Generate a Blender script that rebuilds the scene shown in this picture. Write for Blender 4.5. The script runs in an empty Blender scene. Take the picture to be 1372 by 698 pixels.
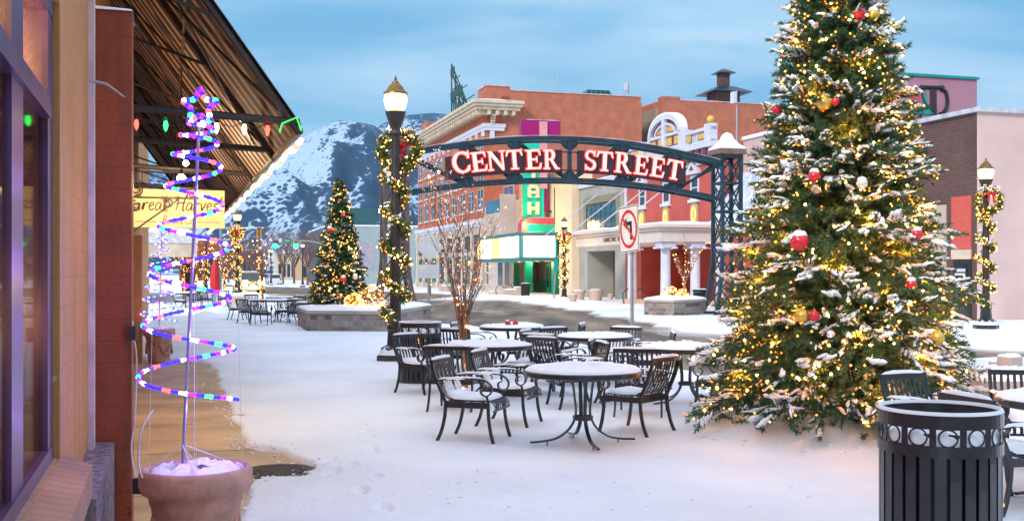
import bpy, math, random
import numpy as np
from mathutils import Vector, Matrix, Euler
random.seed(7); RS = np.random.RandomState(11)
SC = bpy.context.scene; COL = SC.collection
F = 1450.0; H = 1.7; YH = 366.0; CX = 686.0
PI = math.pi; R = math.radians

# ------------------------------------------------------------------ camera
cam = bpy.data.cameras.new('camera'); camo = bpy.data.objects.new('camera', cam); COL.objects.link(camo)
camo.location = (0, 0, H); camo.rotation_euler = (R(90), 0, 0)
cam.sensor_width = 36; cam.lens = 36 * F / 1372; cam.shift_y = (YH - 349) / 1372
cam.clip_start = .05; cam.clip_end = 30000
SC.camera = camo

def gp(px, py, z=0.0):
    Y = F * (H - z) / (py - YH); return Vector(((px - CX) / F * Y, Y, z))
def wp(px, py, Y): return Vector(((px - CX) / F * Y, Y, H - (py - YH) / F * Y))
def at(px, Y, z=0.0): return Vector(((px - CX) / F * Y, Y, z))

class Frame:
    """street frame: a runs towards the viewer along the street, d across it to the right"""
    def __init__(s, vp):
        t = (CX - vp) / F; th = math.atan(t); s.th = th; s.c = math.cos(th); s.s = math.sin(th); s.t = t
        s.ex = Vector((s.s, -s.c, 0)); s.n = Vector((s.c, s.s, 0)); s.rot = math.atan2(s.ex.y, s.ex.x)
    def w(s, a, d, z=0): return s.ex * a + s.n * d + Vector((0, 0, z))
    def Y(s, px, d): return d / (s.c * (px - CX) / F + s.s)
    def a(s, px, d):
        Y = s.Y(px, d); X = (px - CX) / F * Y; return s.s * X - s.c * Y
    def z(s, px, py, d): return H - (py - YH) / F * s.Y(px, d)
    def aY(s, Y, d): # a of a point at camera depth Y on line d
        X = d / s.c - s.t * Y; return s.s * X - s.c * Y
    def ad(s, p): return (s.ex.dot(p), s.n.dot(p))
ST = Frame(255); LF = Frame(225)

# ------------------------------------------------------------------ materials
MATS = {}
def new_mat(name):
    m = bpy.data.materials.new(name); m.use_nodes = True; MATS[name] = m
    nt = m.node_tree; return m, nt, nt.nodes['Principled BSDF'], nt.links
def mat(name, col, rough=.6, metal=0, var=.25, scale=4, bump=0, bscale=None, coat=0, col2=None, detail=6):
    if name in MATS: return MATS[name]
    m, nt, b, L = new_mat(name)
    b.inputs['Roughness'].default_value = rough; b.inputs['Metallic'].default_value = metal
    if coat: b.inputs['Coat Weight'].default_value = coat
    tc = nt.nodes.new('ShaderNodeTexCoord')
    n = nt.nodes.new('ShaderNodeTexNoise'); n.inputs['Scale'].default_value = scale; n.inputs['Detail'].default_value = detail
    L.new(tc.outputs['Object'], n.inputs['Vector'])
    r = nt.nodes.new('ShaderNodeValToRGB'); c2 = col2 or tuple(x * (1 - var) for x in col)
    c1 = col if col2 else tuple(min(1, x * (1 + var * .6)) for x in col)
    r.color_ramp.elements[0].position = .32; r.color_ramp.elements[1].position = .68
    r.color_ramp.elements[0].color = (*c2, 1); r.color_ramp.elements[1].color = (*c1, 1)
    L.new(n.outputs['Fac'], r.inputs['Fac']); L.new(r.outputs['Color'], b.inputs['Base Color'])
    if bump:
        n2 = nt.nodes.new('ShaderNodeTexNoise'); n2.inputs['Scale'].default_value = bscale or scale * 6; n2.inputs['Detail'].default_value = 5
        L.new(tc.outputs['Object'], n2.inputs['Vector'])
        bp = nt.nodes.new('ShaderNodeBump'); bp.inputs['Strength'].default_value = bump; bp.inputs['Distance'].default_value = .02
        L.new(n2.outputs['Fac'], bp.inputs['Height']); L.new(bp.outputs['Normal'], b.inputs['Normal'])
    return m
def brick(name, c1, c2, mortar, bw=.22, bh=.075, ms=.012, bump=.4, rough=.85):
    if name in MATS: return MATS[name]
    m, nt, b, L = new_mat(name); b.inputs['Roughness'].default_value = rough
    tc = nt.nodes.new('ShaderNodeTexCoord'); sx = nt.nodes.new('ShaderNodeSeparateXYZ'); L.new(tc.outputs['Object'], sx.inputs[0])
    ad = nt.nodes.new('ShaderNodeMath'); L.new(sx.outputs[0], ad.inputs[0]); L.new(sx.outputs[1], ad.inputs[1])
    cb = nt.nodes.new('ShaderNodeCombineXYZ'); L.new(ad.outputs[0], cb.inputs[0]); L.new(sx.outputs[2], cb.inputs[1])
    k = nt.nodes.new('ShaderNodeTexBrick'); L.new(cb.outputs[0], k.inputs['Vector'])
    k.inputs['Scale'].default_value = 1; k.inputs['Brick Width'].default_value = bw; k.inputs['Row Height'].default_value = bh
    k.inputs['Mortar Size'].default_value = ms; k.inputs['Mortar Smooth'].default_value = .3; k.inputs['Bias'].default_value = 0
    k.inputs['Color1'].default_value = (*c1, 1); k.inputs['Color2'].default_value = (*c2, 1); k.inputs['Mortar'].default_value = (*mortar, 1)
    n = nt.nodes.new('ShaderNodeTexNoise'); n.inputs['Scale'].default_value = 1.3; n.inputs['Detail'].default_value = 8; L.new(tc.outputs['Object'], n.inputs['Vector'])
    mx = nt.nodes.new('ShaderNodeMix'); mx.data_type = 'RGBA'; mx.blend_type = 'MULTIPLY'; mx.inputs['Factor'].default_value = 1
    r = nt.nodes.new('ShaderNodeValToRGB'); r.color_ramp.elements[0].position = .3; r.color_ramp.elements[0].color = (.82, .8, .8, 1); r.color_ramp.elements[1].position = .7; r.color_ramp.elements[1].color = (1.1, 1.1, 1.1, 1)
    L.new(n.outputs['Fac'], r.inputs['Fac']); L.new(k.outputs['Color'], mx.inputs['A']); L.new(r.outputs['Color'], mx.inputs['B'])
    L.new(mx.outputs['Result'], b.inputs['Base Color'])
    bp = nt.nodes.new('ShaderNodeBump'); bp.inputs['Strength'].default_value = bump; bp.inputs['Distance'].default_value = .01; bp.invert = True
    L.new(k.outputs['Fac'], bp.inputs['Height']); L.new(bp.outputs['Normal'], b.inputs['Normal'])
    return m
def weather(m, chip, amount, stain):
    nt = m.node_tree; L = nt.links; b = nt.nodes['Principled BSDF']; tc = nt.nodes.new('ShaderNodeTexCoord'); src = b.inputs['Base Color'].links[0].from_socket
    def noise(sc, st=(1, 1, 1), det=8):
        mp = nt.nodes.new('ShaderNodeMapping'); mp.inputs['Scale'].default_value = st; L.new(tc.outputs['Object'], mp.inputs[0]); n = nt.nodes.new('ShaderNodeTexNoise'); n.inputs['Scale'].default_value = sc; n.inputs['Detail'].default_value = det; n.inputs['Roughness'].default_value = .65; L.new(mp.outputs[0], n.inputs['Vector']); return n.outputs['Fac']
    def mask(f, lo, hi):
        r = nt.nodes.new('ShaderNodeMapRange'); r.inputs['From Min'].default_value = lo; r.inputs['From Max'].default_value = hi; L.new(f, r.inputs['Value']); return r.outputs['Result']
    def mix(f, a, c):
        x = nt.nodes.new('ShaderNodeMix'); x.data_type = 'RGBA'; L.new(f, x.inputs['Factor']); L.new(a, x.inputs['A']); x.inputs['B'].default_value = (*c, 1); return x.outputs['Result']
    ck = noise(7); o = mix(mask(ck, amount, amount + .03), mix(mask(noise(2.2, (3, 3, .5)), .50, .78), src, stain), chip); L.new(o, b.inputs['Base Color'])
    old = b.inputs['Normal'].links[0].from_socket if b.inputs['Normal'].links else None
    bp = nt.nodes.new('ShaderNodeBump'); bp.inputs['Strength'].default_value = .45; bp.inputs['Distance'].default_value = .012; L.new(noise(28), bp.inputs['Height'])
    if old: L.new(old, bp.inputs['Normal'])
    L.new(bp.outputs['Normal'], b.inputs['Normal'])
def emit(name, col, s):
    if name in MATS: return MATS[name]
    m, nt, b, L = new_mat(name)
    b.inputs['Base Color'].default_value = (*col, 1); b.inputs['Emission Color'].default_value = (*col, 1); b.inputs['Emission Strength'].default_value = s
    b.inputs['Roughness'].default_value = .4
    return m

M_SNOW = mat('snow', (.86, .87, .90), .55, var=.03, scale=3, bump=.35, bscale=26)
M_IRON = mat('black_painted_iron', (.014, .014, .020), .34, 0, var=.5, scale=9, coat=.4, bump=.08, bscale=60)
M_IRON2 = mat('dark_brown_iron', (.03, .022, .02), .4, 0, var=.35, scale=8, bump=.1)
M_STEEL = mat('blue_grey_steel', (.018, .045, .062), .4, .2, var=.35, scale=3, bump=.08)
M_GALV = mat('galvanised_steel', (.38, .42, .46), .45, .7, var=.2, scale=8)
M_GLASS = mat('dark_window_glass', (.03, .05, .06), .08, var=.5, scale=.6)
M_WHITE = mat('white_paint', (.62, .62, .68), .5, var=.1, scale=3)
M_CREAM = mat('cream_stone', (.62, .5, .36), .7, var=.2, scale=1.5, bump=.15)
M_TEAL = mat('teal_paint', (.0, .30, .27), .4, var=.15, scale=2)
M_GREEN = mat('green_enamel', (.0, .42, .27), .4, var=.12, scale=1)
M_GREY = mat('grey_stucco', (.36, .34, .29), .8, var=.15, scale=.8, bump=.2)
M_RED = mat('red_stucco', (.50, .085, .06), .75, var=.18, scale=.9, bump=.15)
M_PINK = mat('pink_stucco', (.60, .42, .40), .8, var=.12, scale=.6, bump=.2)
M_GOLD = mat('gold_paint', (.65, .40, .05), .45, var=.2, scale=2)
M_DARK = mat('dark_recess', (.05, .035, .03), .7, var=.4, scale=2)
M_WOODD = mat('dark_red_wood', (.12, .035, .025), .6, var=.3, scale=3)
M_NEEDLE = mat('fir_needles', (.045, .125, .05), .65, var=.5, scale=7)
M_NEEDLE2 = mat('garland_needles', (.10, .16, .03), .65, var=.5, scale=7)
M_BARK = mat('bark', (.12, .07, .05), .85, var=.4, scale=10, bump=.4)
M_BARKL = mat('reddish_bark', (.28, .15, .09), .7, var=.35, scale=12, bump=.3)
M_TWIG = mat('far_twigs', (.20, .11, .09), .9, var=.4, scale=1)
M_BULB = [emit('warm_bulb', (1, .50, .14), 40), emit('warm_bulb_mid', (1, .36, .05), 3.2), emit('warm_bulb_dim', (1, .27, .02), 1.3)]
M_BULBF = [emit('warm_bulb_far', (1, .50, .14), 14), emit('warm_bulb_mid', (1, .36, .05), 3.2), emit('warm_bulb_dim', (1, .27, .02), 1.3)]
M_GLOBE = emit('lamp_globe', (1, .66, .27), 1.7)
M_CONC = mat('cast_concrete', (.42, .36, .31), .8, var=.2, scale=2.5, bump=.2)
M_REDV = mat('red_ribbon', (.55, .01, .015), .5, var=.2, scale=10)
M_REDB = mat('red_bauble_paint', (.6, .012, .02), .22, var=.2, scale=6, coat=.5)
M_GOLDB = mat('gold_bauble_paint', (.75, .46, .08), .25, .5, var=.2, scale=6)
M_PALEB = mat('silver_bauble_paint', (.7, .66, .55), .25, .3, var=.2, scale=6)
M_BRKHOTEL = brick('orange_red_brick', (.58, .12, .042), (.48, .09, .032), (.42, .17, .10), .24, .085, .012, .3)
M_BRKSIDE = brick('side_wall_brick', (.50, .13, .06), (.43, .105, .048), (.38, .18, .12), .3, .1, .015, .3)
M_BRKDARK = brick('dark_brick', (.13, .06, .05), (.10, .042, .035), (.13, .1, .09), .3, .1, .012, .3)
M_BRKP = brick('painted_brown_brick', (.34, .068, .014), (.32, .06, .013), (.28, .054, .013), .42, .14, .006, .35, .6)
M_BRKT = brick('painted_tan_brick', (.56, .25, .075), (.54, .24, .07), (.50, .225, .068), .42, .14, .005, .35, .6)
weather(M_BRKP, (.10, .03, .015), .655, (.13, .035, .012)); weather(M_BRKT, (.62, .42, .27), .665, (.30, .155, .06))
def stone_mat():
    m, nt, b, L = new_mat('ashlar_stone'); b.inputs['Roughness'].default_value = .85
    tc = nt.nodes.new('ShaderNodeTexCoord'); sx = nt.nodes.new('ShaderNodeSeparateXYZ'); L.new(tc.outputs['Object'], sx.inputs[0])
    ad = nt.nodes.new('ShaderNodeMath'); L.new(sx.outputs[0], ad.inputs[0]); L.new(sx.outputs[1], ad.inputs[1])
    cb = nt.nodes.new('ShaderNodeCombineXYZ'); L.new(ad.outputs[0], cb.inputs[0]); L.new(sx.outputs[2], cb.inputs[1])
    k = nt.nodes.new('ShaderNodeTexBrick'); L.new(cb.outputs[0], k.inputs['Vector']); k.inputs['Scale'].default_value = 1
    k.inputs['Brick Width'].default_value = .42; k.inputs['Row Height'].default_value = .17; k.inputs['Mortar Size'].default_value = .012
    k.squash = .7; k.squash_frequency = 2; k.offset_frequency = 2
    k.inputs['Color1'].default_value = (0, 0, 0, 1); k.inputs['Color2'].default_value = (1, 1, 1, 1); k.inputs['Mortar'].default_value = (.5, .5, .5, 1)
    r = nt.nodes.new('ShaderNodeValToRGB'); e = r.color_ramp.elements
    e[0].color = (.14, .085, .085, 1); e[1].color = (.36, .33, .25, 1)
    for p, c in ((.25, (.25, .2, .17)), (.5, (.33, .28, .22)), (.75, (.2, .17, .19))): q = e.new(p); q.color = (*c, 1)
    L.new(k.outputs['Color'], r.inputs['Fac'])
    n = nt.nodes.new('ShaderNodeTexNoise'); n.inputs['Scale'].default_value = 9; L.new(tc.outputs['Object'], n.inputs['Vector'])
    mx = nt.nodes.new('ShaderNodeMix'); mx.data_type = 'RGBA'; mx.blend_type = 'OVERLAY'; mx.inputs['Factor'].default_value = .5
    L.new(r.outputs['Color'], mx.inputs['A']); L.new(n.outputs['Color'], mx.inputs['B']); L.new(mx.outputs['Result'], b.inputs['Base Color'])
    bp = nt.nodes.new('ShaderNodeBump'); bp.inputs['Strength'].default_value = .7; bp.inputs['Distance'].default_value = .02; bp.invert = True
    L.new(k.outputs['Fac'], bp.inputs['Height']); L.new(bp.outputs['Normal'], b.inputs['Normal'])
    return m
M_STONE = stone_mat()

# ------------------------------------------------------------------ mesh builder
class MB:
    def __init__(s): s.v = []; s.f = []; s.m = []; s.mi = 0
    def add(s, vs, fs):
        o = len(s.v); s.v += [tuple(v) for v in vs]; s.f += [tuple(i + o for i in f) for f in fs]; s.m += [s.mi] * len(fs); return s
    def box(s, c, d, rz=0, mtx=None):
        hx, hy, hz = d[0] / 2, d[1] / 2, d[2] / 2; q = mtx or Matrix.Rotation(rz, 3, 'Z'); c = Vector(c)
        vs = [c + q @ Vector((x, y, z)) for x in (-hx, hx) for y in (-hy, hy) for z in (-hz, hz)]
        return s.add(vs, [(0, 1, 3, 2), (4, 6, 7, 5), (0, 4, 5, 1), (2, 3, 7, 6), (0, 2, 6, 4), (1, 5, 7, 3)])
    def b2(s, x0, x1, y0, y1, z0, z1): return s.box(((x0 + x1) / 2, (y0 + y1) / 2, (z0 + z1) / 2), (abs(x1 - x0), abs(y1 - y0), abs(z1 - z0)))
    def tube(s, pts, r, n=6, flat=None, up=None, cap=True):
        """swept section; r number or list; flat=(w,h) gives a flat bar whose w runs along 'up' cross direction"""
        P = [Vector(p) for p in pts]; N = len(P); rr = r if isinstance(r, (list, tuple)) else [r] * N
        T = [(P[min(i + 1, N - 1)] - P[max(i - 1, 0)]).normalized() for i in range(N)]
        u = Vector(up) if up else (Vector((0, 0, 1)) if abs(T[0].z) < .9 else Vector((1, 0, 0)))
        vs = []
        for i in range(N):
            t = T[i]; a = (u - t * u.dot(t))
            if a.length < 1e-5: a = t.orthogonal()
            a.normalize(); b = t.cross(a)
            if not up: u = a
            if flat:
                w, h = flat[0] / 2, flat[1] / 2
                vs += [P[i] + a * (h * sa) + b * (w * sb) for sa, sb in ((1, 1), (1, -1), (-1, -1), (-1, 1))]
            else: vs += [P[i] + (a * math.cos(2 * PI * k / n) + b * math.sin(2 * PI * k / n)) * rr[i] for k in range(n)]
        m = 4 if flat else n
        fs = [(i * m + k, i * m + (k + 1) % m, (i + 1) * m + (k + 1) % m, (i + 1) * m + k) for i in range(N - 1) for k in range(m)]
        if cap: fs += [tuple(range(m))[::-1], tuple(range((N - 1) * m, N * m))]
        return s.add(vs, fs)
    def bar(s, a, b, r, n=6): return s.tube([a, b], r, n)
    def lathe(s, prof, n=16, c=(0, 0, 0), ph=0, caps=True):
        c = Vector(c); vs = []
        for r, z in prof: vs += [c + Vector((r * math.cos(ph + 2 * PI * k / n), r * math.sin(ph + 2 * PI * k / n), z)) for k in range(n)]
        N = len(prof); fs = [(i * n + k, i * n + (k + 1) % n, (i + 1) * n + (k + 1) % n, (i + 1) * n + k) for i in range(N - 1) for k in range(n)]
        if caps: fs += [tuple(range(n))[::-1], tuple(range((N - 1) * n, N * n))]
        return s.add(vs, fs)
    def prism(s, poly, o, ax, ay, depth):
        """extrude a 2D polygon by depth along ax x ay"""
        o = Vector(o); ax = Vector(ax); ay = Vector(ay); nz = ax.cross(ay).normalized() * depth; n = len(poly)
        v1 = [o + ax * x + ay * y for x, y in poly]; v2 = [v + nz for v in v1]
        fs = [tuple(range(n))[::-1], tuple(range(n, 2 * n))] + [(k, (k + 1) % n, n + (k + 1) % n, n + k) for k in range(n)]
        return s.add(v1 + v2, fs)
    def ico(s, c, r, sub=1, sc=(1, 1, 1), jit=0):
        V, Fc = ICO[sub]; c = Vector(c)
        return s.add([c + Vector((x * sc[0], y * sc[1], z * sc[2])) * (r * (1 + random.uniform(-jit, jit))) for x, y, z in V], Fc)
    def pad(s, outline, z, h, rings=5, noise=.25, c=None):
        """domed snow pad over a closed outline (xy list)"""
        n = len(outline); cx = sum(p[0] for p in outline) / n; cy = sum(p[1] for p in outline) / n; vs = []
        zf = z if callable(z) else (lambda x, y: z)
        for k in range(rings):
            t = k / rings; sc = 1 - t ** 1.8; hh = h * math.sin(min(1, .12 + t * 1.15) * PI / 2) if k else 0
            for (x, y) in outline:
                px = cx + (x - cx) * sc; py = cy + (y - cy) * sc
                vs.append((px + random.uniform(-1, 1) * h * noise * .5, py + random.uniform(-1, 1) * h * noise * .5, zf(px, py) + hh * (1 + random.uniform(-noise, noise) * (t > 0))))
        vs.append((cx, cy, zf(cx, cy) + h)); e = len(vs) - 1
        fs = [(k * n + i, k * n + (i + 1) % n, (k + 1) * n + (i + 1) % n, (k + 1) * n + i) for k in range(rings - 1) for i in range(n)]
        fs += [((rings - 1) * n + i, (rings - 1) * n + (i + 1) % n, e) for i in range(n)]
        return s.add(vs, fs)
    def build(s, name, mats, parent=None, smooth=False, off=None, loc=None):
        me = bpy.data.meshes.new(name)
        vs = s.v if off is None else [(x - off[0], y - off[1], z - off[2]) for x, y, z in s.v]
        me.from_pydata(vs, [], s.f); mats = mats if isinstance(mats, (list, tuple)) else [mats]
        for m in mats: me.materials.append(m)
        me.polygons.foreach_set('material_index', s.m)
        if smooth: me.polygons.foreach_set('use_smooth', [True] * len(s.f))
        me.update(); o = bpy.data.objects.new(name, me); COL.objects.link(o)
        if parent is not None: o.parent = parent
        if loc is not None: o.location = loc
        return o
import bmesh
ICO = {}
for sub in (1, 2, 3):
    bm = bmesh.new(); bmesh.ops.create_icosphere(bm, subdivisions=sub, radius=1)
    ICO[sub] = ([tuple(v.co) for v in bm.verts], [tuple(v.index for v in f.verts) for f in bm.faces]); bm.free()
def npmesh(name, V, Q, m, parent=None, smooth=False, mi=None):
    """V (n,3) float array, Q (k,3|4) int array"""
    me = bpy.data.meshes.new(name); k = Q.shape[1]
    me.vertices.add(len(V)); me.vertices.foreach_set('co', V.astype(np.float32).ravel())
    me.loops.add(Q.size); me.loops.foreach_set('vertex_index', Q.astype(np.int32).ravel())
    me.polygons.add(len(Q)); me.polygons.foreach_set('loop_start', np.arange(0, Q.size, k, dtype=np.int32))
    for mm in (m if isinstance(m, (list, tuple)) else [m]): me.materials.append(mm)
    if mi is not None: me.polygons.foreach_set('material_index', mi.astype(np.int32))
    if smooth: me.polygons.foreach_set('use_smooth', np.ones(len(Q), dtype=bool))
    me.update(calc_edges=True); me.validate()
    o = bpy.data.objects.new(name, me); COL.objects.link(o)
    if parent is not None: o.parent = parent
    return o
def tag(o, label=None, cat=None, group=None, kind=None):
    if label: o['label'] = label
    if cat: o['category'] = cat
    if group: o['group'] = group
    if kind: o['kind'] = kind
    return o
def thing(name, label, cat, loc=(0, 0, 0), rz=0, group=None):
    o = bpy.data.objects.new(name, None); COL.objects.link(o); o.empty_display_size = .2
    o.location = loc; o.rotation_euler = (0, 0, rz); return tag(o, label, cat, group)
def copy_tree(o, parent=None):
    c = o.copy(); COL.objects.link(c)
    if parent is not None: c.parent = parent
    for ch in list(o.children): copy_tree(ch, c)
    return c
def fthing(name, label, cat, fr, a, d, z=0, group=None):
    t = thing(name, label, cat, fr.w(a, d, z), fr.rot, group); t_off[t.name] = (a, d, z); return t
t_off = {}
def offof(t): return t_off[t.name]
def smooth_path(pts, k=6):
    P = [Vector(p) for p in pts]; out = []
    for i in range(len(P) - 1):
        p0 = P[max(i - 1, 0)]; p1 = P[i]; p2 = P[i + 1]; p3 = P[min(i + 2, len(P) - 1)]
        for j in range(k):
            t = j / k
            out.append(.5 * ((2 * p1) + (p2 - p0) * t + (2 * p0 - 5 * p1 + 4 * p2 - p3) * t * t + (3 * p1 - p0 - 3 * p2 + p3) * t ** 3))
    out.append(P[-1]); return out
def text_mesh(body, size, ext, name, m, parent, loc, rot, shear=0, align='CENTER', bold=0):
    cu = bpy.data.curves.new('txt', 'FONT'); cu.body = body; cu.size = size; cu.extrude = ext; cu.shear = shear; cu.align_x = align; cu.align_y = 'CENTER'; cu.offset = bold
    to = bpy.data.objects.new('txt', cu); COL.objects.link(to)
    me = bpy.data.meshes.new_from_object(to.evaluated_get(bpy.context.evaluated_depsgraph_get()))
    bpy.data.objects.remove(to); bpy.data.curves.remove(cu)
    me.materials.clear(); me.materials.append(m); o = bpy.data.objects.new(name, me); COL.objects.link(o)
    o.parent = parent; o.location = loc; o.rotation_euler = rot; return o

# numpy value noise
_perm = RS.rand(256, 256)
def vnoise(x, y):
    xi = np.floor(x).astype(int); yi = np.floor(y).astype(int); fx = x - xi; fy = y - yi
    fx = fx * fx * (3 - 2 * fx); fy = fy * fy * (3 - 2 * fy)
    g = lambda i, j: _perm[(xi + i) & 255, (yi + j) & 255]
    return (g(0, 0) * (1 - fx) + g(1, 0) * fx) * (1 - fy) + (g(0, 1) * (1 - fx) + g(1, 1) * fx) * fy
def fbm(x, y, o=4):
    s = 0; a = .5
    for k in range(o): s = s + a * (vnoise(x * 2 ** k + 17.3 * k, y * 2 ** k + 5.1 * k) - .5); a *= .5
    return s * 2
def sdpoly(x, y, poly):
    """signed distance, positive inside"""
    d = np.full(x.shape, 1e9); ins = np.zeros(x.shape, bool); n = len(poly)
    for i in range(n):
        ax, ay = poly[i]; bx, by = poly[(i + 1) % n]; ex, ey = bx - ax, by - ay
        t = np.clip(((x - ax) * ex + (y - ay) * ey) / (ex * ex + ey * ey + 1e-9), 0, 1)
        d = np.minimum(d, (x - ax - t * ex) ** 2 + (y - ay - t * ey) ** 2)
        c = ((ay > y) != (by > y)) & (x < ex * (y - ay) / (ey if abs(ey) > 1e-9 else 1e-9) + ax); ins ^= c
    d = np.sqrt(d); return np.where(ins, d, -d)
def sstep(a, b, x): t = np.clip((x - a) / (b - a), 0, 1); return t * t * (3 - 2 * t)

# ------------------------------------------------------------------ world and sun
SUN_EL, SUN_AZ = 32, 215   # light comes from behind the viewer on the left
w = bpy.data.worlds.new('World'); SC.world = w; w.use_nodes = True; nt = w.node_tree; L = nt.links
bg = nt.nodes['Background']; sky = nt.nodes.new('ShaderNodeTexSky'); sky.sky_type = 'NISHITA'; sky.sun_disc = False
sky.sun_elevation = R(SUN_EL); sky.sun_rotation = R(SUN_AZ); sky.dust_density = 2
tc = nt.nodes.new('ShaderNodeTexCoord'); sx = nt.nodes.new('ShaderNodeSeparateXYZ'); L.new(tc.outputs['Generated'], sx.inputs[0])
def mth(op, a, b=None, c=None):
    n = nt.nodes.new('ShaderNodeMath'); n.operation = op
    for i, v in enumerate((a, b, c)):
        if v is None: continue
        if isinstance(v, (int, float)): n.inputs[i].default_value = v
        else: L.new(v, n.inputs[i])
    return n.outputs[0]
zz = mth('ADD', mth('MAXIMUM', sx.outputs[2], 0.0), .09)
cv = nt.nodes.new('ShaderNodeCombineXYZ'); L.new(mth('DIVIDE', sx.outputs[0], zz), cv.inputs[0]); L.new(mth('DIVIDE', sx.outputs[1], zz), cv.inputs[1])
def wnoise(scale, det, dist, off):
    mp = nt.nodes.new('ShaderNodeMapping'); mp.inputs['Location'].default_value = off; mp.inputs['Scale'].default_value = (.75, 1.5, 1); mp.inputs['Rotation'].default_value = (0, 0, .25); L.new(cv.outputs[0], mp.inputs[0])
    n = nt.nodes.new('ShaderNodeTexNoise'); n.inputs['Scale'].default_value = scale; n.inputs['Detail'].default_value = det; n.inputs['Distortion'].default_value = dist; L.new(mp.outputs[0], n.inputs['Vector']); return n.outputs['Fac']
def wramp(fac, stops):
    r = nt.nodes.new('ShaderNodeValToRGB'); e = r.color_ramp.elements; e[0].position = stops[0][0]; e[0].color = (*stops[0][1], 1); e[1].position = stops[-1][0]; e[1].color = (*stops[-1][1], 1)
    for p, c in stops[1:-1]: q = e.new(p); q.color = (*c, 1)
    L.new(fac, r.inputs['Fac']); return r.outputs['Color']
def wmix(f, a, b, mode='MIX'):
    n = nt.nodes.new('ShaderNodeMix'); n.data_type = 'RGBA'; n.blend_type = mode
    for k, v in (('Factor', f), ('A', a), ('B', b)):
        if isinstance(v, (int, float)): n.inputs[k].default_value = v
        elif isinstance(v, tuple): n.inputs[k].default_value = (*v, 1)
        else: L.new(v, n.inputs[k])
    return n.outputs['Result']
base = wramp(sx.outputs[2], [(0, (.37, .55, .65)), (.07, (.25, .44, .56)), (.16, (.12, .315, .475)), (.28, (.11, .30, .48)), (.55, (.52, .64, .90)), (1, (.86, .92, 1.12))])  # overhead stops brighter than the visible sky, added to light snow and facades
cl = wramp(wnoise(.62, 7, .5, (3.1, 1.7, 0)), [(.40, (0, 0, 0)), (.68, (1, 1, 1))])
dk = wramp(wnoise(.34, 5, .3, (8.3, 4.2, 0)), [(.45, (0, 0, 0)), (.7, (1, 1, 1))])
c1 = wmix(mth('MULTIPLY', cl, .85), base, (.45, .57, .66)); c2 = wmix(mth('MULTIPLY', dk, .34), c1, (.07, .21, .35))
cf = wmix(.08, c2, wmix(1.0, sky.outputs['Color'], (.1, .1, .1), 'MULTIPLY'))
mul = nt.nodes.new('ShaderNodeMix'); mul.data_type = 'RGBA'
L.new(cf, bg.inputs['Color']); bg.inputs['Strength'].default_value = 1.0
nt.nodes.remove(mul)
sun = bpy.data.lights.new('sun', 'SUN'); sun.energy = 1.5; sun.angle = R(13); sun.color = (1, .95, .93)
so = bpy.data.objects.new('sun', sun); COL.objects.link(so)
az = R(SUN_AZ); el = R(SUN_EL); sd = Vector((math.sin(az) * math.cos(el), math.cos(az) * math.cos(el), math.sin(el)))
so.rotation_euler = (-sd).to_track_quat('-Z', 'Y').to_euler(); so.location = (0, 0, 60)
SC.view_settings.view_transform = 'Standard'; SC.view_settings.look = 'None'; SC.view_settings.exposure = 0.82; SC.view_settings.gamma = 1
SC.cycles.use_denoising = True; SC.cycles.max_bounces = 6; SC.cycles.diffuse_bounces = 3; SC.cycles.glossy_bounces = 3; SC.cycles.sample_clamp_indirect = 4; SC.cycles.use_light_tree = True
def point(name, p, e, col, r=.1):
    l = bpy.data.lights.new(name, 'POINT'); l.energy = e; l.color = col; l.shadow_soft_size = r
    o = bpy.data.objects.new(name, l); COL.objects.link(o); o.location = p; return o

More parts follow.
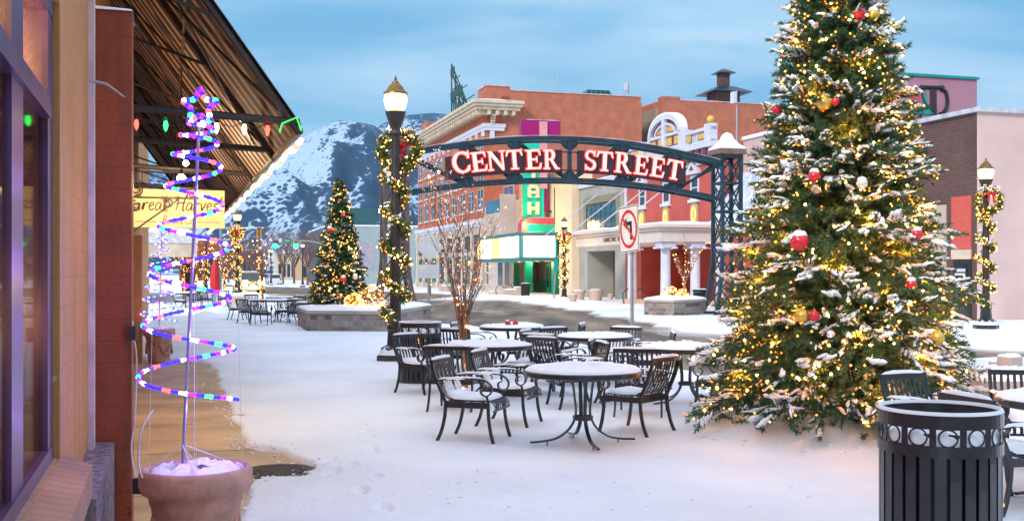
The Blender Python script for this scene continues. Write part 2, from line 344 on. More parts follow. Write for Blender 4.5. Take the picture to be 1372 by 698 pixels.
# ------------------------------------------------------------------ ground
road_px = [(255, 378.5), (352, 383), (415, 384.5), (500, 388), (620, 394), (700, 402), (800, 417), (930, 441), (1100, 452), (1330, 464), (1600, 476), (1600, 488), (1330, 478), (1210, 486), (1100, 505), (1010, 512), (940, 500), (720, 450), (590, 432), (385, 402), (330, 390), (300, 383)]
ROAD = [tuple(gp(x, y).xy) for x, y in road_px]
patch_px = [(60, 900), (180, 640), (160, 480), (222, 482), (246, 483), (279, 488), (288, 514), (298, 540), (308, 562), (318, 585), (332, 602), (380, 612), (420, 628), (400, 640), (345, 640), (322, 655), (318, 700), (310, 900)]
PATCH = [tuple(gp(x, y).xy) for x, y in patch_px]
def snow_height(x, y, detail=True):
    h = .035 + .030 * fbm(x * .6, y * .6, 3) + .012 * fbm(x * 3, y * 3, 3)
    if detail: h = h + .006 * fbm(x * 12, y * 12, 2)
    h = np.maximum(h, .012)
    for (px, py, r, a) in ((1040, 588, .45, .16), (1110, 592, .5, .17), (990, 575, .35, .1), (1075, 578, .9, .08), (1345, 437, 1.3, .18), (1300, 455, .9, .05), (905, 428, 1.2, .1), (640, 399, 3, .25), (745, 404, 2, .15), (985, 440, 2, .2), (290, 420, .55, .42), (275, 424, .4, .2), (680, 640, 1.1, .03), (880, 640, .8, .035), (500, 600, .7, .02)):
        g = gp(px, py); h = h + a * np.exp(-((x - g.x) ** 2 + (y - g.y) ** 2) / (r * r))
    rng = np.random.RandomState(3)
    trails = [((4.6, 6.2), (-1.2, 9.6)), ((-.6, 5.2), (-1.9, 13.5)), ((2.9, 4.6), (3.1, 10.0)), ((-1.6, 9), (.5, 25))]
    for tn, (p0, p1) in enumerate(trails):   # walking trails, left and right foot in turn
        dx, dy = p1[0] - p0[0], p1[1] - p0[1]; ln = math.hypot(dx, dy); dx /= ln; dy /= ln
        for q in range(int(ln / .62)):
            s_ = 1 if q % 2 else -1; fx = p0[0] + dx * .62 * q - dy * .10 * s_ + rng.randn() * .03; fy = p0[1] + dy * .62 * q + dx * .10 * s_ + rng.randn() * .03
            m_ = np.hypot(x - fx, y - fy) < .8
            if not m_.any(): continue
            u = (x[m_] - fx) * dx + (y[m_] - fy) * dy; v = -(x[m_] - fx) * dy + (y[m_] - fy) * dx; r_ = np.sqrt((u / .15) ** 2 + (v / .06) ** 2)
            h[m_] += -.020 * (1 - sstep(.75, 1.15, r_)) + .008 * np.exp(-((r_ - 1.35) / .28) ** 2)
    for k in range(46):   # footprints
        if k < 16: fx, fy = gp(275 + k * 6 % 40 + rng.rand() * 14, 497 + k * 9 + rng.rand() * 5).xy
        else: fx, fy = gp(400 + rng.rand() * 600, 455 + rng.rand() * 200).xy
        an = rng.rand() * 3; u = (x - fx) * math.cos(an) + (y - fy) * math.sin(an); v = -(x - fx) * math.sin(an) + (y - fy) * math.cos(an)
        h = h - (.05 if k < 16 else .018) * np.exp(-(u / .14) ** 2 - (v / .055) ** 2)
    sp = sdpoly(x, y, PATCH) + .10 * fbm(x * 3, y * 3, 4)
    h = h - .13 * sstep(-.10, .06, sp)
    sr = sdpoly(x, y, ROAD); wob = .5 + np.hypot(x, y) * .01
    sr = sr + wob * fbm(x * .8, y * .8, 4)
    s, d = -ST.s * x + ST.c * y, ST.c * x + ST.s * y
    streak = .05 * fbm(d * 1.6, s * .12, 4) + .03 * fbm(x * 1.5, y * 1.5, 3)
    return h - sstep(-.35, .5, sr) * (.185 - np.maximum(streak - .004, -.01))
rad = [1.2]
while rad[-1] < 1600: rad.append(rad[-1] * (1.0052 if rad[-1] < 60 else 1.02))
rad = np.array(rad); ang = np.linspace(-R(62), R(48), 760)
RR, AA = np.meshgrid(rad, ang, indexing='ij'); GX = RR * np.sin(AA); GY = RR * np.cos(AA)
GZ = snow_height(GX, GY); nr, na = RR.shape
idx = np.arange(nr * na).reshape(nr, na)
Q = np.stack([idx[:-1, :-1].ravel(), idx[:-1, 1:].ravel(), idx[1:, 1:].ravel(), idx[1:, :-1].ravel()], 1)[:, ::-1]
def snow_ground_mat():
    m, nt, b, L = new_mat('trodden_snow'); b.inputs['Roughness'].default_value = .6
    tc = nt.nodes.new('ShaderNodeTexCoord')
    n = nt.nodes.new('ShaderNodeTexNoise'); n.inputs['Scale'].default_value = .5; n.inputs['Detail'].default_value = 7; L.new(tc.outputs['Object'], n.inputs['Vector'])
    r = nt.nodes.new('ShaderNodeValToRGB'); r.color_ramp.elements[0].position = .35; r.color_ramp.elements[1].position = .62
    r.color_ramp.elements[0].color = (.77, .79, .84, 1); r.color_ramp.elements[1].color = (.88, .89, .92, 1)
    L.new(n.outputs['Fac'], r.inputs['Fac'])
    g = nt.nodes.new('ShaderNodeNewGeometry'); sx = nt.nodes.new('ShaderNodeSeparateXYZ'); L.new(g.outputs['Position'], sx.inputs[0])
    mr = nt.nodes.new('ShaderNodeMapRange'); mr.inputs['From Min'].default_value = -.02; mr.inputs['From Max'].default_value = -.10; L.new(sx.outputs[2], mr.inputs['Value'])
    mx = nt.nodes.new('ShaderNodeMix'); mx.data_type = 'RGBA'; mx.inputs['B'].default_value = (.30, .25, .21, 1)
    L.new(mr.outputs['Result'], mx.inputs['Factor']); L.new(r.outputs['Color'], mx.inputs['A']); L.new(mx.outputs['Result'], b.inputs['Base Color'])
    n2 = nt.nodes.new('ShaderNodeTexNoise'); n2.inputs['Scale'].default_value = 11; n2.inputs['Detail'].default_value = 10; n2.inputs['Roughness'].default_value = .7; L.new(tc.outputs['Object'], n2.inputs['Vector'])
    bp = nt.nodes.new('ShaderNodeBump'); bp.inputs['Strength'].default_value = .55; bp.inputs['Distance'].default_value = .03; L.new(n2.outputs['Fac'], bp.inputs['Height']); L.new(bp.outputs['Normal'], b.inputs['Normal'])
    return m
tag(npmesh('snow_cover', np.stack([GX.ravel(), GY.ravel(), GZ.ravel()], 1), Q, snow_ground_mat(), smooth=True), kind='structure')
def road_mat():
    m, nt, b, L = new_mat('slushy_asphalt'); b.inputs['Roughness'].default_value = .8; b.inputs['Specular IOR Level'].default_value = .25
    tc = nt.nodes.new('ShaderNodeTexCoord'); mp = nt.nodes.new('ShaderNodeMapping'); mp.inputs['Rotation'].default_value = (0, 0, -ST.th); mp.inputs['Scale'].default_value = (1, .12, 1); L.new(tc.outputs['Object'], mp.inputs[0])
    n = nt.nodes.new('ShaderNodeTexNoise'); n.inputs['Scale'].default_value = .9; n.inputs['Detail'].default_value = 8; L.new(mp.outputs[0], n.inputs['Vector'])
    r = nt.nodes.new('ShaderNodeValToRGB'); e = r.color_ramp.elements; e[0].position = .3; e[1].position = .72; e[0].color = (.06, .055, .055, 1); e[1].color = (.33, .24, .155, 1); q = e.new(.5); q.color = (.16, .125, .095, 1)
    L.new(n.outputs['Fac'], r.inputs['Fac']); L.new(r.outputs['Color'], b.inputs['Base Color'])
    return m
tag(MB().add([(-9000, -200, -.12), (9000, -200, -.12), (9000, 12000, -.12), (-9000, 12000, -.12)], [(0, 1, 2, 3)]).build('road', road_mat()), kind='structure')
M_PAVE = mat('damp_concrete', (.56, .36, .18), .55, var=.35, scale=1.2, bump=.15, bscale=40)
mb = MB(); pv = [LF.w(LF.aY(2.0, d), d, .0) for d in (-1.2, 2.6)] + [LF.w(LF.aY(24, d), d, .0) for d in (2.6, -1.2)]
mb.add(pv, [(0, 1, 2, 3)]); tag(mb.build('sidewalk', M_PAVE), kind='structure')
# joints of the pavement slabs
mb = MB()
for Yj in (8.3, 10.2, 12.1, 14, 15.9, 17.8, 19.7):
    a = LF.aY(Yj, 0); mb.add([LF.w(a - .008, -1.1, .004), LF.w(a + .008, -1.1, .004), LF.w(a + .008, 1.2, .004), LF.w(a - .008, 1.2, .004)], [(0, 1, 2, 3)])
tag(mb.build('pavement_joints', mat('joint_dirt', (.07, .05, .04), .9)), kind='structure')
# loose clods of crusted snow along the cleared strip, the fir and the kerb
cl_ = MB(); rc_ = random.Random(5)
for k in range(620):
    if k < 300: i = rc_.randrange(3, len(PATCH) - 2); f_ = rc_.random(); p = Vector((*PATCH[i], 0)).lerp(Vector((*PATCH[i + 1], 0)), f_) + Vector((rc_.gauss(0, .09), rc_.gauss(0, .12), 0)); r_ = .006 + .014 * rc_.random() ** 2
    elif k < 430: q = rc_.random() * 2 * PI; p = Vector((3.45 + math.cos(q) * rc_.uniform(.5, 1.6), 11.2 + math.sin(q) * rc_.uniform(.5, 1.5), 0)); r_ = .008 + .022 * rc_.random() ** 2
    else: p = gp(rc_.uniform(480, 1100), rc_.uniform(470, 690)); r_ = .005 + .010 * rc_.random() ** 2
    z_ = max(.0, float(snow_height(np.array([p.x]), np.array([p.y]))[0])); cl_.ico((p.x, p.y, z_ + r_ * .3), r_, 1, (1.2, 1, .7), .25)
tag(cl_.build('snow_clods', M_SNOW), kind='stuff')
# manhole cover
p = gp(372, 632); mh = thing('manhole_cover', 'round cast iron manhole cover in bare pavement beside the potted light spiral', 'manhole cover', (p.x, p.y, .004))
MB().lathe([(.33, 0), (.33, .010), (.285, .010), (.285, .004), (.0, .004)], 40).build('ring', mat('rusty_iron', (.11, .08, .06), .6, .4, var=.5, scale=9, bump=.3), mh)
mb = MB()
for i in range(-7, 8):
    for j in range(-7, 8):
        if i * i + j * j < 48: mb.box((i * .036, j * .036, .008), (.022, .022, .008))
mb.build('cover_pattern', MATS['rusty_iron'], mh)

# ------------------------------------------------------------------ mountains
def mountain(name, sky_pts, Yc, Yf, Yb, seed, kmat):
    px = np.linspace(-900, 2200, 620); prof = np.interp(px, [p[0] for p in sky_pts], [p[1] for p in sky_pts])
    Hc = H - (prof - YH) / F * Yc
    Ys = np.concatenate([np.linspace(Yf, Yc, 170), np.linspace(Yc, Yb, 30)[1:]])
    PX, YY = np.meshgrid(px, Ys); X = (PX - CX) / F * YY
    t = np.where(YY <= Yc, (YY - Yf) / (Yc - Yf), 1 - (YY - Yc) / (Yb - Yc) * .9)
    sx, sy = X / 260 + seed, YY / 330 + seed * 2
    rid = 1 - np.abs(fbm(sx * 1.2 + YY * .0006, sy * .6, 5)) * 2
    rid2 = fbm(sx * 3, sy * 3, 4)
    Z = Hc[None, :] * (t ** 1.25 + (.60 * (rid - .75) + .18 * rid2) * t * (1 - t) * 2.6)
    Z = np.where(YY > Yc, Z, np.minimum(Z, Hc[None, :] * YY / Yc * .985 + 6 * rid2))
    n1, n2 = PX.shape; id2 = np.arange(n1 * n2).reshape(n1, n2)
    Q = np.stack([id2[:-1, :-1].ravel(), id2[:-1, 1:].ravel(), id2[1:, 1:].ravel(), id2[1:, :-1].ravel()], 1)
    return tag(npmesh(name, np.stack([X.ravel(), YY.ravel(), Z.ravel() - 3], 1), Q, kmat, smooth=True), kind='structure')
def mountain_mat(name, cover, s):
    m, nt, b, L = new_mat(name); b.inputs['Roughness'].default_value = .9
    tc = nt.nodes.new('ShaderNodeTexCoord')
    def noise(sc, det, st=(1, 1, 1)):
        mp = nt.nodes.new('ShaderNodeMapping'); mp.inputs['Scale'].default_value = st; L.new(tc.outputs['Object'], mp.inputs[0])
        n = nt.nodes.new('ShaderNodeTexNoise'); n.inputs['Scale'].default_value = sc; n.inputs['Detail'].default_value = det; L.new(mp.outputs[0], n.inputs['Vector']); return n.outputs['Fac']
    def ma(op, a, b_):
        n = nt.nodes.new('ShaderNodeMath'); n.operation = op
        for i, v in enumerate((a, b_)):
            if isinstance(v, (int, float)): n.inputs[i].default_value = v
            else: L.new(v, n.inputs[i])
        return n.outputs[0]
    big = noise(.0055 * s, 4, (1.4, .5, 1)); mid = noise(.034 * s, 9); 
    vo = nt.nodes.new('ShaderNodeTexVoronoi'); vo.inputs['Scale'].default_value = .125 * s; L.new(tc.outputs['Object'], vo.inputs['Vector'])
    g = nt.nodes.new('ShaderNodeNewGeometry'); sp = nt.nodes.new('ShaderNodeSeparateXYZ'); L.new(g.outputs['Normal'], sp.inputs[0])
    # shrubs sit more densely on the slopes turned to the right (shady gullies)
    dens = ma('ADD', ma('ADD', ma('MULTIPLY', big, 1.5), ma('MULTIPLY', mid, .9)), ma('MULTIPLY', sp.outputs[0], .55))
    ps = nt.nodes.new('ShaderNodeSeparateXYZ'); L.new(tc.outputs['Object'], ps.inputs[0]); mr = nt.nodes.new('ShaderNodeMapRange'); mr.inputs['From Min'].default_value = -520; mr.inputs['From Max'].default_value = -230; mr.inputs['To Max'].default_value = .32; L.new(ps.outputs[0], mr.inputs['Value'])
    v = ma('SUBTRACT', ma('ADD', ma('ADD', dens, cover), mr.outputs['Result']), ma('MULTIPLY', vo.outputs['Distance'], 1.0))
    r = nt.nodes.new('ShaderNodeValToRGB'); e = r.color_ramp.elements; e[0].position = .44; e[1].position = .56; e[0].color = (.37, .50, .66, 1); e[1].color = (.012, .046, .09, 1)  # blue of dusk and distant haze put into the snow and shrub colours
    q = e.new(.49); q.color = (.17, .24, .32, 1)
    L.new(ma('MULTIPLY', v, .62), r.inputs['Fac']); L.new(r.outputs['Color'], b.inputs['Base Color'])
    return m
mountain('mountain', [(-900, 300), (-300, 230), (0, 205), (150, 215), (260, 235), (330, 222), (380, 196), (415, 176), (440, 164), (456, 157), (475, 158), (490, 161), (502, 164), (530, 185), (560, 215), (600, 250), (700, 300), (900, 330), (2200, 352)], 2300, 900, 3000, 4.3, mountain_mat('shrub_slope', -.02, 1.0))
mountain('hills', [(-900, 280), (200, 240), (380, 200), (480, 170), (520, 160), (545, 150), (575, 146), (600, 150), (625, 158), (700, 190), (900, 270), (1200, 320), (2200, 350)], 3600, 2300, 4600, 9.1, mountain_mat('forest_slope', .12, .75))
# ------------------------------------------------------------------ HAZE: thin evening air
hm = bpy.data.materials.new('evening_haze'); hm.use_nodes = True; hn = hm.node_tree; hn.nodes.remove(hn.nodes['Principled BSDF'])
pv_ = hn.nodes.new('ShaderNodeVolumePrincipled'); pv_.inputs['Color'].default_value = (.42, .70, 1, 1); pv_.inputs['Density'].default_value = .00008; pv_.inputs['Anisotropy'].default_value = .2
hn.links.new(pv_.outputs[0], hn.nodes['Material Output'].inputs['Volume'])
tag(MB().b2(-5200, 6200, -40, 4900, -4, 760).build('haze', hm), kind='stuff')
#PART2
# ================================================================== left storefront
def la(Y, d): return LF.aY(Y, d)
DW = -.467; DB = -.715
bk = fthing('bakery_building', 'brick bakery storefront with dark framed window and red brown brick pilaster at left edge', 'building', LF, la(6.9, DW), DW)
off = offof(bk)
aW = la(4.9, DW); aN = la(1.2, DW); aP = la(6.93, DW)
mb = MB(); mb.b2(aP, aW, DW - .3, DW, 0, 6.2); mb.b2(aW, aN + 2, DW - .3, DW, 0, .86); mb.b2(aW, aN + 2, DW - .3, DW, 2.92, 6.2)
mb.b2(la(42, DB), aP - .42, DB - .3, DB, 0, 6.2); mb.build('wall', M_BRKT, bk, off=off)
mb = MB(); mb.b2(aP - .42, aP - .002, DW - .25, -.224, -.01, 3.39); pil = mb.build('pilaster', M_BRKP, bk, off=off)
mb = MB(); a0, a1 = aP - .43, aP + .012; mb.pad([(a0 - off[0], DW - off[1]), (a0 - off[0], -.215 - off[1]), (a1 - off[0], -.215 - off[1]), (a1 - off[0], DW - off[1])], 3.391, .03, 4, .4); mb.build('snow', M_SNOW, pil)
mb = MB(); mb.b2(la(21.2, -.6), la(20.5, -.6), DB + .001, -.47, 0, 2.42); mb.build('pilaster', M_BRKT, bk, off=off)
mb = MB(); mb.b2(la(6.75, DW), la(6.62, DW), DW + .001, DW + .035, 0, 6.2); mb.build('trim', mat('pale_pink_paint', (.66, .5, .48), .6, var=.25, scale=6), bk, off=off)
mb = MB(); mb.b2(la(6.9, DW), la(5.15, DW), DW + .002, DW + .14, 0, .62); mb.build('plinth', mat('mottled_stone_plinth', (.24, .19, .21), .85, var=.6, scale=18, bump=.6), bk, off=off)
# sloping brick sill
mb = MB(); poly = [(DW - .1, .90), (DW + .13, .80), (DW + .13, .66), (DW - .1, .66)]
mb.prism(poly, (la(5.05, DW), 0, 0), (0, 1, 0), (0, 0, 1), aN + 2 - la(5.05, DW)); mb.build('sill', brick('sill_brick', (.42, .22, .17), (.36, .18, .14), (.28, .15, .12), .11, .3, .008), bk, off=off)
M_FRAME = mat('led_tinted_frame', (.08, .045, .15), .3, .2, var=.3, scale=5)  # violet LED light put into the dark frame colour
mb = MB(); mb.b2(aN + 1, aW + .01, DW - .22, DW - .025, .862, .93); mb.b2(aN + 1, aW + .01, DW - .22, DW - .025, 2.84, 2.918); mb.b2(aW + .001, aW + .2, DW - .22, DW - .03, .862, 2.918)
mb.b2(aN + 1, aW + .21, DW - .2, DW - .015, 2.37, 2.45); mb.b2(la(3.95, DW), la(3.66, DW), DW - .2, DW - .035, .93, 2.84); mb.b2(la(2.3, DW), la(2.1, DW), DW - .2, DW - .035, .93, 2.84)
wf = mb.build('window', M_FRAME, bk, off=off)
m, ntp, bsdf, Lp = new_mat('shop_window_glass'); tr = ntp.nodes.new('ShaderNodeBsdfTransparent'); tr.inputs['Color'].default_value = (.75, .72, .7, 1); gl = ntp.nodes.new('ShaderNodeBsdfGlossy'); gl.inputs['Roughness'].default_value = .03
fr = ntp.nodes.new('ShaderNodeFresnel'); fr.inputs['IOR'].default_value = 1.5; ms = ntp.nodes.new('ShaderNodeMixShader'); fm = ntp.nodes.new('ShaderNodeMath'); fm.operation = 'MULTIPLY'; fm.inputs[1].default_value = .28; Lp.new(fr.outputs[0], fm.inputs[0]); Lp.new(fm.outputs[0], ms.inputs[0]); Lp.new(tr.outputs[0], ms.inputs[1]); Lp.new(gl.outputs[0], ms.inputs[2]); Lp.new(ms.outputs[0], ntp.nodes['Material Output'].inputs['Surface'])
mb = MB(); mb.b2(aN + 1, aW + .05, DW - .056, DW - .050, .9, 2.9); mb.build('pane', m, wf, loc=None, off=off)
# striped drape hanging behind the glass
m, ntp, bsdf, Lp = new_mat('lit_drape'); tcx = ntp.nodes.new('ShaderNodeTexCoord'); wv = ntp.nodes.new('ShaderNodeTexNoise'); mp = ntp.nodes.new('ShaderNodeMapping'); mp.inputs['Scale'].default_value = (9, .1, .12)
Lp.new(tcx.outputs['Object'], mp.inputs[0]); Lp.new(mp.outputs[0], wv.inputs['Vector']); wv.inputs['Scale'].default_value = 1.0; wv.inputs['Detail'].default_value = 4
rp = ntp.nodes.new('ShaderNodeValToRGB'); e = rp.color_ramp.elements; e[0].position = .36; e[0].color = (.09, .045, .03, 1); e[1].position = .66; e[1].color = (.62, .38, .14, 1); q = e.new(.5); q.color = (.30, .18, .11, 1)
Lp.new(wv.outputs['Fac'], rp.inputs['Fac']); Lp.new(rp.outputs['Color'], bsdf.inputs['Base Color']); bsdf.inputs['Roughness'].default_value = .9
mb = MB(); N = 120; vs = []; fs = []
for i in range(N + 1):
    a = la(1.0, DW) + 1 - (la(1.0, DW) + 1 - aP) * i / N; dd = DW - .62 + .035 * math.sin(i * 1.3) + .02 * math.sin(i * .53)
    vs += [(a, dd, .3), (a, dd, 3.1)]
mb.add(vs, [(2 * i, 2 * i + 1, 2 * i + 3, 2 * i + 2) for i in range(N)])
dr = mb.build('window_drape', m, None, off=off, smooth=True); dr.location = bk.location; dr.rotation_euler = (0, 0, LF.rot); tag(dr, 'long striped brown and yellow drape hanging inside the dark framed shop window', 'curtain')
mb = MB(); mb.b2(aP, aN + 2, DW - 1.9, DW - 1.8, 0, 3.4); mb.b2(aP, aN + 2, DW - 1.8, DW - .3, 3.1, 3.2); mb.b2(aP, aN + 2, DW - 1.8, DW - .3, .1, .25); mb.b2(aP, aP + .1, DW - 1.8, DW - .3, .25, 3.1); mb.build('interior', M_DARK, bk, off=off)
for yy in (2.9, 3.7, 4.5): point('shop_light', LF.w(la(yy, DW - .4), DW - .30, 2.75), 30, (1, .60, .20), .1); point('shop_light', LF.w(la(yy, DW - .4), DW - .30, 1.5), 10, (1, .58, .2), .1)
# small wire clamp on the wall
mb = MB(); mb.tube([(la(6.45, DW), DW + .02, 2.85), (la(6.45, DW), DW + .12, 2.83), (la(6.95, -.3), DW + .2, 2.83)], .008); mb.build('wire_clamp', M_GALV, bk, off=off)

# ------------------------------------------------------------------ awning
AD = 1.0; AZ0, AZ1 = 2.86, 5.25; aA = la(8.62, AD); aB = la(28.3, AD) ; ADW = DB + .002
aw = fthing('striped_awning', 'black and cream striped canvas awning on black pipe frame, slanting out over the sidewalk', 'awning', LF, aA, ADW, AZ1); off = offof(aw)
m, ntp, bsdf, Lp = new_mat('awning_stripes'); tcx = ntp.nodes.new('ShaderNodeTexCoord'); sxx = ntp.nodes.new('ShaderNodeSeparateXYZ'); Lp.new(tcx.outputs['Object'], sxx.inputs[0])
def pm(op, a, b):
    n = ntp.nodes.new('ShaderNodeMath'); n.operation = op
    for i, v in enumerate((a, b)):
        if isinstance(v, (int, float)): n.inputs[i].default_value = v
        else: Lp.new(v, n.inputs[i])
    return n.outputs[0]
st = pm('GREATER_THAN', pm('FRACT', pm('MULTIPLY', sxx.outputs[0], 1 / .34), 0), .40)
mx = ntp.nodes.new('ShaderNodeMix'); mx.data_type = 'RGBA'; mx.inputs['A'].default_value = (.44, .29, .22, 1); mx.inputs['B'].default_value = (.006, .005, .007, 1); Lp.new(st, mx.inputs['Factor']); Lp.new(mx.outputs['Result'], bsdf.inputs['Base Color']); bsdf.inputs['Roughness'].default_value = .85
bsdf.inputs['Transmission Weight'].default_value = 0
def aw_pt(a, t, lift=0):   # t 0 at the wall, 1 at the front rail
    return (a, ADW + (AD - ADW) * t, AZ1 + (AZ0 - AZ1) * t + lift)
mb = MB(); n = 50; vs = []
for i in range(n + 1):
    a = aB + (aA - aB) * i / n
    for j in range(9):
        t = j / 8; sag = -.03 * abs(math.sin(i / n * 10 * PI)) * math.sin(t * PI); vs.append(aw_pt(a, t, sag))
top = [(x, y, z + .012) for x, y, z in vs]; k = len(vs)
fs = [(i * 9 + j, i * 9 + j + 1, (i + 1) * 9 + j + 1, (i + 1) * 9 + j) for i in range(n) for j in range(8)]
mb.add(vs, fs); mb.add(top, [f[::-1] for f in fs]); mb.build('canvas', m, aw, off=off)
mb = MB(); vs = []
for i in range(n * 2 + 1):
    a = aB - .02 + (aA - aB + .05) * i / (n * 2)
    for j in range(13): t = j / 12; vs.append(aw_pt(a, t * 1.01, .02 + (.045 + random.uniform(-.008, .012)) * (1 if 0 < i < 2 * n else .3)))
mb.add(vs, [(i * 13 + j, (i + 1) * 13 + j, (i + 1) * 13 + j + 1, i * 13 + j + 1) for i in range(2 * n) for j in range(12)]); mb.build('snow', M_SNOW, aw, off=off, smooth=True)
mb = MB(); ups = []
for Yr in (8.62, 10.6, 13.2, 16, 19, 22, 25, 28.2):
    a = la(Yr, AD); mb.tube([aw_pt(a, 0, -.06), aw_pt(a, 1, -.05)], .028); mb.tube([(a, ADW, 2.98), (a, AD, 2.90)], .03)
    mb.tube([aw_pt(a, .0, -1.2), aw_pt(a, .62, -.07)], .016)
mb.tube([aw_pt(aA, 1, -.03), aw_pt(aB, 1, -.03)], .03); mb.tube([aw_pt(aA, .5, -.06), aw_pt(aB, .5, -.06)], .018); mb.tube([aw_pt(aA, .0, -.06), aw_pt(aB, 0, -.06)], .02)
for i, Yr in enumerate((8.62, 10.6, 13.2, 16, 19, 22)):
    a = la(Yr, AD); a2 = la(Yr + 2.4, AD); mb.tube([aw_pt(a, .08, -.09), aw_pt(a2, .9, -.09)], .014); mb.tube([aw_pt(a2, .08, -.1), aw_pt(a, .9, -.1)], .014)
mb.build('frame', M_IRON2, aw, off=off)
# coloured bulbs on the near tie bar
E_RED = emit('red_bulb', (1, .03, .02), 7); E_GRN = emit('green_bulb', (.02, 1, .10), 4); E_WHT = emit('white_bulb', (1, .62, .42), 10); E_BLU = emit('blue_led', (.022, .012, 1), 2.2); E_PUR = emit('violet_led', (.26, .01, 1), 2.0); E_CYA = emit('pale_led', (.75, .8, 1), 3)
cs = thing('bulb_string', 'string of five red, green and white bulbs hanging on the awning tie bar', 'string lights', LF.w(la(8.62, 0), 0, 2.9), LF.rot)
o3 = (la(8.62, 0), 0, 2.9); Ytie = 8.62
cord = []
for px, e in ((183, E_RED), (222, E_GRN), (290, E_WHT), (327, E_WHT), (358, E_RED)):
    d = LF.n.dot(at(px, Ytie)); a = la(Ytie, d); z = 2.98 + (2.90 - 2.98) * (d - ADW) / (AD - ADW)
    MB().lathe([(.002, -.125), (.013, -.105), (.019, -.08), (.016, -.055), (.010, -.04)], 10, (a + .035 - o3[0], d - o3[1], z - o3[2])).build('bulb', e, cs, smooth=True)
    mb = MB(); mb.lathe([(.014, -.042), (.014, -.012), (.008, -.01)], 8, (a + .035 - o3[0], d - o3[1], z - o3[2])); mb.build('socket', M_GREEN if e is E_GRN else M_IRON, cs)
    cord.append((a + .035 - o3[0], d - o3[1], z - o3[2] - .012))
pts = []
for p, q in zip(cord, cord[1:]):
    for k in range(8): t = k / 8; pts.append((p[0] + (q[0] - p[0]) * t, p[1] + (q[1] - p[1]) * t, p[2] + (q[2] - p[2]) * t - .05 * math.sin(t * PI)))
pts.append(cord[-1]); MB().tube(pts, .004).build('wire', mat('green_wire', (.01, .05, .02)), cs)
# rope light along the front rail
rl = fthing('rope_light', 'glowing red, green and white rope light running along the awning front rail', 'rope light', LF, aA, AD, AZ0 - .1); off = offof(rl)
mb = MB(); a = aA; i = 0
seq = (3, 0, 3, 1, 3, 0, 3, 3, 0, 1)
while a > aB:
    mb.mi = {0: 0, 1: 1, 3: 2}[seq[i % 10]]; L0 = .16 + .05 * random.random(); z = AZ0 - .10 - .02 * math.sin(i * .9)
    mb.tube([(a, AD + .012, z), (a - L0 * .5, AD + .012, z - .012), (a - L0, AD + .012, z)], .02); a -= L0; i += 1
mb.build('tube_segments', [emit('red_rope', (1, .10, .05), 4), emit('green_rope', (.08, 1, .15), 4), emit('white_rope', (1, .60, .32), 3)], rl, off=off)
mb = MB(); mb.tube([(aA + .02, AD + .01, AZ0 - .03), (aA + .05, AD - .03, AZ0 + .07), (aA + .03, AD - .14, AZ0 + .02), (aA + .03, AD - .16, AZ0 - .05)], .007); mb.build('loose_end', emit('dim_green_rope', (.05, .8, .1), .9), rl, off=off)
# warm bulbs under the awning
for k, (px, py, Yb, lab) in enumerate(((243, 239, 12.0, 'bright bare bulb under the awning just above the bakery sign'), (249, 219, 15.0, 'dimmer bare bulb behind the light spiral, further back under the awning'))):
    p = wp(px, py, Yb); t = thing('bare_bulb', lab, 'lamp', p, 0, 'bare bulbs under the awning')
    MB().ico((0, 0, 0), .048 if k == 0 else .04, 2).build('bulb', emit('warm_lamp_bulb', (1, .62, .25), 30), t, smooth=True)
    a_, d_ = LF.ad(p); tt = (d_ - ADW) / (AD - ADW); zc = AZ1 + (AZ0 - AZ1) * tt - p.z
    MB().tube([(0, 0, .045), (0, 0, zc - .03)], .006).build('flex', M_IRON, t); MB().lathe([(.022, .04), (.022, .09), (.01, .1)], 8).build('holder', M_IRON, t)
    point('bulb_light', p - Vector((0, 0, .12)), 64 if k == 0 else 10, (1, .76, .46), .06)

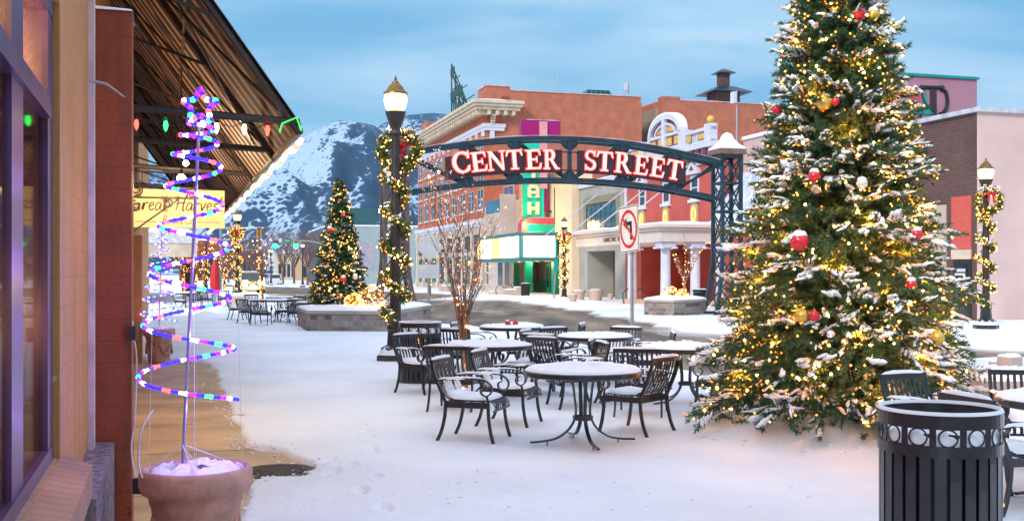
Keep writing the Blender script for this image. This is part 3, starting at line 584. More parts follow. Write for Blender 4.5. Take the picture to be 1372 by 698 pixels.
# ------------------------------------------------------------------ hanging bakery sign
Ys = 13.3; SD0, SD1 = -.453, .672
sg = fthing('hanging_sign', 'cream bakery sign with brown script lettering hung from scrolled bracket under awning', 'sign', LF, la(Ys, 0), 0, 2.49); off = offof(sg); SA = la(Ys, 0)
mb = MB(); mb.b2(SA - .03, SA + .03, SD0, SD1, 2.26, 2.725); mb.build('board', mat('cream_sign_board', (.90, .74, .38), .5, var=.08, scale=2), sg, off=off)
GLY = {'G': ([[(.62, .85), (.45, 1.0), (.2, .9), (.05, .55), (.12, .15), (.38, .02), (.58, .2), (.62, .42), (.36, .42)], [(.62, .42), (.66, -.02)]], .78),
 'r': ([[(0, .05), (.08, .5), (.1, .0), (.14, .35), (.28, .5), (.38, .42)]], .4), 'e': ([[(.04, .25), (.3, .34), (.26, .5), (.1, .46), (.05, .2), (.18, .0), (.38, .1)]], .42),
 'a': ([[(.34, .44), (.16, .5), (.03, .26), (.1, .02), (.26, .1), (.36, .46), (.34, .1), (.44, .02)]], .48), 't': ([[(.14, .95), (.1, .4), (.12, .06), (.26, .02)], [(-.04, .62), (.3, .66)]], .32),
 'H': ([[(.0, .7), (.1, .95), (.14, .4), (.08, 0)], [(.6, 1.02), (.5, .5), (.52, .02), (.62, .04)], [(.02, .42), (.3, .5), (.62, .52)]], .7),
 'v': ([[(.0, .48), (.1, .3), (.15, .02), (.28, .3), (.36, .54)]], .4), 's': ([[(.3, .5), (.1, .42), (.12, .3), (.28, .16), (.2, .0), (.02, .06)]], .36),
 'B': ([[(.1, 1), (.06, 0)], [(.0, .9), (.3, 1.0), (.42, .8), (.3, .58), (.1, .52), (.36, .46), (.48, .22), (.3, .0), (.02, .02)]], .58), 'd': ([[(.34, .44), (.16, .5), (.03, .26), (.1, .02), (.26, .1), (.36, .5), (.42, 1.0), (.36, .1), (.46, .02)]], .5),
 'C': ([[(.5, .85), (.34, 1.0), (.12, .85), (.03, .45), (.14, .08), (.34, .0), (.52, .16)]], .58), 'o': ([[(.2, .5), (.05, .3), (.12, .02), (.3, .06), (.34, .34), (.2, .5)]], .42), '.': ([[(.05, .0), (.08, .05)]], .2), ' ': ([], .3)}
def script(mb, txt, d0, z0, size, r, a):
    x = 0
    for ch in txt:
        st, wd = GLY[ch]
        for s in st: mb.tube(smooth_path([(a, d0 + (x + px + py * .18) * size, z0 + py * size) for px, py in s], 5), r, 5)
        x += wd
M_BRN = mat('brown_sign_paint', (.10, .035, .015), .6, var=.2)
mb = MB(); fa = SA + .031
script(mb, 'Great', SD0 - .0, 2.47, .185, .0075, fa); script(mb, 'Harvest', SD0 + .53, 2.47, .185, .0075, fa); script(mb, 'Bread Co.', SD0 + .385, 2.305, .10, .004, fa)
mb.b2(fa - .002, fa + .002, SD0 + .08, SD0 + .32, 2.325, 2.332); mb.b2(fa - .002, fa + .002, SD0 + .80, SD1 - .06, 2.325, 2.332); mb.build('lettering', M_BRN, sg, off=off)
mb = MB(); cx_, cz = SD0 + .42, 2.60   # small windmill emblem
for k in range(6): an = k * PI / 3; mb.bar((fa, cx_, cz), (fa, cx_ + .05 * math.cos(an), cz + .05 * math.sin(an)), .005)
mb.tube([(fa, cx_ - .035, 2.44), (fa, cx_ - .008, 2.58)], .004); mb.tube([(fa, cx_ + .035, 2.44), (fa, cx_ + .008, 2.58)], .004)
for zc, wd in ((2.46, .03), (2.5, .022), (2.54, .014)): mb.bar((fa, cx_ - wd, zc), (fa, cx_ + wd, zc), .004)
mb.build('emblem', mat('rust_sign_paint', (.28, .10, .03), .6), sg, off=off)
def scroll(c, r0, turns, s=1, ph=0, n=28):
    return [(c[0], c[1] + s * r0 * (1 - .75 * k / n) * math.cos(ph + turns * 2 * PI * k / n), c[2] + r0 * (1 - .75 * k / n) * math.sin(ph + turns * 2 * PI * k / n)) for k in range(n + 1)]
mb = MB(); ba = SA + .09
mb.tube([(ba, DB, 2.62), (ba, .36, 2.62)], .010); mb.tube([(ba, -.455, 2.15), (ba, -.455, 2.80)], .013); mb.tube(smooth_path([(ba, -.45, 2.17), (ba, -.2, 2.36), (ba, .12, 2.60)], 8), .009)
mb.tube(scroll((ba, -.36, 2.71), .075, 1.6, 1, -PI / 2), .008); mb.tube(scroll((ba, -.37, 2.51), .07, 1.5, 1, PI / 2), .008); mb.tube(scroll((ba, .27, 2.66), .05, 1.5, -1, -PI / 2), .007); mb.tube(scroll((ba, .0, 2.55), .06, 1.4, -1, PI / 2), .007)
for d in (-.3, .3): mb.tube([(SA, d, 2.72), (SA, d, 2.93)], .006)
mb.tube([(SA, DB, 2.94), (SA, .35, 2.94)], .012); mb.build('bracket', M_IRON2, sg, off=off)

# ------------------------------------------------------------------ light spirals in pots
LEDS = [E_BLU, E_PUR, E_CYA, E_GRN, E_RED]
M_TERRA = mat('dusty_terracotta', (.56, .29, .23), .75, var=.3, scale=7, bump=.35, bscale=25)
def spiral_tree(px, Yp, ppole, turns, star_px, glow, plabel, slabel):
    b = at(px, Yp); k = Yp / F
    pot = thing('plant_pot', plabel, 'flower pot', (b.x, b.y, .0), 0, 'terracotta pots of the light spirals')
    mb = MB(); mb.lathe([(.175, .0), (.19, .03), (.235, .44), (.245, .46), (.25, .5), (.285, .52), (.30, .55), (.30, .62), (.285, .645), (.268, .648), (.262, .60), (.0, .60)], 40)
    mb.build('bowl', M_TERRA, pot, smooth=True)
    mb = MB()   # swag relief
    for q in range(5):
        a0 = q * 2 * PI / 5
        pts = [((.215 + .03 * (1 - abs(t - .5) * 1.0)) * math.cos(a0 + t * 1.1), (.215 + .03 * (1 - abs(t - .5))) * math.sin(a0 + t * 1.1), .40 - .22 * math.sin(t * PI)) for t in [i / 12 for i in range(13)]]
        mb.tube(pts, [.008 + .012 * math.sin(i / 12 * PI) for i in range(13)], 6)
    mb.build('swag', M_TERRA, pot, smooth=True)
    mb = MB(); mb.pad([(.262 * math.cos(i * PI / 18), .262 * math.sin(i * PI / 18)) for i in range(36)], .602, .045, 6, .7); mb.pad([(.295 * math.cos(i * PI / 18), .295 * math.sin(i * PI / 18)) for i in range(36)], .59, .02, 3, .3); mb.build('snow', M_SNOW, pot, smooth=True)
    t = thing('light_spiral', slabel, 'light tree', (b.x, b.y, .60), 0, 'spiral light trees')
    P0 = wp(ppole[0][0], ppole[0][1], Yp) - t.location; P1 = wp(ppole[1][0], ppole[1][1], Yp) - t.location; P0.z = -.0
    MB().tube([P0, P1], .009, 8).build('pole', mat('lavender_grey_tube', (.30, .29, .44), .4, .3), t)
    # helix through right-hand extremes (py, centre px, radius px); one full turn between successive entries
    path = []
    for i in range(len(turns) - 1):
        (y0, c0, r0), (y1, c1, r1) = turns[i], turns[i + 1]
        nst = max(18, int(2 * PI * r0 * k / .022))
        for j in range(nst):
            tt = j / nst; an = -2 * PI * tt; rr = (r0 + (r1 - r0) * tt) * k
            c = wp(c0 + (c1 - c0) * tt, y0 + (y1 - y0) * tt, Yp) - t.location
            path.append(c + Vector((rr * math.cos(an), rr * math.sin(an), -.0)))
    mb = MB(); seg = 2
    for i in range(0, len(path) - seg, seg):
        mb.mi = (0, 0, 2, 1, 0, 3, 0, 1, 2, 0, 4, 0, 1, 0)[(i // seg) % 12]; mb.tube(path[i:i + seg + 1], .0085, 6, cap=False)
        mb.ico(path[i], .0135, 1)
    mb.build('rope_of_leds', LEDS, t)
    mb = MB(); sc = wp(star_px[0], star_px[1], Yp) - t.location; rs = star_px[2] * k
    pts = [sc + Vector((math.cos(PI / 2 + i * PI / 5) * rs * (1 if i % 2 == 0 else .45), 0, math.sin(PI / 2 + i * PI / 5) * rs * (1 if i % 2 == 0 else .45))) for i in range(11)]
    q = 0
    for p_, q_ in zip(pts, pts[1:]):
        for h in range(3): mb.mi = (0, 1, 0, 3, 0, 2, 4)[q % 7]; mb.tube([p_.lerp(q_, h / 3), p_.lerp(q_, (h + 1) / 3)], .012, 6); mb.ico(p_.lerp(q_, (h + .5) / 3), .017, 1); q += 1
    mb.build('star', LEDS, t)
    mb = MB(); mb.tube(pts, .006, 5); mb.build('star_wire', M_GALV, t)
    mb = MB()
    for an in (.5, 1.9, 3.3, 5.0):
        e = Vector((.25 * math.cos(an), .25 * math.sin(an), .03)); mb.bar(P0 + Vector((0, 0, .17)), e, .003)
        c = path[int(len(path) * .02)]; mb.bar(e, (e.x * .9, e.y * .9, (P1.z) * .55), .0012, 3)
    mb.build('guy_wires', mat('white_wire', (.7, .68, .66), .5), t)
    if glow:
        for zz_g in (.35, .75, 1.15, 1.55): point('led_glow', t.location + Vector((.03 - zz_g * .0, .03, zz_g)), glow / 4, (.30, .12, 1), .012)
    return t, pot
t1, pot1 = spiral_tree(263, 5.9, ((244, 622), (267, 165)), [(535, 252, 66), (465, 252, 60), (397, 252, 54), (328, 257, 47), (272, 258, 38), (222, 262, 33), (190, 264, 26), (172, 267, 18), (160, 268, 10)], (268, 143, 25), 11, 'large dusty terracotta pot in the foreground holding the tall light spiral', 'tall multicoloured LED spiral with star on top, in the foreground pot')
t2, pot2 = spiral_tree(213, 20.6, ((213, 447), (217, 300)), [(430, 213, 24), (408, 213, 22), (392, 214, 19), (376, 214, 17), (361, 215, 15), (347, 215, 12), (334, 216, 10), (322, 216, 8), (312, 217, 6), (305, 217, 3)], (217, 298, 7), 9, 'terracotta pot further back along the wall holding the smaller looking light spiral', 'distant multicoloured LED spiral further back along the shop wall under the sign')
# feed wires
mb = MB(); P = [wp(178, 430, 6.98), wp(178, 445, 6.95), wp(183, 480, 6.9), wp(181, 560, 6.8), wp(176, 600, 6.7), wp(182, 640, 6.5), wp(188, 648, 6.3)]
cd = thing('power_cord', 'white extension cord with adapters trailing from the pilaster to foreground pot', 'cord', P[0])
mb.tube(smooth_path([p - P[0] for p in P], 6), .005); mb.tube(smooth_path([p - P[0] for p in (wp(205, 549, 5.9), wp(193, 568, 5.85), wp(187, 590, 5.8), wp(186, 622, 5.75), wp(191, 640, 5.7))], 6), .0055); mb.build('cable', mat('white_cable', (.62, .56, .55), .5), cd)
mb = MB(); mb.box(wp(177, 446, 6.95) - P[0], (.06, .05, .09)); mb.build('adapter', mat('dark_plastic', (.05, .035, .03), .5), cd); MB().box(wp(187, 650, 6.3) - P[0], (.07, .05, .09)).build('adapter', MATS['dark_plastic'], cd)
#PART3
# ================================================================== tables and chairs
def make_chair(name='patio_chair'):
    t = thing(name, 'x', 'chair', (0, 0, 0))
    prof_b = smooth_path([(-.36, .80), (-.325, .66), (-.275, .54), (-.225, .46), (-.17, .425)], 4)
    prof_s = smooth_path([(-.17, .425), (-.05, .418), (.1, .428), (.19, .432), (.255, .415), (.29, .37), (.285, .32)], 4)
    def slats(prof, nm):
        mb = MB()
        for i in range(9):
            y = -.225 + i * .05625; mb.tube([(x, y, z) for x, z in [(p.x, p.y) for p in prof]], 0, flat=(.026, .006), up=(.0, 0, 1) if nm == 'seat' else (1, 0, .4))
        return mb
    P2 = lambda L: smooth_path([(x, z, 0) for x, z in L], 4)
    pb = P2([(-.36, .80), (-.325, .66), (-.275, .54), (-.225, .46), (-.17, .425)]); ps = P2([(-.17, .425), (-.05, .418), (.1, .428), (.19, .432), (.255, .415), (.29, .37), (.285, .32)])
    mb = slats(pb, 'back'); mb.tube([(-.365, -.265, .80), (-.365, .265, .80)], 0, flat=(.03, .045), up=(0, 0, 1))
    for s in (-1, 1): mb.tube(smooth_path([(-.215, .262 * s, .40), (-.27, .262 * s, .52), (-.33, .262 * s, .66), (-.372, .262 * s, .82)], 3), 0, flat=(.03, .024), up=(1, 0, .4))
    mb.build('backrest', M_IRON, t)
    mb = slats(ps, 'seat')
    for s in (-1, 1): mb.box((.0, .262 * s, .385), (.46, .018, .06))
    mb.box((-.22, 0, .385), (.02, .52, .06)); mb.tube([(.285, -.26, .33), (.285, .26, .33)], .011); mb.build('seat', M_IRON, t)
    for s in (-1, 1):
        mb = MB(); pts = smooth_path([(-.318, .268 * s, .625), (-.1, .275 * s, .645), (.1, .28 * s, .65), (.2, .28 * s, .635), (.262, .28 * s, .585), (.265, .28 * s, .52), (.215, .28 * s, .48), (.165, .28 * s, .505), (.16, .28 * s, .555), (.2, .28 * s, .575)], 4)
        mb.tube(pts, 0, flat=(.042, .012), up=(0, 0, 1) if False else None); mb.tube([(.215, .272 * s, .48), (.232, .27 * s, .40)], .013); mb.build('armrest', M_IRON, t)
        for x0, x1, nm in ((.228, .29, 'f'), (-.215, -.315, 'r')):
            mb = MB(); mb.tube(smooth_path([(x0, .266 * s, .41), (x0 + (.005 if nm == 'f' else -.01), .266 * s, .27), (x0 + (x1 - x0) * .45, .27 * s, .12), (x1, .275 * s, .0)], 4), 0, flat=(.022, .030), up=(1, 0, 0)); mb.build('leg', M_IRON, t)
    mb = MB(); mb.pad([(.245 * c_, .235 * s_) for c_, s_ in [(math.copysign(abs(math.cos(q)) ** .35, math.cos(q)), math.copysign(abs(math.sin(q)) ** .35, math.sin(q))) for q in [i * PI / 16 for i in range(32)]]], lambda x, y: .434 + max(0, -x - .13) * .5, .042, 5, .24)
    o = len(mb.v)
    for s in (-1, 1): mb.pad([(-.06 + .24 * c_, .277 * s + .024 * s_) for c_, s_ in [(math.cos(q), math.sin(q)) for q in [i * PI / 8 for i in range(16)]]], lambda x, y: .642 + .03 * x, .026, 3, .25)
    mb.pad([(-.365 + .020 * math.cos(q), .262 * math.copysign(abs(math.sin(q)) ** .5, math.sin(q))) for q in [i * PI / 10 for i in range(20)]], .822, .024, 3, .35)
    # snow caught between the back slats
    for i in range(8):
        y = -.197 + i * .05625
        if random.random() < .9:
            k0 = random.uniform(.48, .6); mb.tube([(-.36 + .03 + (.135 * u), y, .80 - .36 * u) for u in (k0, .8, 1.0)], [.006, .014, .016], 6)
    mb.build('snow', M_SNOW, t, smooth=True)
    return t
def make_table():
    t = thing('patio_table', 'x', 'table', (0, 0, 0))
    MB().lathe([(.56, .685), (.575, .69), (.58, .70), (.58, .735), (.57, .742), (0, .742)], 48).build('tabletop', M_IRON, t)
    mb = MB(); mb.pad([(.566 * math.cos(i * PI / 32), .566 * math.sin(i * PI / 32)) for i in range(64)], .743, .050, 8, .26); mb.build('snow', M_SNOW, t, smooth=True)
    for k in range(4):
        an = k * PI / 2; c, s = math.cos(an), math.sin(an); mb = MB()
        pts = smooth_path([(.20, .69), (.135, .62), (.095, .5), (.075, .36), (.085, .27), (.14, .17), (.25, .085), (.38, .055), (.52, .045)], 4)
        pts = [(p_[0], p_[1]) for p_ in [(q.x, q.y) for q in smooth_path([(x, z, 0) for x, z in [(.13, .69), (.10, .6), (.085, .48), (.072, .36), (.082, .27), (.14, .17), (.25, .09), (.38, .06), (.53, .05)]], 4)]]
        mb.tube([(r * c, r * s, z) for r, z in pts], 0, flat=(.034, .016), up=(c, s, .01))
        mb.tube([(.36 * c, .36 * s, .06), (.36 * c, .36 * s, .008), (.40 * c, .40 * s, .006)], .007); mb.build('leg', M_IRON, t)
    MB().lathe([(.095, .255), (.1, .26), (.1, .295), (.085, .295), (.085, .255)], 20, caps=False).build('collar', M_IRON, t)
    MB().lathe([(.05, .02), (.05, .69)], 8, caps=False).build('stem', M_IRON, t) if False else None
    return t
CH = make_chair(); TB = make_table(); first = {'c': 1, 't': 1}
def put(kind, X, Y, deg, label, group):
    src = CH if kind == 'c' else TB
    if first[kind]: o = src; first[kind] = 0
    else: o = copy_tree(src)
    o.location = (X, Y, .012); o.rotation_euler = (0, 0, R(deg)); tag(o, label, group=group)
    for c in o.children:
        if c.name.startswith('snow') and src is not o: c.data = random.choice(SNV[kind])
    return o
SNV = {'c': [], 't': []}
for kind_, src_ in (('c', CH), ('t', TB)):   # a few different snow loads
    me = [c for c in src_.children if c.name.startswith('snow')][0].data; SNV[kind_].append(me)
    for k in range(3):
        m2 = me.copy(); co = np.empty(len(m2.vertices) * 3, np.float32); m2.vertices.foreach_get('co', co); co = co.reshape(-1, 3); zb_ = .745 if kind_ == 't' else None; ox, oy = 10 + 7 * k, 3 + 5 * k
        nz = fbm(co[:, 0] * 4 + ox, co[:, 1] * 4 + oy, 3)
        if kind_ == 't': co[:, 2] = np.where(co[:, 2] > zb_ + .004, zb_ + (co[:, 2] - zb_) * (1 + .75 * nz + .35 * (k - 1) * co[:, 0]), co[:, 2])
        else: co[:, 2] = co[:, 2] + np.where((co[:, 2] > .44) & (co[:, 2] < .53), .02 * nz, .008 * nz)
        m2.vertices.foreach_set('co', co.ravel()); m2.update(); SNV[kind_].append(m2)
GC = 'snowy black metal patio chairs'; GT = 'round black metal patio tables'
tabs = [(at(781, 10.6), 12, 'front round snowy table standing fully in view before all others'), (at(656, 14.4), 20, 'snowy round table on the left of the group beside the lit bare sapling'),
 (at(686, 19.2), 40, 'rear snowy round table carrying a small red and white bow'), (at(797, 16.3), 5, 'snowy round table in the middle rear, just right of the tilted dark chair'),
 (at(919, 13.9), 33, 'snowy round table partly hidden by the big lit fir'), (at(1445, 8.15), 10, 'snowy round table cut by the right picture edge behind the black bin'),
 (at(372, 38), 15, 'far snowy table beside the cream planter box near the stone planter'), (at(421, 35), 50, 'far snowy table touching the left end of the stone planter'), (at(376, 42.5), 30, 'far small looking table behind the others by the road'),
 (at(287, 55), 10, 'farthest snowy table behind the big light spiral'), (at(247, 52), 40, 'farthest table on the left, close to the shop wall')]
for p, dg, lab in tabs: put('t', p.x, p.y, dg, lab, GT)
chairs = [(-.375, 10.95, -17, 'snow filled chair at far left front, seen from its side, facing the front table'), (-.02, 12.0, -18, 'snow filled chair just behind the left front chair, facing right'),
 (-1.23, 15.15, -40, 'single chair left of the others, in front of the round bin'), (-.68, 13.2, 76, 'chair turned its dark back to the viewer at the left table'),
 (.20, 15.0, -118, 'chair with snowy slats at the right side of the left table, facing the viewer'), (-.80, 17.1, 72, 'chair seen from behind just left of the sapling trunk'),
 (-.62, 18.75, -18, 'chair behind the sapling with arm pointing right to the rear table'), (.45, 17.5, 125, 'narrow looking chair at right end of the rear table'),
 (.86, 18.7, 165, 'rear chair right of the bow table, back rail highest in that pair'), (.55, 16.3, -20, 'chair facing right at the left end of the middle rear table'),
 (.63, 14.9, 50, 'tilted dark chair with broad back turned to the viewer in the group centre'), (.78, 13.5, -165, 'chair whose dark back pokes up directly behind the front table'),
 (1.66, 17.05, -118, 'rear chair facing the viewer behind the middle table, below the road sign'), (2.00, 15.9, 178, 'edge on chair leaning right, with snow on its back, before the road'),
 (1.39, 14.0, -10, 'orange glinting chair between middle and right tables facing right'), (1.52, 12.75, 76, 'wide dark chair back just behind the right front chair'),
 (1.31, 11.42, 141, 'right front chair with golden reflections on its slatted back beside the front table'), (2.52, 12.9, 150, 'chair with snowy seat half hidden by the left edge of the big fir'),
 (3.56, 9.05, -62, 'chair with snowy slanted back between the big fir and the black bin'), (3.55, 7.75, 18, 'closest chair behind the black bin with curled arm at right'), (4.5, 9.35, -100, 'chair of which only a dark post shows beyond the right edge table')]
far_ch = [(318, 39, 0, 'far chair seen from the side at left end of the planter box table'), (334, 36.5, 60, 'far chair with snowy arm, second from the left in its row'), (350, 35, 88, 'far chair with dark back centred before its table'),
 (336, 43.5, -80, 'far chair behind the row with snow topped back rail beside the cream planter box'), (382, 37, 170, 'far chair facing left between the two far tables'), (397, 36, 95, 'far chair right before the stone planter corner'),
 (395, 41, -110, 'far chair behind the second far table'), (262, 53, 100, 'farthest chair with dark back at left behind the light spiral'), (275, 54, 80, 'farthest chair beside the pole of the big light spiral'),
 (300, 54, 100, 'farthest chair right of the light spiral, dark back'), (306, 55, 170, 'farthest chair facing left at the end of its row'), (241, 50, 20, 'farthest chair under the red umbrella side of the shop wall')]
for X, Y, dg, lab in chairs: put('c', X, Y, dg, lab, GC)
for px, Y, dg, lab in far_ch: p = at(px, Y); put('c', p.x, p.y, dg, lab, GC)
# bow on rear table
p = at(687, 19.2); bow = thing('gift_bow', 'small red and white ribbon bow lying on the rear snowy table', 'bow', (p.x - .02, p.y - .25, .80))
mb = MB()
for s in (-1, 1): mb.ico((s * .06, 0, .03), .055, 2, (1.1, .7, .8)); 
mb.build('loops', M_REDV, bow, smooth=True); mb = MB(); mb.ico((0, -.02, .03), .028, 2); mb.ico((-.07, -.01, .075), .025, 2, (1.5, 1, .5)); mb.build('knot', M_SNOW, bow, smooth=True)

# ------------------------------------------------------------------ slatted bins
def bin_(px, Y, label):
    p = at(px, Y); t = thing('trash_bin', label, 'trash bin', (p.x, p.y, .0), 0, 'black slatted metal bins')
    r = .315; mb = MB(); n = 26
    for k in range(n):
        an = 2 * PI * k / n; c, s = math.cos(an), math.sin(an)
        mb.box((r * c, r * s, .40), (.008, .058, .70), an)
    mb.build('slats', M_IRON, t)
    MB().lathe([(r - .03, .06), (r - .03, .72), (r - .028, .74)], 36, caps=False).build('liner', mat('bin_liner', (.006, .006, .008), .5), t)
    MB().lathe([(r - .004, .725), (r + .012, .725), (r + .012, .785), (r - .004, .785), (r - .004, .725)], 48, caps=False).build('lower_band', M_IRON, t)
    MB().lathe([(r - .004, .875), (r + .012, .875), (r + .012, .945), (r + .004, .955), (r - .004, .945), (r - .004, .875)], 48, caps=False).build('upper_band', M_IRON, t)
    MB().lathe([(r - .006, .04), (r + .012, .04), (r + .012, .075), (r - .006, .075), (r - .006, .04)], 48, caps=False).build('foot_band', M_IRON, t)
    mb = MB(); nb = 13
    for k in range(nb):
        an = 2 * PI * k / nb + .12; c, s = math.cos(an), math.sin(an); cc = Vector((r * c, r * s, .83)); tx = Vector((-s, c, 0))
        mb.tube([cc + tx * (.048 * math.cos(q)) + Vector((0, 0, .046 * math.sin(q))) for q in [i * PI / 10 for i in range(21)]], .0055, 6, cap=False)
        an2 = an + PI / nb; mb.box((r * math.cos(an2), r * math.sin(an2), .83), (.008, .034, .10), an2)
    mb.build('ring_band', M_IRON, t)
    mb = MB()
    vs = []
    for k in range(78):
        an = 2 * PI * k / 78; c, s = math.cos(an), math.sin(an); hb = .822 + .026 * math.sin(an * 13 + 1.0) + random.uniform(-.012, .014)
        vs += [((r - .004) * c, (r - .004) * s, .786), ((r - .012) * c, (r - .012) * s, hb), ((r - .05) * c, (r - .05) * s, hb + .022), ((r - .10) * c, (r - .10) * s, .78)]
    mb.add(vs, [(4 * i + j, 4 * ((i + 1) % 78) + j, 4 * ((i + 1) % 78) + j + 1, 4 * i + j + 1) for i in range(78) for j in range(3)])
    an0 = [2 * PI * i / 60 for i in range(60)]
    mb.lathe([(r - .006, .946), (r - .004, .962 + .004), (r + .006, .965), (r + .013, .948)], 60, caps=False); mb.lathe([(0, .70), (.2, .70), (r - .035, .68)], 24, caps=False); mb.build('snow', M_SNOW, t, smooth=True)
bin_(1259, 6.0, 'big black slatted metal bin with ring band standing in the lower right foreground')
bin_(563, 16.6, 'dark slatted bin behind the left chair, next to the garlanded lamp base')
def small_bin(px, Y, label):
    p = at(px, Y); t = thing('trash_bin', label, 'trash bin', (p.x, p.y, .0), 0, 'black slatted metal bins'); mb = MB()
    for k in range(18): an = 2 * PI * k / 18; mb.box((.32 * math.cos(an), .32 * math.sin(an), .42), (.01, .075, .8), an)
    mb.build('slats', M_IRON, t); MB().lathe([(.30, .05), (.30, .8)], 20, caps=False).build('liner', MATS['bin_liner'], t); MB().lathe([(.32, .83), (.345, .83), (.345, .95), (.32, .95), (.32, .83)], 24, caps=False).build('rim', M_IRON, t)
    mb = MB(); mb.pad([(.33 * math.cos(i * PI / 8), .33 * math.sin(i * PI / 8)) for i in range(16)], .95, .04, 3); mb.build('snow', M_SNOW, t, smooth=True)
small_bin(704, 80, 'far dark bin before the green theatre entrance'); small_bin(938, 50, 'far dark bin under the portico of the red building')
#PART4
# ================================================================== foliage tools
def unit(a): return a / (np.linalg.norm(a, axis=-1, keepdims=True) + 1e-9)
def sprigs(P, D, Ln, K, nl, nw, rs):
    """needle triangles for sprigs: origins P, directions D, lengths Ln"""
    n = len(P); t = rs.rand(n, K, 1) ** .8
    base = P[:, None] + D[:, None] * Ln[:, None, None] * t
    r = rs.randn(n, K, 3); r -= (r * D[:, None]).sum(-1, keepdims=True) * D[:, None]; r = unit(r)
    nd = unit(D[:, None] * (.45 + .5 * t) + r * .9 + np.array([0, 0, .06]))
    tip = base + nd * nl * (1.1 - .45 * t) * (.7 + .6 * rs.rand(n, K, 1))
    wv = unit(np.cross(nd, rs.randn(n, K, 3))) * nw / 2
    V = np.stack([base - wv, base + wv, tip], 2).reshape(-1, 3)
    return V, np.arange(len(V)).reshape(-1, 3)
def blobs(C, A, rl, rw, rs, sub=2, up=0):
    """lumpy ellipsoids: centres C, long axis A, half length rl, half width rw"""
    v0 = np.array(ICO[sub][0]); f0 = np.array(ICO[sub][1]); n = len(C)
    z = np.tile(np.array([0, 0, 1.]), (n, 1)); B = unit(np.cross(A, z + rs.randn(n, 3) * .02)); U = np.cross(B, A)
    j = 1 + rs.uniform(-.28, .28, (n, len(v0), 1))
    V = C[:, None] + (v0[None, :, 0:1] * A[:, None] * rl[:, None, None] + v0[None, :, 1:2] * B[:, None] * rw[:, None, None] + v0[None, :, 2:3] * U[:, None] * rw[:, None, None] * .75) * j
    Q = (f0[None] + (np.arange(n) * len(v0))[:, None, None]).reshape(-1, 3)
    return V.reshape(-1, 3), Q
OCT = (np.array([(1, 0, 0), (-1, 0, 0), (0, 1, 0), (0, -1, 0), (0, 0, 1), (0, 0, -1)], float), np.array([(0, 2, 4), (2, 1, 4), (1, 3, 4), (3, 0, 4), (2, 0, 5), (1, 2, 5), (3, 1, 5), (0, 3, 5)]))
def bulbs(C, r):
    V = (C[:, None] + OCT[0][None] * r).reshape(-1, 3); Q = (OCT[1][None] + (np.arange(len(C)) * 6)[:, None, None]).reshape(-1, 3); return V, Q

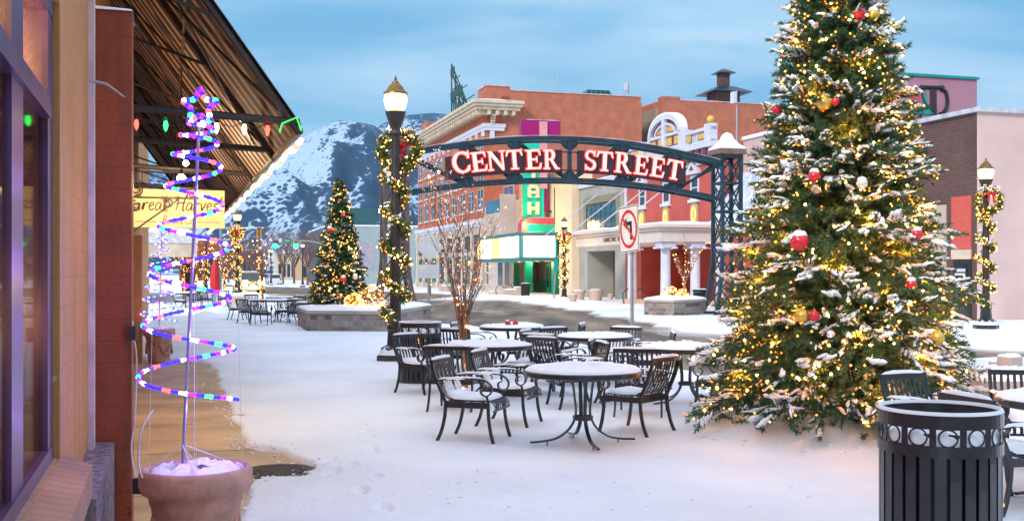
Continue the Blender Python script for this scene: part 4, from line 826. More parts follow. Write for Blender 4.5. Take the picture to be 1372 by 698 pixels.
def lightmesh(C, r, mats, parent, rs):
    V, Q = bulbs(C, r); w_ = rs.choice(3, len(C), p=[.22, .40, .38]); return npmesh('string_lights', V, Q, mats, parent, mi=np.repeat(w_, 8))
def fir(name, loc, height, r0, z0, nmain, label, K, nl, nw, nb, br, seed, snowf, bulbm, group, sl=1.0, rings=None):
    """lit christmas fir; boughs leave the trunk in irregular whorls"""
    rs = np.random.RandomState(seed); t = thing(name, label, 'tree', loc, 0, group)
    MB().lathe([(.085 * sl, 0), (.07 * sl, height * .3), (.04 * sl, height * .7), (.008, height)], 8).build('trunk', M_BARK, t)
    P = []; D = []; Ln = []; W = []
    br_mb = MB()
    low = nmain // 5; Bf = []
    for i in range(nmain + nmain // 3 + low):
        if i < nmain: u = (i + rs.rand()) / nmain; zf = 1 - math.sqrt(1 - u * .995)   # more boughs low down
        elif i < nmain + nmain // 3: zf = .42 + .575 * (i - nmain + rs.rand()) / (nmain // 3)
        else: zf = .002 + .05 * rs.rand()
        bs = rs.rand(); bs = 1.0 if bs < .54 else (.5 if bs < .75 else .08)
        z = z0 + (height - z0) * zf; Rz = r0 * (1 - zf) ** .93 * (1 + .10 * math.sin(z * 9.5 / sl + .6) + rs.uniform(-.13, .07)) + .05 * sl
        an = i * 2.39996 + rs.rand() * .5; droop = -.42 + .75 * zf + rs.uniform(-.1, .1)
        if i >= nmain + nmain // 3: Rz *= rs.uniform(.45, .88); z += .1 * sl; droop = rs.uniform(-.62, -.35)
        d = np.array([math.cos(an), math.sin(an), droop]); d /= np.linalg.norm(d)
        org = np.array([0, 0, z - droop * Rz * .9 + .02]); tipL = Rz / math.hypot(d[0], d[1])
        br_mb.tube([tuple(org), tuple(org + d * tipL * .5), tuple(org + d * tipL * .93 + np.array([0, 0, -.02]))], [.016 * sl, .010 * sl, .004 * sl], 4)
        side = np.array([-math.sin(an), math.cos(an), 0])
        ns = max(7, int(10 + 10 * Rz / sl))
        for k in range(ns):
            q = .12 + .84 * (k + rs.rand()) / ns; lat = rs.uniform(-1, 1); l0 = (.15 + .09 * rs.rand()) * sl * (.75 + .4 * (1 - zf))
            dd = d * .8 + side * lat * .75 + np.array([0, 0, rs.uniform(-.15, .42)]); dd /= np.linalg.norm(dd)
            p = org + d * tipL * q * .92 + side * lat * .13 * Rz
            ex = (p + dd * l0)
            P.append(p); D.append(dd); Ln.append(l0); W.append(q); Bf.append(bs)
    for k in range(10):
        p = np.array([0, 0, height - .35 * sl + .03 * sl * k]); dd = np.array([rs.randn() * .6, rs.randn() * .6, 1.]); P.append(p); D.append(dd / np.linalg.norm(dd)); Ln.append(.16 * sl); W.append(1); Bf.append(.5)
    for k in range(int(nmain * 9)):   # shorter inner shoots fill the heart of the tree
        zf = 1 - math.sqrt(1 - rs.rand() * .985); z = z0 + (height - z0) * zf; Rz = r0 * (1 - zf) ** .93 * rs.uniform(.25, .78); an = rs.rand() * 2 * PI
        dd = np.array([math.cos(an), math.sin(an), rs.uniform(-.5, .5)]) + rs.randn(3) * .35; P.append(np.array([Rz * math.cos(an), Rz * math.sin(an), z])); D.append(dd / np.linalg.norm(dd)); Ln.append(.2 * sl); W.append(.4); Bf.append(0)
    P = np.array(P); D = np.array(D); Ln = np.array(Ln); W = np.array(W); Bf = np.array(Bf)
    ok = (P[:, 2] + D[:, 2] * Ln) > .03; P, D, Ln, W, Bf = P[ok], D[ok], Ln[ok], W[ok], Bf[ok]
    br_mb.build('branches', M_BARK, t)
    V, Q = sprigs(P, D, Ln, K, nl, nw, rs); tag(npmesh('foliage', V, Q, [M_NEEDLE], t), kind=None)
    # snow lies on the outer sprigs, in patches
    pn = np.array([vnoise(np.array([math.atan2(p[1], p[0]) * 3 + 50]), np.array([p[2] * 2.2 / sl + 9]))[0] for p in P])
    pick = (W > .55) & (rs.rand(len(P)) < snowf * Bf * np.clip((pn - .15) * 2.8, .2, 1.25))
    Ps, Ds, Ls = P[pick], D[pick], Ln[pick]; Vs = []; Qs = []; o = 0
    rwp = .011 + .025 * rs.rand(len(Ps)) ** 1.6; tilt = rs.randn(len(Ps), 3) * .3
    for q, rr in ((.20, .7), (.42, 1.0), (.66, 1.0), (.90, .75)):
        m = rs.rand(len(Ps)) < .92
        C = Ps[m] + Ds[m] * (Ls[m] * q)[:, None] + np.array([0, 0, 1.]) * (.014 * sl) + rs.randn(m.sum(), 3) * .006 * sl
        v, f = blobs(C, unit(Ds[m] + tilt[m]), Ls[m] * (.15 + .17 * rs.rand(m.sum())), rwp[m] * sl * rr, rs); Vs.append(v); Qs.append(f + o); o += len(v)
    npmesh('snow', np.concatenate(Vs), np.concatenate(Qs), [M_SNOW], t, smooth=True)['kind'] = 'stuff'
    # warm string lights through the outer boughs
    an = rs.rand(nb * 6) * len(P); ii = an.astype(int); ii = ii[(W[ii] > .62)]
    pl = np.array([vnoise(np.array([math.atan2(p[1], p[0]) * 2.5 + 20]), np.array([p[2] * 2.6 / sl + 40]))[0] for p in P])
    ii = ii[rs.rand(len(ii)) < np.clip((pl[ii] - .18) * 2.2, .10, 1)][:nb]
    C = P[ii] + D[ii] * (Ln[ii] * (.5 + .55 * rs.rand(len(ii))))[:, None] + rs.randn(len(ii), 3) * .02 * sl
    tag(lightmesh(C, br, bulbm, t, rs), kind='stuff'); t['rad'] = 0; del t['rad']
    return t

# ------------------------------------------------------------------ the big lit fir
TX, TY = (1124 - CX) / F * 11.4, 11.4; TH, TR, TZ0 = 5.95, 1.48, .12
big = fir('christmas_tree', (TX, TY, .02), TH, TR, TZ0, 330, 'huge snow dusted fir covered in warm lights, rising out of the top of the picture', 46, .07, .0135, 2600, .0125, 5, .85, M_BULB, 'lit christmas firs')
rsg = np.random.RandomState(2)
for k in range(64):
    zf = 1 - math.sqrt(1 - (k + 7.5) / 72 * .96); an = k * 2.4; Rz = TR * (1 - zf) ** .93 * rsg.uniform(.70, .92); point('string_light_glow', (TX + Rz * math.cos(an), TY + Rz * math.sin(an), TZ0 + (TH - TZ0) * zf + .05), 7.0, (1, .30, .03), .03)
for k in range(14):
    zf = 1 - math.sqrt(1 - (k + .5) / 14 * .94); an = k * 2.4 + 1; Rz = 1.0 * (1 - zf) ** .93 * .8; point('string_light_glow', (at(455, 34.3).x + Rz * math.cos(an), 34.3 + Rz * math.sin(an), .76 + 3.8 * zf), 7.0, (1, .30, .03), .03)
mb = MB()
for k in range(5):
    an = k * 2 * PI / 5 + .3; c, s = math.cos(an), math.sin(an)
    mb.tube(smooth_path([(.07 * c, .07 * s, .45), (.2 * c, .2 * s, .35), (.38 * c, .38 * s, .12), (.55 * c, .55 * s, .02)], 4), .008); mb.tube([(.38 * c + .07 * math.cos(q) * c, .38 * s + .07 * math.cos(q) * s, .2 + .07 * math.sin(q)) for q in [i * .5 for i in range(12)]], .006)
mb.tube([(.4 * math.cos(i * PI / 12), .4 * math.sin(i * PI / 12), .1) for i in range(25)], .007); mb.build('stand', M_IRON, big)
def on_fir(px, py, TXY, base, hgt, r0, z0, push=.0):
    best = None
    for i in range(400):
        Y = TXY[1] - r0 * 1.1 + i * r0 * 1.2 / 400; p = wp(px, py, Y); z = p.z - base; zf = min(1, max(0, (z - z0) / (hgt - z0))); Rz = r0 * (1 - zf) ** .93 + .03
        if (p.x - TXY[0]) ** 2 + (p.y - TXY[1]) ** 2 <= Rz * Rz: return p
    return wp(px, py, TXY[1] - .2)
def bauble(p, r, m, label, cap=True, group='baubles on the big fir'):
    b = thing('bauble', label, 'bauble', p, 0, group); MB().ico((0, 0, 0), r, 3).build('ball', m, b, smooth=True)
    MB().lathe([(r * .22, r * .95), (r * .22, r * 1.14), (r * .08, r * 1.2), (r * .08, r * 1.45)], 8).build('cap', M_GOLDB, b)
    if cap:
        mb = MB(); n = 14; mb.pad([(r * .8 * math.cos(i * 2 * PI / n), r * .8 * math.sin(i * 2 * PI / n)) for i in range(n)], r * .52, r * .62, 4, .2); mb.build('snow', M_SNOW, b, smooth=True)
    return b
for px, py, r, mm, cap, lab in ((1152, 19, .075, M_REDB, False, 'red bauble near the top of the picture, left of a gold one'), (1170, 20, .07, M_GOLDB, True, 'gold bauble near the top of the picture beside a red one'),
        (1040, 147, .06, M_REDB, True, 'red bauble sticking out at the left outline of the big fir, high up'), (1104, 138, .09, M_GOLDB, False, 'large gold bauble in the upper half of the big fir'), (1119, 137, .05, M_REDB, False, 'small red bauble tucked beside the large gold one'),
        (1071, 324, .105, M_REDB, True, 'largest snow capped red bauble at mid height on the left of the big fir'), (1155, 246, .062, M_PALEB, True, 'pale silvery bauble in the middle of the big fir'), (1091, 236, .07, M_REDB, True, 'dark red bauble left of the pale silvery one'),
        (1228, 314, .07, M_REDB, True, 'snowy red bauble at mid height on the right of the big fir'), (1221, 381, .06, M_REDB, True, 'red bauble low on the right, under snowy boughs'), (1074, 423, .075, M_GOLDB, False, 'gold bauble low on the fir, touching a red one on its right'), (1091, 423, .06, M_REDB, False, 'red bauble low on the fir, right of the gold one'), (1256, 452, .075, M_GOLDB, False, 'gold bauble at the lower right outline of the big fir')):
    p = on_fir(px, py, (TX, TY), .02, TH, TR, TZ0); bauble(p, r * .88, mm, lab, cap)

# ------------------------------------------------------------------ stone planters
def planter(poly, h, label, cap=.09, over=.05, name='stone_planter'):
    cx = sum(p[0] for p in poly) / len(poly); cy = sum(p[1] for p in poly) / len(poly)
    t = thing(name, label, 'planter', (cx, cy, 0), ST.rot); q = Matrix.Rotation(-ST.rot, 3, 'Z')
    pl = [q @ Vector((x - cx, y - cy, 0)) for x, y in poly]; pl = [(p.x, p.y) for p in pl]
    ar = sum(pl[i][0] * pl[(i + 1) % len(pl)][1] - pl[(i + 1) % len(pl)][0] * pl[i][1] for i in range(len(pl)))
    if ar < 0: pl = pl[::-1]
    MB().prism(pl, (0, 0, -.1), (1, 0, 0), (0, 1, 0), h - cap + .1).build('wall', M_STONE, t)
    def grow(o): return [(x * (1 + o / math.hypot(x, y)), y * (1 + o / math.hypot(x, y))) for x, y in pl]
    MB().prism(grow(over), (0, 0, h - cap + .002), (1, 0, 0), (0, 1, 0), cap).build('coping', M_CONC, t)
    g = grow(over * .9); dense = []
    for i in range(len(g)):
        for k in range(10): f = k / 10; a, b = g[i], g[(i + 1) % len(g)]; dense.append((a[0] + (b[0] - a[0]) * f, a[1] + (b[1] - a[1]) * f))
    mb = MB(); mb.pad(dense, h + .004, .11, 7, .2); mb.build('snow', M_SNOW, t, smooth=True); return t
pA = [at(399, 35.2), at(411, 31.3), at(522, 30.8), at(577, 36.6), at(560, 39), at(420, 39)]
planter([tuple(p.xy) for p in pA], .62, 'low snowy stone planter on the left carrying the smaller lit fir')
planter([tuple(p.xy) for p in (at(863, 43.6), at(903, 42.2), at(946, 44.3), at(930, 48), at(880, 48))], .64, 'low snowy stone planter across the road beside the right arch tower')
planter([tuple(p.xy) for p in (at(1302, 12.9), at(1318, 12.4), at(1500, 12.4), at(1500, 14.6), at(1296, 14.6))], .46, 'snowy planter box at the right edge behind the big fir', name='stone_planter')
p = wp(1353, 497, 13.2); cbx = thing('concrete_block', 'small square concrete block with snow cap standing on the right edge planter', 'block', (p.x, p.y, .50)); mb = MB(); mb.box((0, 0, .08), (.21, .2, .2), .5); mb.build('body', M_CONC, cbx)
mb = MB(); c5, s5 = math.cos(.5), math.sin(.5); mb.pad([(x * c5 - y * s5, x * s5 + y * c5) for x, y in [(-.1, -.1), (0, -.1), (.1, -.1), (.1, 0), (.1, .1), (0, .1), (-.1, .1), (-.1, 0)]], .181, .04, 4); mb.build('snow', M_SNOW, cbx, smooth=True)
p = wp(1333, 492, 13.4); st_ = thing('stone', 'rounded brown stone half buried in snow beside the concrete block', 'stone', (p.x, p.y, .56)); MB().ico((0, 0, 0), .07, 2, (1, .9, 1.1), .15).build('body', M_CONC, st_, smooth=True); MB().ico((0, 0, .05), .055, 2, (1.2, 1, .6), .1).build('snow', M_SNOW, st_, smooth=True)

# smaller fir on the left planter
SX, SY = at(455, 34.3).x, 34.3; SH = 4.0
small = fir('christmas_tree', (SX, SY, .64), SH, 1.0, .12, 230, 'smaller lit fir standing on the stone planter in the middle distance', 36, .085, .016, 900, .022, 8, .55, M_BULBF, 'lit christmas firs', sl=.8)
for px, py, r, mm, cap, lab in ((442, 308, .10, M_REDB, True, 'red bauble at mid height on the left of the smaller fir'), (460, 288, .075, M_REDB, False, 'small red bauble high on the right outline of the smaller fir'), (460, 374, .10, M_REDB, True, 'snow capped red bauble low on the smaller fir'), (476, 371, .09, M_PALEB, True, 'pale bauble low on the right of the smaller fir')):
    bauble(on_fir(px, py, (SX, SY), .64, SH, 1.0, .12), r, mm, lab, cap, 'baubles on the smaller fir')
mb_c = []
rs = np.random.RandomState(4)
def light_ball(px, py, Y, r, label, n=190, ground=None):
    p = wp(px, py, Y); t = thing('light_ball', label, 'light ball', p, 0, 'glowing balls of string lights'); v = unit(rs.randn(n, 3)) * r * (1 - .12 * rs.rand(n, 1))
    tag(lightmesh(v, .021, M_BULBF, t, rs), kind='stuff')
    mb = MB()
    for k in range(7):
        an = k * PI / 7; mb.tube([(r * .95 * math.cos(q) * math.cos(an), r * .95 * math.cos(q) * math.sin(an), r * .95 * math.sin(q)) for q in [i * PI / 8 for i in range(17)]], .008, 4, cap=False)
    mb.build('wire_frame', M_BARKL, t)
light_ball(474, 405, 32.6, .29, 'left glowing ball of lights at the foot of the smaller fir'); light_ball(498, 401, 32.2, .40, 'larger glowing ball of lights right of its twin on the left planter')
light_ball(897, 394.5, 44.6, .36, 'glowing ball of lights on the left of the far planter'); light_ball(914, 396.5, 44.2, .29, 'smaller glowing ball of lights on the right of the far planter')

# ------------------------------------------------------------------ street lamps
def garland(mb_pts, nper, L0, rs_, gauss):
    pass
def lamp(px, Y, top_z, label, garl=True, wreath=None, simple=False):
    p = at(px, Y); t = thing('street_lamp', label, 'street lamp', (p.x, p.y, 0), 0, 'acorn street lamps'); k = top_z / 5.45
    mb = MB(); mb.lathe([(.37, 0), (.37, .13), (.34, .15), (.29, .15), (.29, .28), (.26, .30), (.17, .34), (.15, .6), (.165, .63), (.165, .70), (.14, .74)], 8, ph=PI / 8); mb.build('base', M_IRON, t)
    mb = MB(); mb.lathe([(.105, .74), (.10, 2.4 * k), (.085, 4.3 * k)], 16); mb.lathe([(.085, 4.3 * k), (.13, 4.36 * k), (.09, 4.44 * k), (.11, 4.50 * k), (.19, 4.74 * k), (.20, 4.78 * k), (.0, 4.78 * k)], 16); mb.build('post', M_IRON2, t)
    mb = MB(); mb.lathe([(.14, 4.785 * k), (.19, 4.85 * k), (.225, 4.98 * k), (.215, 5.09 * k), (.19, 5.12 * k)], 20); mb.build('globe', M_GLOBE, t, smooth=True)
    mb = MB(); mb.lathe([(.235, 5.11 * k), (.23, 5.14 * k), (.17, 5.2 * k), (.13, 5.27 * k), (.075, 5.32 * k), (.06, 5.36 * k), (.02, 5.38 * k), (.028, 5.42 * k), (.0, 5.49 * k)], 16); mb.build('cap', mat('bronze_cap', (.22, .12, .03), .4, .6, var=.3, scale=6), t)
    mb = MB(); mb.pad([(.36 * math.cos(i * PI / 8), .36 * math.sin(i * PI / 8)) for i in range(16)], lambda x, y: .152 if math.hypot(x, y) > .285 else .285, .012, 4); mb.build('snow', M_SNOW, t)
    point('lamp_glow', (p.x, p.y, 4.95 * k), 90, (1, .62, .26), .22)
    if garl:
        rs2 = np.random.RandomState(int(px)); g = thing('garland', label.split(' lamp')[0] + ' lamp garland: lit fir garland wound down the post', 'garland', (p.x, p.y, 0), 0, 'lit garlands on the street lamps')
        g['label'] = garl
        n = 330; tt = np.linspace(0, 1, n); zz_ = (3.75 - 2.95 * tt) * k; an = tt * 2 * PI * 4.6 + 1.0
        C = np.stack([.19 * np.cos(an), .19 * np.sin(an), zz_], 1); Pp = np.repeat(C, 4, 0) + rs2.randn(n * 4, 3) * .035; Dd = unit(rs2.randn(n * 4, 3) + np.repeat(np.stack([np.cos(an), np.sin(an), 0 * an], 1), 4, 0) * .6)
        V, Q = sprigs(Pp, Dd, np.full(n * 4, .085), 13, .06, .016, rs2); npmesh('greenery', V, Q, [M_NEEDLE2], g)
        ii = rs2.randint(0, n * 4, 330); tag(lightmesh(Pp[ii] + Dd[ii] * .11, .0145 if Y < 30 else .022, M_BULB if Y < 25 else M_BULBF, g, rs2), kind='stuff')
        jj = rs2.randint(0, n * 4, 150); V, Q = blobs(Pp[jj] + np.array([0, 0, .05]), unit(rs2.randn(150, 3)), np.full(150, .05), np.full(150, .026), rs2, 1); npmesh('snow', V, Q, [M_SNOW], g, smooth=True)['kind'] = 'stuff'
    if wreath:
        dx, dy, wl, bl = wreath; rs2 = np.random.RandomState(int(px) + 1); wz = 4.08 * k
        wr = thing('wreath', wl, 'wreath', (p.x + dx, p.y + dy, wz), 0, 'lit wreaths on the street lamps'); n = 900; an = rs2.rand(n) * 2 * PI; R0 = .325
        C = np.stack([R0 * np.cos(an), rs2.randn(n) * .03, R0 * np.sin(an)], 1) + rs2.randn(n, 3) * .045; Dd = unit(rs2.randn(n, 3) + np.stack([np.cos(an), 0 * an, np.sin(an)], 1) * .35)
        V, Q = sprigs(C, Dd, np.full(n, .08), 14, .06, .016, rs2); npmesh('greenery', V, Q, [M_NEEDLE2], wr)
        ii = rs2.randint(0, n, 170); tag(lightmesh(C[ii] + Dd[ii] * .1, .0145 if Y < 30 else .022, M_BULB if Y < 25 else M_BULBF, wr, rs2), kind='stuff')
        jj = [j for j in range(n) if math.sin(an[j]) > .55][:60]; V, Q = blobs(C[jj] + np.array([0, 0, .06]), unit(rs2.randn(len(jj), 3)), np.full(len(jj), .055), np.full(len(jj), .028), rs2, 1); npmesh('snow', V, Q, [M_SNOW], wr, smooth=True)
        mb = MB(); bx, by, bz = bl
        for s in (-1, 1): mb.ico((bx + s * .085, by, bz + .03), .085, 2, (1.15, .55, .75)); mb.prism([(0, 0), (.05, 0), (.09, -.22), (.03, -.25)], (bx - (.03 if s > 0 else .02) + s * .03, by, bz), (s, 0, 0), (0, 0, 1), .012)
        mb.ico((bx, by - .03, bz + .02), .04, 2); mb.build('bow', M_REDV, wr, smooth=False)
    return t
lamp(530, 20.7, 5.45, 'nearest tall street lamp wound with garland, glowing beside the arch', 'thick lit fir garland wound around the nearest lamp post', (.06, .20, 'big lit wreath with half hidden red bow on the nearest lamp', (.0, .0, .06)))
lamp(1321, 32.6, 5.15, 'street lamp in front of the pale pink wall on the right', 'lit garland spiralling down the lamp post before the pink wall', (.0, -.2, 'lit wreath with red bow on the lamp before the pink wall', (.06, -.08, .20)))
lamp(756, 66, 5.15, 'street lamp before the cinema entrance across the road', 'lit garland on the lamp post before the cinema', (.0, -.2, 'lit wreath with big red bow on the lamp before the cinema', (0, -.08, .18)))
lamp(318, 60, 5.25, 'street lamp on the left side of the street behind the cream planter box', 'lit garland on the lamp post behind the cream planter box', (.0, -.2, 'dark lit wreath on the lamp left of the smaller fir', (0, .12, .1)))
lamp(276, 95, 5.2, 'far street lamp with garland seen behind the light spiral under the sign', 'lit garland on the far lamp post behind the light spiral', None)
lamp(363, 150, 5.2, 'bare far street lamp left of the traffic light', None); lamp(405.5, 135, 5.6, 'bare far street lamp just left of the smaller fir', None)

# ------------------------------------------------------------------ arch over the street
PL, PR = at(529, 40.2), at(973, 44.2); aL_, dL = ST.ad(PL); aR_, dR = ST.ad(PR); aM = (aL_ + aR_) / 2
arch = fthing('street_arch', 'blue grey steel truss arch with glowing red street name spanning the road between two towers', 'arch', ST, aM, (dL + dR) / 2); off = offof(arch)
def tower(d, flip):
    mb = MB(); hw = .41; zt = 6.5
    def fl(z): return 0 if z > 2.6 else .42 * ((2.6 - z) / 2.6) ** 2
    cor = [(-1, -1), (1, -1), (1, 1), (-1, 1)]
    for sx_, sy_ in cor:
        pts = [(aM + sx_ * (hw + fl(z) * .6), d + sy_ * (hw + fl(z)), z) for z in (0, .5, 1, 1.6, 2.2, 2.8, zt)]; mb.tube(pts, 0, flat=(.13, .13), up=(1, 0, 0))
    lev = [.1, 1.6, 2.85, 4.2, 5.35, 6.4]
    for i, z in enumerate(lev):
        for k in range(4):
            (x0, y0), (x1, y1) = cor[k], cor[(k + 1) % 4]; e = fl(z)
            mb.tube([(aM + x0 * (hw + e * .6), d + y0 * (hw + e), z), (aM + x1 * (hw + e * .6), d + y1 * (hw + e), z)], 0, flat=(.09, .09), up=(0, 0, 1))
            if i < len(lev) - 1:
                z2 = lev[i + 1]; e2 = fl(z2)
                mb.tube([(aM + x0 * (hw + e * .6), d + y0 * (hw + e), z), (aM + x1 * (hw + e2 * .6), d + y1 * (hw + e2), z2)], .035, 5)
                mb.tube([(aM + x1 * (hw + e * .6), d + y1 * (hw + e), z), (aM + x0 * (hw + e2 * .6), d + y0 * (hw + e2), z2)], .035, 5)
    tw = mb.build('tower', M_STEEL if flip else mat('rusty_brown_steel', (.12, .085, .07), .55, .2, var=.35, scale=4), arch, off=off)
    o = (aM - off[0], d - off[1], 0); q = PI / 4; r2 = math.sqrt(2)
    MB().lathe([(.54 * r2, zt), (.58 * r2, zt + .02), (.58 * r2, zt + .22), (.52 * r2, zt + .26)], 4, o, q).build('roof', M_WOODD if False else mat('brown_roof_edge', (.20, .12, .09), .6, var=.3, scale=4), tw)
    MB().lathe([(.57 * r2, zt + .225), (.55 * r2, zt + .28), (.36 * r2, zt + .45), (.24 * r2, zt + .62), (.19 * r2, zt + .70), (.2 * r2, zt + .73), (.13 * r2, zt + .86), (.0, zt + .95)], 4, o, q).build('snow', M_SNOW, tw)
tower(dL, False); tower(dR, True)
dA, dB = dL + .40, dR - .40
def zc(d, up): t = (d - dA) / (dB - dA); q = 1 - (2 * t - 1) ** 2; return (6.12 + .76 * q) if up else (4.67 + .62 * q)
ds = np.linspace(dA, dB, 33)
for face, fx in (('front', .40), ('back', -.40)):
    mb = MB()
    for up in (True, False): mb.tube([(aM + fx, d, zc(d, up)) for d in ds], 0, flat=(.10, .17), up=(0, 0, 1))
    def dpx(px): # d on the truss face under a picture column
        r_ = (px - CX) / F; Y = (aM + fx) / (ST.s * r_ - ST.c); return ST.n.dot(at(px, Y))
    vd = [dA] + [dpx(x) for x in (625, 690, 763, 833, 903)] + [dB]
    for d in vd[1:-1]:
        mb.tube([(aM + fx, d, zc(d, False)), (aM + fx, d, zc(d, True))], 0, flat=(.11, .15), up=(0, 1, 0))
        for up, s_ in ((True, -1), (False, 1)):
            z = zc(d, up); hw = .36; mb.prism([(-hw, 0), (hw, 0), (hw * .75, s_ * .14), (.12, s_ * .26), (-.12, s_ * .26), (-hw * .75, s_ * .14)][::(1 if s_ > 0 else -1)], (aM + fx - .015, d, z + s_ * .07), (0, 1, 0), (0, 0, 1), .03)
    for i in range(3):
        for o_ in (-.05, .05):
            mb.tube([(aM + fx, vd[i] + o_, zc(vd[i], True)), (aM + fx, vd[i + 1] + o_, zc(vd[i + 1], False))], .028, 6)
            mb.tube([(aM + fx, vd[6 - i] + o_, zc(vd[6 - i], True)), (aM + fx, vd[5 - i] + o_, zc(vd[5 - i], False))], .028, 6)
    mb.build('truss', M_STEEL, arch, off=off)
mb = MB()
for d in vd[1:-1]:
    for up in (True, False): mb.tube([(aM + .4, d, zc(d, up)), (aM - .4, d, zc(d, up))], .045, 6)
for o_ in (.35, -.35): mb.tube([(aM + .47, d, zc(d, False) + .72 + o_) for d in ds[4:-4]], .03, 6)
mb.build('cross_ties', M_STEEL, arch, off=off)
mb = MB(); sp_ = [(aM + .4 + x, d, zc(d, True) + .10) for d in ds for x in (-.045, .045)]
mb.add([(x, y, z + (.035 if i % 2 else .03) * random.uniform(.4, 1.2)) for i, (x, y, z) in enumerate(sp_)] , [(2 * i, 2 * i + 1, 2 * i + 3, 2 * i + 2) for i in range(len(ds) - 1)])
mb.add([(x, y, z - .012) for x, y, z in sp_], [(2 * i, 2 * i + 2, 2 * i + 3, 2 * i + 1) for i in range(len(ds) - 1)]); mb.build('snow', M_SNOW, arch, off=off)
# serif neon letters
def arc(cx, cy, rx, ry, a0, a1, th, n=12, thf=None):
    out = []
    for i in range(n):
        b0 = R(a0 + (a1 - a0) * i / n); b1 = R(a0 + (a1 - a0) * (i + 1) / n)
        t0 = thf(b0) if thf else th; t1 = thf(b1) if thf else th
        out.append([(cx + (rx + t0 / 2) * math.cos(b0), cy + (ry + t0 / 2) * math.sin(b0)), (cx + (rx + t1 / 2) * math.cos(b1), cy + (ry + t1 / 2) * math.sin(b1)), (cx + (rx - t1 / 2) * math.cos(b1), cy + (ry - t1 / 2) * math.sin(b1)), (cx + (rx - t0 / 2) * math.cos(b0), cy + (ry - t0 / 2) * math.sin(b0))])
    return out
def rc(x0, y0, x1, y1): return [(x0, y0), (x1, y0), (x1, y1), (x0, y1)]
thk = lambda b: .07 + .10 * abs(math.cos(b))
LET = {'C': arc(.46, .5, .38, .44, 48, 318, .1, 18, thk) + [[(.70, .66), (.80, .66), (.80, 1.0), (.74, .93)], [(.70, .30), (.80, .34), (.76, .12), (.68, .08)]],
 'E': [rc(.1, 0, .27, 1), rc(.0, .0, .1, .06), rc(.0, .94, .1, 1), rc(.27, .92, .66, 1), rc(.27, .46, .52, .54), rc(.27, 0, .68, .08), [(.60, .92), (.66, .72), (.70, .72), (.68, .92)], [(.62, .08), (.68, .30), (.73, .30), (.70, .08)], rc(.50, .36, .54, .64)],
 'N': [rc(.1, .0, .18, .96), [(.02, 1), (.24, 1), (.84, .1), (.84, -.02), (.74, -.02)], rc(.76, .1, .84, 1), rc(.0, 0, .28, .06), rc(.66, .94, .95, 1)],
 'T': [rc(.34, 0, .52, .93), rc(.04, .92, .82, 1), [(.04, .92), (.0, .70), (.05, .70), (.14, .92)], [(.82, .92), (.86, .70), (.81, .70), (.72, .92)], rc(.24, 0, .34, .06), rc(.52, 0, .62, .06)],
 'R': [rc(.1, 0, .27, 1), rc(.0, 0, .1, .06), rc(.27, 0, .36, .06), rc(.0, .94, .1, 1), rc(.27, .93, .42, 1), rc(.27, .47, .42, .54)] + arc(.40, .735, .18, .23, -90, 90, .1, 10, lambda b: .07 + .10 * abs(math.cos(b))) + [[(.36, .50), (.52, .50), (.86, .0), (.66, .0)], rc(.80, 0, .92, .05)],
 'S': arc(.36, .745, .22, .215, 35, 270, .1, 14, lambda b: .075 + .05 * abs(math.cos(b))) + arc(.36, .265, .24, .225, 90, -145, .1, 14, lambda b: .075 + .06 * abs(math.cos(b))) + [[(.55, .74), (.61, .70), (.61, 1.0), (.56, .96)], [(.08, .28), (.14, .26), (.13, .02), (.08, .0)]]}
E_FACE = emit('neon_letter_face', (1, .42, .35), .78); E_EDGE = emit('neon_tube_red', (1, .035, .03), 1.4)
M_SBOX = mat('dark_plum_sign_box', (.03, .016, .024), .5, var=.3, scale=4)
fA = aM + .56
def dz(px, py):
    r_ = (px - CX) / F; Y = fA / (ST.s * r_ - ST.c); p = wp(px, py, Y); return ST.n.dot(p), p.z
